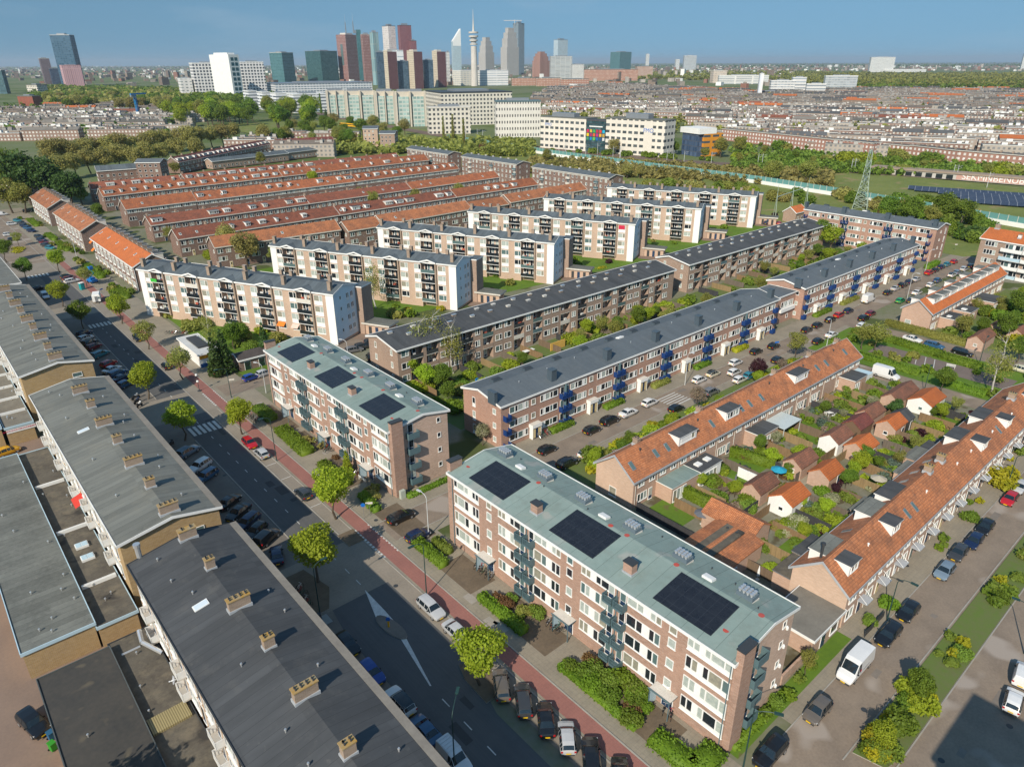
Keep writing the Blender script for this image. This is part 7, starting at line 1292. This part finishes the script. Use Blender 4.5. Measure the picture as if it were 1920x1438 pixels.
tower('white gridded slab of the big white complex, right wing',459,461,503,186,117,12,(WM,WHITE),'office','slab_block'); tower('low white block with green dome left of the big white complex',340,345,366,188,148,10,(gridmat('low_white_wall',(.68,.67,.65),(.2,.22,.22),6,4,.5,.4),WHITE),'office','slab_block')
GT=gridmat('green_glass_wall',(.10,.22,.24),(.015,.075,.085),3.5,3.6,.9,.7,rough=.15); GT2=gridmat('deep_green_glass',(.015,.075,.075),(.01,.055,.06),3,3.6,.9,.85,rough=.12)
tower('green glass tower with pale bands left of the wide green block',512,535,556,156,99,45,(GT,OFFW)); tower('wide deep green glass block beside the red towers',578,606,637,154,96,35,(GT2,METAL))
RT_=gridmat('red_tower_wall',(.19,.075,.068),(.36,.27,.24),3.4,3.6,.5,.42,oz=-1)
def redt(t,w,d,h):
    MB().prism([(0,0),(w,0),(w,d),(0,d)],0,h).obj('wall',RT_,t); MB().box(w*.02,-.6,0,w*.0+.01,-.01,.1).obj('plinth',OFFW,t); MB().box(w*.2,d*.2,h,w*.8,d*.8,h+6).obj('roof_unit',OFFW,t); m=MB(); m.box(-.4,d*.38,h*.35,-.02,d*.62,h*.80); m.obj('slot_window',GLM,t)
tower('left red brick tower with a tall dark slot window',638,655,676,153,65,45,None,build=redt); 
def teal(t,w,d,h): MB().prism([(0,0),(w,0),(w,d),(0,d)],0,h).obj('wall',gridmat('teal_shaft',(.03,.13,.14),(.02,.09,.10),2,3.6,.8,.8),t); MB().box(-w*.6,0,h-12,-.01,d,h-2).obj('wing',METAL,t)
tower('narrow teal glass shaft between the red brick towers',675,676,684,154,56,10,None,build=teal); tower('right red brick tower without slot window',683,686,702,156,65,20,(RT_,OFFW))
for i,(px,t_) in enumerate(((653,27),(667,25))):
    x,y=G(px+4,154); hh=HT(px+4,154,px,t_); h0=hh*.76; t=thing('spire','%s thin steel spire on the red brick tower'%('left','right')[i],'spire',(x,y,h0)); MB().tube((0,0,-10),(0,0,(hh-h0)*.5),2.4,1.6,6).obj('base',METAL,t); MB().tube((0,0,(hh-h0)*.5),(0,0,hh-h0),.7,.15,6).obj('needle',SILV,t)
tower('pale striped white office tower in the skyline centre',724,735,748,160,49,30,(gridmat('striped_tower_wall',(.60,.56,.54),(.40,.37,.36),2,4,.95,.45),DKMET)); tower('purple red tower with a stepped right shoulder',752,756,777,160,48,18,(gridmat('purple_tower_wall',(.19,.075,.085),(.15,.06,.07),2.5,3.6,.5,.45),DKMET)); tower('lower shoulder of the purple red tower',772,775,785,160,77,15,(MATS['purple_tower_wall'],DKMET)); tower('slim green grey rounded tower behind the white striped one',700,706,716,160,61,35,(gridmat('greygreen_tower_wall',(.26,.36,.36),(.13,.24,.27),5,30,.5,.9),METAL))
CRM=gridmat('cream_strip_wall',(.58,.50,.38),(.15,.13,.11),3,3.4,.35,.6); DRD=gridmat('dark_red_strip_wall',(.15,.06,.062),(.115,.05,.055),4,3.4,.35,.4); DBG=gridmat('dark_blue_glass',(.05,.09,.13),(.03,.065,.10),3,3.4,.85,.7)
for i,(a,b,c,d_) in enumerate(((724,731,748,168),(767,779,795,167),(813,822,838,164))):
    def trio(t,w,d,h): MB().prism([(0,.02),(w,.02),(w,d),(.02,d)],0,h).obj('wall',DRD,t); MB().box(-.5,-.2,0,-.02,d+.3,h+3).obj('cream_side',CRM,t); MB().box(w*.1,d*.2,h,w*.6,d*.8,h+5).obj('roof_unit',OFFW,t)
    tower('%s cream and dark red flats tower of the trio'%('left','middle','right')[i],a,b,c,d_,97,35,None,group='cream and dark red flats towers',build=trio)
for l,m_,r,b,t_,lab in ((709,712,725,166,98,'dark blue glass tower left of the cream and red trio'),(748,750,768,167,115,'dark blue glass block between the left and middle red towers'),(795,797,814,166,113,'dark blue glass block between the middle and right red towers'),(838,839,845,160,98,'pale blue gridded sliver right of the red trio')): tower(lab,l,m_,r,b,t_,15,(DBG if 'dark' in lab else WGRID,METAL))
tower('white slab tower behind the red trio',722,724,760,162,95,8,(gridmat('white_slab_wall',(.66,.68,.70),(.2,.25,.3),30,12,.9,.15),WHITE))
def curved(t,w,d,h):
    m=MB(); m.prism([(0,0),(w,0),(w,d),(0,d)],0,h*.62,0); k=len(m.v); m.v+=[(0,0,h*.62),(w,0,h*.62),(w,d,h*.62),(0,d,h*.62),(0,0,h*.72),(w,0,h),(w,d,h),(0,d,h*.72)]
    for f in ((0,1,5,4),(1,2,6,5),(2,3,7,6),(3,0,4,7),(4,5,6,7)): m.f.append(tuple(k+q for q in f)); m.m.append(1 if f==(4,5,6,7) or f==(0,1,5,4) else 0)
    m.obj('wall',[gridmat('pale_glass_wall',(.42,.48,.50),(.22,.34,.40),2.5,3.6,.8,.55),WHITE],t)
tower('white tower with a sail shaped slanting top',848,851,866,138,54,20,None,build=curved)
x,y=G(890,162); hh=HT(890,162,887.5,60); ht=HT(890,162,887,18); t=thing('television_tower','white concrete television tower with round platforms and a red tipped mast','tower',(x,y,0)); CONC=mat('white_concrete',(.62,.58,.53),(.48,.45,.41),.8,.02,.1); MB().lathe([(10.5,0),(8.8,hh*.6),(8.6,hh*.74)],12).obj('shaft',CONC,t); m=MB(); 
for z,r_ in ((.76,11),(.80,8),(.83,12),(.87,9),(.90,14),(.97,14.2)): m.lathe([(r_,hh*z),(r_*1.02,hh*(z+.028)),(r_*.6,hh*(z+.032))],16)
m.obj('platform',CONC,t); MB().lathe([(3.5,hh*.98),(2.0,hh+(ht-hh)*.3),(.9,hh+(ht-hh)*.6),(.3,ht)],8).obj('mast',OFFW,t)
tower('white terraced hospital like complex behind the television tower, left part',849,865,900,161,133,30,(gridmat('hosp_wall',(.64,.61,.54),(.25,.28,.30),8,4,.6,.35),WHITE),'office','slab_block'); tower('white banded complex behind the television tower, right part',896,900,953,161,133,8,(gridmat('hosp_band_wall',(.66,.66,.66),(.20,.24,.28),40,5,.97,.3),WHITE),'office','slab_block')
STP=gridmat('stepped_tower_wall',(.46,.43,.40),(.17,.18,.19),3.6,3.4,.5,.55)
def stepped(t,w,d,h):
    for i,(s,z0,z1) in enumerate(((0,0,.6),(.08,.6,.78),(.16,.78,.9),(.26,.9,1))): MB().prism([(w*s,d*s),(w*(1-s),d*s),(w*(1-s),d*(1-s)),(w*s,d*(1-s))],h*z0,h*z1).obj('wall' if i==0 else 'setback',STP,t)
tower('beige stepped tower right of the television tower',898,911,927,140,70,45,None,build=stepped); tower('tallest stepped grey tower of the right skyline group',939,951,973,142,52,40,None,build=stepped); tower('dark glass tower behind the tallest stepped grey one',962,972,983,140,44,45,(gridmat('dark_grid_tower',(.22,.25,.28),(.08,.15,.20),3.5,3.4,.6,.6),METAL))
x,y=G(965,140); hh=HT(965,140,964,39); t=thing('tower_crane','long horizontal construction crane over the tallest stepped tower','crane',(x,y,0),rad(-42)); MB().tube((0,0,hh-20),(0,0,hh+4),1.2,1.2,4).obj('mast',OFFW,t); m=MB(); m.box(-62,-1,hh-1.5,40,1,hh+1.2); m.obj('jib',plain('crane_pale',(.55,.5,.46),.6),t); MB().box(32,-2,hh-5,40,2,hh-1.5).obj('counterweight',METAL,t)
def brickcrown(t,w,d,h):
    BT=gridmat('salmon_tower_wall',(.33,.18,.135),(.22,.12,.10),3.2,200,.45,.9)
    for i,(s,z0,z1) in enumerate(((0,0,.66),(.07,.66,.82),(.16,.82,.93),(.28,.93,1))): MB().prism([(w*s,d*s),(w*(1-s),d*s),(w*(1-s),d*(1-s)),(w*s,d*(1-s))],h*z0,h*z1).obj('wall' if i==0 else 'setback',BT,t)
    MB().tube((w/2,d/2,h),(w/2,d/2,h*1.18),1,.2,6).obj('spire',METAL,t)
tower('salmon brick tower with a stepped crown and short spire',998,1012,1030,147,97,40,None,build=brickcrown); tower('grey banded office beside the salmon stepped tower',1030,1032,1072,148,106,10,(gridmat('grey_band_wall',(.52,.52,.50),(.16,.19,.21),16,3.8,.92,.5),METAL),'office','slab_block'); tower('white and blue tower with a chequered facade behind the salmon tower',1037,1045,1063,146,75,40,(gridmat('chequer_wall',(.45,.52,.56),(.18,.30,.38),4,6,.5,.5),METAL)); tower('green and blue glass cube standing alone right of the skyline',1143,1161,1182,137,98,45,(GT,METAL))
BRL=gridmat('brick_long_wall',(.34,.16,.11),(.42,.36,.30),3.4,3.6,.45,.45)
for l,r,b,t_,lab in ((960,1005,161,147,'long red brick block under the grey towers, left'),(1006,1050,162,147,'long red brick block under the salmon tower, middle'),(1051,1104,165,149,'long red brick block under the grey office, right'),(1095,1195,152,131,'long red brick block below the glass cube')): tower(lab,l-1,l,r,b,t_,5,(BRL,FELT_F),'building','slab_block')
tower('white and grey low office right of the grey banded office',1070,1072,1094,150,121,10,(WGRID,METAL),'office','slab_block'); tower('brown balconied flats right of the long red blocks',1190,1194,1223,148,125,15,(gridmat('balc_brown_wall',(.36,.22,.16),(.5,.46,.4),4,3.4,.5,.4),FELT_F),'flats','slab_block')
tower('cream factory like block with many windows in the right middle distance',1330,1336,1361,156,133,20,(gridmat('cream_factory_wall',(.56,.48,.40),(.3,.27,.24),5,5,.5,.4),OFFW),'office','slab_block'); tower('white open steel sign tower standing among roofs',1418,1420,1427,184,139,10,(gridmat('white_frame_wall',(.76,.76,.75),(.5,.55,.6),6,46,.4,.9),WHITE)); tower('low brown circular looking hall beside the white sign tower',1400,1402,1470,182,173,5,(mat('brown_hall_wall',(.16,.08,.06),(.12,.06,.05)),FELT_D),'hall','slab_block')
for l,m_,r,b,t_,lab in ((1626,1629,1674,136,108,'big white apartment slab on the right horizon'),(1541,1544,1604,172,143,'grey apartment slab with open balconies in the right distance'),(1480,1483,1508,178,146,'white and dark striped office, round end'),(1508,1510,1546,180,158,'white and dark striped low office wing'),(1440,1443,1488,178,152,'white stepped hospital block at the right'),(1209,1210,1216,131,102,'slim white tower on the far horizon'),(1264,1266,1273,132,112,'small white block on the far horizon'),(1279,1281,1304,134,105,'grey stepped office block on the far horizon'),(1345,1347,1440,158,142,'long white office with ribbon windows'),(1655,1658,1736,136,131,'long cream palace like building by the far wood'),(1911,1913,1921,131,101,'tall white flat at the right end of the horizon'),(1605,1607,1660,163,157,'white low office by the far wood')): tower(lab,l,m_,r,b,t_,12,(gridmat('far_wall_%d'%l,(.68,.67,.64) if 'grey' not in lab else (.45,.47,.48),(.2,.23,.25),40 if 'strip' in lab or 'ribbon' in lab else 5,3.6 if 'strip' not in lab else 4.5,.9,.45),WHITE),'building','slab_block')
tower('tall dark blue glass tower leaning over the left skyline',116,152,161,161,66,60,(gridmat('navy_glass_wall',(.05,.11,.16),(.015,.06,.11),6,4,.75,.7,rough=.15),OFFW)); tower('brown purple slab tower at the left skyline',84,86,104,158,110,10,(gridmat('brown_slab_wall',(.15,.11,.12),(.11,.085,.10),3,3.5,.5,.5),OFFW)); tower('pink striped office block in front of the navy tower',121,125,160,163,123,8,(gridmat('pink_strip_wall',(.55,.33,.34),(.30,.17,.20),4,40,.45,.95),plain('pink_roof',(.5,.25,.25))),'office','slab_block'); tower('dark teal block at the left picture edge',-6,14,21,176,132,50,(gridmat('dteal_wall',(.05,.10,.11),(.03,.08,.10),4,4,.8,.6),OFFW)); tower('dark navy box between brown slab and navy tower',98,100,117,158,129,10,(gridmat('nv_wall',(.03,.05,.09),(.02,.04,.08),4,4,.8,.6),METAL))
tower('plain red brick hall at the left middle distance',38,66,82,204,181,40,(mat('red_hall_wall',(.30,.10,.06),(.2,.07,.05)),FELT_F),'hall','slab_block'); tower('beige flats above the red brick hall',55,75,94,184,160,45,(BGRID,FELT_F),'flats','slab_block')
x,y=G(262,228); t=thing('tower_crane','blue construction crane over the pale rows','crane',(x,y,0),rad(30)); hh=HT(262,228,255,178); CB=plain('crane_blue',(.01,.22,.50),.5); m=MB(); lattice(m,(0,0,0),(0,0,hh),2.2,2.2,10,.3); m.obj('mast',CB,t); MB().box(-6,-.8,hh,18,.8,hh+1.6).obj('jib',CB,t); MB().box(-6,-1.2,hh-2.5,-3,1.2,hh-.01).obj('counterweight',METAL,t)
# ================================================================== city carpet
GS=1.0
CW=[gridmat('row_wall_%d'%i,w,g,3.2,3.0,.5,.5,oz=-.8) for i,(w,g) in enumerate((((.26,.17,.135),(.42,.40,.37)),((.34,.28,.235),(.42,.41,.39)),((.23,.14,.11),(.42,.39,.35)),((.40,.35,.30),(.15,.15,.15)),((.20,.16,.14),(.40,.39,.37))))]
CRF=[mat('row_roof_%d'%i,c,tuple(q*.7 for q in c),.9,.15,.8,rnd=.25) for i,c in enumerate(((.15,.145,.13),(.19,.175,.155),(.10,.105,.11),(.165,.14,.12)))]+[TILE_B,TILE_V]
def rowblock(rr,L,D,h,wm,rm,dorm=.6,gable=False):
    mb=MB(); mb.prism([(0,0),(L,0),(L,D),(0,D)],0,h,0)
    if gable:
        mb.poly([(-.3,-.3,h),(L+.3,-.3,h),(L+.3,D/2,h+2.6),(-.3,D/2,h+2.6)],1); mb.poly([(L+.3,D+.3,h),(-.3,D+.3,h),(-.3,D/2,h+2.6),(L+.3,D/2,h+2.6)],1); mb.poly([(0,0,h),(0,D/2,h+2.5),(0,D,h)],0); mb.poly([(L,0,h),(L,D,h),(L,D/2,h+2.5)],0)
    else: mb.box(-.15,-.15,h+.01,L+.15,D+.15,h+.35,2,1)
    x=1.0
    while x<L-3:
        if rr.random()<dorm:
            w=rr.uniform(2.0,4.5); yy=rr.choice((.4,D*.25)); zz=h+(.8 if gable else .36); mb.box(x,yy,zz-.6 if gable else zz,min(L-.3,x+w),yy+rr.uniform(2,4),zz+rr.uniform(1.2,2.3),2 if rr.random()<.75 else 0,1)
        if rr.random()<.45: mb.box(x+.2,D*.55,h+.3,x+.9,D*.55+1.2,h+(3.6 if gable else 1.6),3)
        x+=rr.uniform(4,6.5)
    for q in range(int(L/3.2)): pass
    return mb
def inpoly(px,py,poly):
    c=False; n=len(poly)
    for i in range(n):
        (x0,y0),(x1,y1)=poly[i],poly[i-1]
        if (y0>py)!=(y1>py) and px<(x1-x0)*(py-y0)/(y1-y0)+x0: c=not c
    return c
def proj(x,y,z=0):
    v=np.array((x,y,z-CAMH)); d=v@FW
    if d<1: return -9999,-9999
    return 960+F_PX*(v@RT)/d,719-F_PX*(v@UP)/d
REG=[([(1360,262),(1640,300),(1960,305),(1960,176),(1700,166),(1440,178),(1120,160),(1040,168),(1010,190),(1020,215),(1290,232)],-66,27,(36,62),'right'),([(-30,268),(250,262),(330,250),(350,226),(250,200),(140,205),(-30,212)],-38,30,(40,75),'left'),([(460,270),(640,262),(640,285),(560,300),(470,290)],-40,34,(30,46),'tram')]
rr=random.Random(21); cand=[]
for poly,ang,sp,(l0,l1),nm in REG:
    a=rad(ang); e=(math.cos(a),math.sin(a)); f=(-math.sin(a),math.cos(a)); xy=[G(*p) for p in poly]; us=[p[0]*e[0]+p[1]*e[1] for p in xy]; vs=[p[0]*f[0]+p[1]*f[1] for p in xy]
    v=min(vs); row=0
    while v<max(vs):
        u=min(us)+rr.uniform(0,20); 
        while u<max(us):
            L=rr.uniform(l0,l1); c=u+L/2; x,y=e[0]*c+f[0]*v,e[1]*c+f[1]*v; px,py=proj(x,y)
            if inpoly(px,py,poly) and rr.random()<.93: cand.append((math.hypot(x,y),e[0]*u+f[0]*v,e[1]*u+f[1]*v,a,L,nm))
            u+=L+rr.choice((2.5,2.5,8))
        v+=sp*(1 if row%2 else .62); row+=1
cand.sort(key=lambda q:q[0]); rest=MB(); POOL={}; DUL=mat('weathered_trim',(.45,.43,.40),(.30,.29,.27),.8,.3,1,rnd=.25)
for i,(d,x,y,a,L,nm) in enumerate(cand):
    red=rr.random()<.05; gab=red or rr.random()<.15; D=rr.uniform(8.5,10.5); h=rr.choice((7,8.5,9.5,9.5)); wm=rr.choice(CW if nm!='left' else CW[:2]+CW[3:4]); rm=rr.choice(CRF[4:]) if red else rr.choice(CRF[:4])
    if i<250:
        lab={'right':'flat roofed brick row with white dormers in the dense quarter beyond the tracks','left':'pale pinkish row with white trim in the quarter at the upper left','tram':'small row of houses by the tram line wood'}[nm]
        if red: lab='row with red tiled roof among the grey roofs, '+('beyond the tracks' if nm=='right' else 'upper left' if nm=='left' else 'by the tram line')
        o=rowblock(rr,L,D,h,wm,rm,dorm=.45,gable=gab).obj('house_row',[wm,rm,WHITE if rr.random()<.35 else DUL,B_CH],None,(x,y,-.55),a); tag(o,lab,'house row',{'right':'house rows beyond the tracks','left':'house rows at the upper left','tram':'house rows by the tram line'}[nm]+(' with red roofs' if red else ''))
    else:
        m=rowblock(rr,L,D,h,None,None,dorm=.25,gable=gab); k=rr.randrange(3); m.m=[{0:k,1:3+rr.randrange(3) if not red else 6,2:7,3:8}[q] for q in m.m]; mx=Matrix.Translation((x,y,-.55))@Matrix.Rotation(a,4,'Z')
        V=np.array(m.v); ca,sa=math.cos(a),math.sin(a); V2=np.stack([V[:,0]*ca-V[:,1]*sa+x,V[:,0]*sa+V[:,1]*ca+y,V[:,2]-.55],1); n=len(rest.v); rest.v+=V2.tolist(); rest.f+=[tuple(n+q for q in f_) for f_ in m.f]; rest.m+=m.m
FW_=[mat('far_wall_tone_%d'%i,c,tuple(q*.6 for q in c),.9,.3,.5) for i,c in enumerate(((.27,.21,.17),(.33,.29,.25),(.21,.165,.14)))]
tag(rest.obj('far_house_rows',FW_+CRF[:3]+[TILE_V,DUL,B_CH]),'mass of small grey and brown row houses in the far quarter','houses',None,'stuff')
# nearest brick flats beyond the tracks
GS=1.0
NBF=gridmat('near_flat_wall',(.36,.19,.145),(.60,.57,.53),3.3,3.0,.46,.52,oz=-.9)
for i,(a,b,h) in enumerate((((1352,262),(1440,272),9.5),((1442,273),(1560,287),10),((1562,288),(1632,296),10.5),((1655,293),(1700,298),9),((1702,298),(1790,309),9.5),((1792,309),(1930,322),9.5))):
    x0,y0=G(*a);x1,y1=G(*b); L=math.hypot(x1-x0,y1-y0); t=thing('brick_flats','red brick flats with white windows facing the allotments, piece %s from the left'%('one','two','three','four','five','six')[i],'flats',(x0,y0,-.5),math.atan2(y1-y0,x1-x0),'red brick flats facing the allotments'); MB().prism([(0,0),(L,0),(L,10),(0,10)],0,h).obj('wall',NBF,t); m=MB(); m.box(-.4,-.5,h+.02,L+.4,10.4,h+.5,1,0); m.obj('roof',[CRF[i%4],OFFW],t); c=MB()
    for q in range(int(L/7)): c.box(2+7*q,5,h+.5,3+7*q,6.2,h+1.8)
    c.obj('chimney',B_CH,t)
for i in range(9):
    px,py=((1678,300),(1745,304),(1752,305),(1760,306),(1795,309),(1803,309),(1812,309),(1815,310),(1820,311))[i]; car('small car parked in front of the red brick flats, %s from the left'%('first','second','third','fourth','fifth','sixth','seventh','eighth','ninth')[i],px,py,-70,('dark blue','white','blue','red','black','white','silver','black','white')[i],'hatch','cars before the red brick flats',detail=False)
# far woods and far town speckle
def woodstuff(label,n,fn,leaf,seed,size=5,per=26):
    r=np.random.default_rng(seed); P=[]
    for i in range(n):
        x,y,h=fn(r); k=per; d=r.normal(size=(k,3)); d/=np.linalg.norm(d,axis=1)[:,None]; w=h*.55; p=np.array((x,y,h*.5))+d*np.array((w,w,h*.5))*(.55+.45*r.random((k,1))); P.append(p)
    p=np.concatenate(P); nr=r.normal(size=p.shape); nr[:,2]=abs(nr[:,2])+.5; nr/=np.linalg.norm(nr,axis=1)[:,None]; t=np.cross(nr,r.normal(size=p.shape)); t/=np.linalg.norm(t,axis=1)[:,None]; b=np.cross(nr,t); s=(size*(.5+.8*r.random(len(p))))[:,None]
    q=np.stack([p-t*s*.5-b*s*.5,p+t*s*.5-b*s*.5,p+t*s*.5+b*s*.5,p-t*s*.5+b*s*.5],1).reshape(-1,3); tag(inst('wood',np_mesh('wood',q,np.arange(len(q)).reshape(-1,4),[LM[leaf]])),label,'wood',None,'stuff')
def band(x0,x1,y0,y1,h0,h1,slope=0): 
    def f(r): px=r.uniform(x0,x1); py=r.uniform(y0,y1)+slope*(px-x0); a=G(px,py,-.5); return a[0],a[1],r.uniform(h0,h1)
    return f
woodstuff('broad green wood in the right far distance',2600,band(1500,1960,140,168,12,18,.006),'olive',41,5.5)
woodstuff('dark green wood edge behind the right far roofs',900,band(1600,1960,158,172,11,16,.006),'green',42,5)
woodstuff('olive wood line in the middle far distance',900,band(1180,1560,134,150,10,16,.01),'olive',43,7)
woodstuff('distant dark tree line under the horizon',1500,band(-40,1960,121.5,131,10,18,-.0025),'green',44,16,14)
woodstuff('green belt at the left in front of the skyline',1500,band(60,470,168,196,10,17,.02),'green',45,5)
woodstuff('khaki park trees at the left in front of the skyline',700,band(90,360,172,200,10,17,.02),'khaki',46,5)
woodstuff('scattered town trees among the right roofs',420,band(1020,1930,176,262,6,11),'olive',47,3,24)
woodstuff('scattered town trees among the left roofs',220,band(-20,340,200,262,6,11),'green',48,3,24)
woodstuff('bare brown shrub cover on the railway bank',900,band(990,1560,298,326,2,5,.05),'khaki',49,1.4,24)
woodstuff('allotment greenery beyond the tracks',1300,band(1370,1930,284,322,2,5,.03),'shrub',50,1.4,24)
woodstuff('green scrub between tram line and terraces',700,band(560,1000,262,288,3,8,.02),'olive',51,2,24)
sp=MB(); r2=random.Random(5)
for i in range(2600):
    px=r2.uniform(-30,1960); py=124+abs(r2.gauss(0,1))*14; 
    if py>168 or (px>1500 and py>134): continue
    x,y=G(px,py,-.5); d=math.hypot(x,y); w=r2.uniform(8,22)*(1+d/9000); h=r2.uniform(7,13)*(1 if r2.random()<.93 else 2.6); k=r2.randrange(6); a=r2.uniform(0,1.5); ca,sa=math.cos(a)*w,math.sin(a)*w; D=w*.7
    sp.prism([(x,y),(x+ca,y+sa),(x+ca-sa*.6,y+sa+ca*.6),(x-sa*.6,y+ca*.6)],-.5,h,k,6 if k!=3 else 7)
tag(sp.obj('far_town',[FW_[0],FW_[1],WHITE,FW_[2],mat('far_beige',(.5,.45,.4)),mat('far_brick',(.3,.15,.11)),CRF[0],TILE_V]),'countless tiny roofs of the far town towards the horizon','town',None,'stuff')
sheet('sea',[G(1380,119.5,-.5),G(1960,119.2,-.5),(29000,9000),(26000,24000)],-.45,plain('sea_water',(.03,.08,.14),.3),'strip of blue sea at the right horizon')
# shrubs: the 290 largest in view one by one, the small rest as one mass
BUSH.sort(key=lambda q:-q[0]); VS=[];QM=[];mm=[]
for i,(a,sp,x,y,h,label,group,wide,z,nm,ct) in enumerate(BUSH):
    cr,_t=kind(sp,SPEC[sp]); s=h/1.05
    if i<290: tag(inst(nm,cr[i%len(cr)],None,(x,y,z),R.uniform(0,6.28),(s*wide,s*wide,s)),label,ct,group)
    else:
        me=kind('low'+sp,lambda:leaves('low',[(0,0,.5,.85,.85,.55),(.5,.2,.45,.5,.5,.45),(-.45,.3,.5,.5,.55,.5)],150,.36,LM[sp[5:]],12,.2,.45)); V=np.empty(len(me.vertices)*3,np.float32); me.vertices.foreach_get('co',V); V=V.reshape(-1,3); t_=R.uniform(0,6.28); c_,s_=math.cos(t_),math.sin(t_); V=np.stack([(V[:,0]*c_-V[:,1]*s_)*s*wide+x,(V[:,0]*s_+V[:,1]*c_)*s*wide+y,V[:,2]*s+z],1); VS.append(V)
        if sp[5:] not in mm: mm.append(sp[5:])
        QM+= [mm.index(sp[5:])]*(len(V)//4)
V=np.concatenate(VS); me=np_mesh('low_shrubs',V,np.arange(len(V)).reshape(-1,4),[LM[q] for q in mm]); me.polygons.foreach_set('material_index',QM); tag(inst('low_shrubs',me),'small far shrubs of the gardens, banks and lawns','shrubs',None,'stuff')
# ================================================================== air, sky, sun, camera
HZ=mat('haze_air',(1,1,1)); nt=HZ.node_tree; nt.nodes.clear(); out=nt.nodes.new('ShaderNodeOutputMaterial'); pv=nt.nodes.new('ShaderNodeVolumePrincipled'); pv.inputs['Color'].default_value=(.80,.90,1,1); pv.inputs['Density'].default_value=HAZE_D; pv.inputs['Anisotropy'].default_value=.2; nt.links.new(pv.outputs[0],out.inputs['Volume'])
if HAZE_D>0:
    hz=MB().box(-26500,-3500,-1.6,30500,26500,190).obj('haze',HZ); tag(hz,'thin blue haze over the far city','haze',None,'stuff')
SUN_AZ=203.5; SUN_EL=35.0
w=bpy.data.worlds.new('World'); sc.world=w; w.use_nodes=True; nt=w.node_tree; n=N(nt); bg=[q for q in nt.nodes if q.type=='BACKGROUND'][0]
sky=n.new('ShaderNodeTexSky'); sky.sky_type='NISHITA'; sky.sun_disc=False; sky.sun_elevation=rad(SUN_EL); sky.sun_rotation=rad(90-SUN_AZ); sky.altitude=0; sky.air_density=SKY[1]; sky.dust_density=SKY[2]; sky.ozone_density=SKY[3]
ge=n.new('ShaderNodeTexCoord'); sx=n.new('ShaderNodeSeparateXYZ'); n.l(ge.outputs['Generated'],sx.inputs[0]); cb=n.new('ShaderNodeCombineXYZ'); n.l(sx.outputs[0],cb.inputs[0]); n.l(sx.outputs[1],cb.inputs[1]); n.l(n.math('ADD',n.math('MULTIPLY',n.math('ABSOLUTE',sx.outputs[2]),.75),SKYL),cb.inputs[2]); nv=n.new('ShaderNodeVectorMath',operation='NORMALIZE'); n.l(cb.outputs[0],nv.inputs[0]); n.l(nv.outputs[0],sky.inputs[0])
tc=n.new('ShaderNodeTexCoord'); mp=n.new('ShaderNodeMapping'); mp.inputs['Scale'].default_value=(1.2,1.2,6); n.l(tc.outputs['Generated'],mp.inputs[0])
cl=n.ramp(n.noise(mp.outputs[0],2.6,6,.6),.52,.85); f_=n.math('MULTIPLY_ADD',n.math('MINIMUM',n.math('MULTIPLY',n.math('ABSOLUTE',sx.outputs[2]),1.6),1.0),SKYG[1]-SKYG[0],SKYG[0]); cs=n.new('ShaderNodeCombineXYZ'); [n.l(n.math('MULTIPLY',f_,k_),cs.inputs[i_]) for i_,k_ in enumerate(SKYT)]; skc=n.mix(1.0,sky.outputs[0],cs.outputs[0],'MULTIPLY'); col=n.mix(n.math('MULTIPLY',cl,.38),skc,(3.2,3.9,4.6)); n.l(col,bg.inputs['Color']); bg.inputs['Strength'].default_value=SKY[0]
sl=bpy.data.lights.new('sun','SUN'); sl.energy=SUNE; sl.angle=rad(.55); sl.color=(1,.90,.75); so=bpy.data.objects.new('sun',sl); COL.objects.link(so)
dv=Vector((-math.cos(rad(SUN_AZ))*math.cos(rad(SUN_EL)),-math.sin(rad(SUN_AZ))*math.cos(rad(SUN_EL)),-math.sin(rad(SUN_EL)))); so.rotation_euler=dv.to_track_quat('-Z','Y').to_euler()
cd=bpy.data.cameras.new('camera'); co=bpy.data.objects.new('camera',cd); COL.objects.link(co); sc.camera=co
cd.sensor_fit='HORIZONTAL'; cd.sensor_width=36; cd.lens=36*F_PX/1920; cd.clip_start=.5; cd.clip_end=60000
Mx=Matrix((tuple(RT)+(0,),tuple(UP)+(0,),tuple(-FW)+(0,),(0,0,0,1))).transposed(); Mx.translation=Vector((0,0,CAMH)); co.matrix_world=Mx
vs=sc.view_settings; vs.view_transform='Standard'; vs.look='None'; vs.exposure=EXPO; vs.gamma=1
print('objects',len(bpy.data.objects),'cars',NCAR[0],'carpet',len(cand))
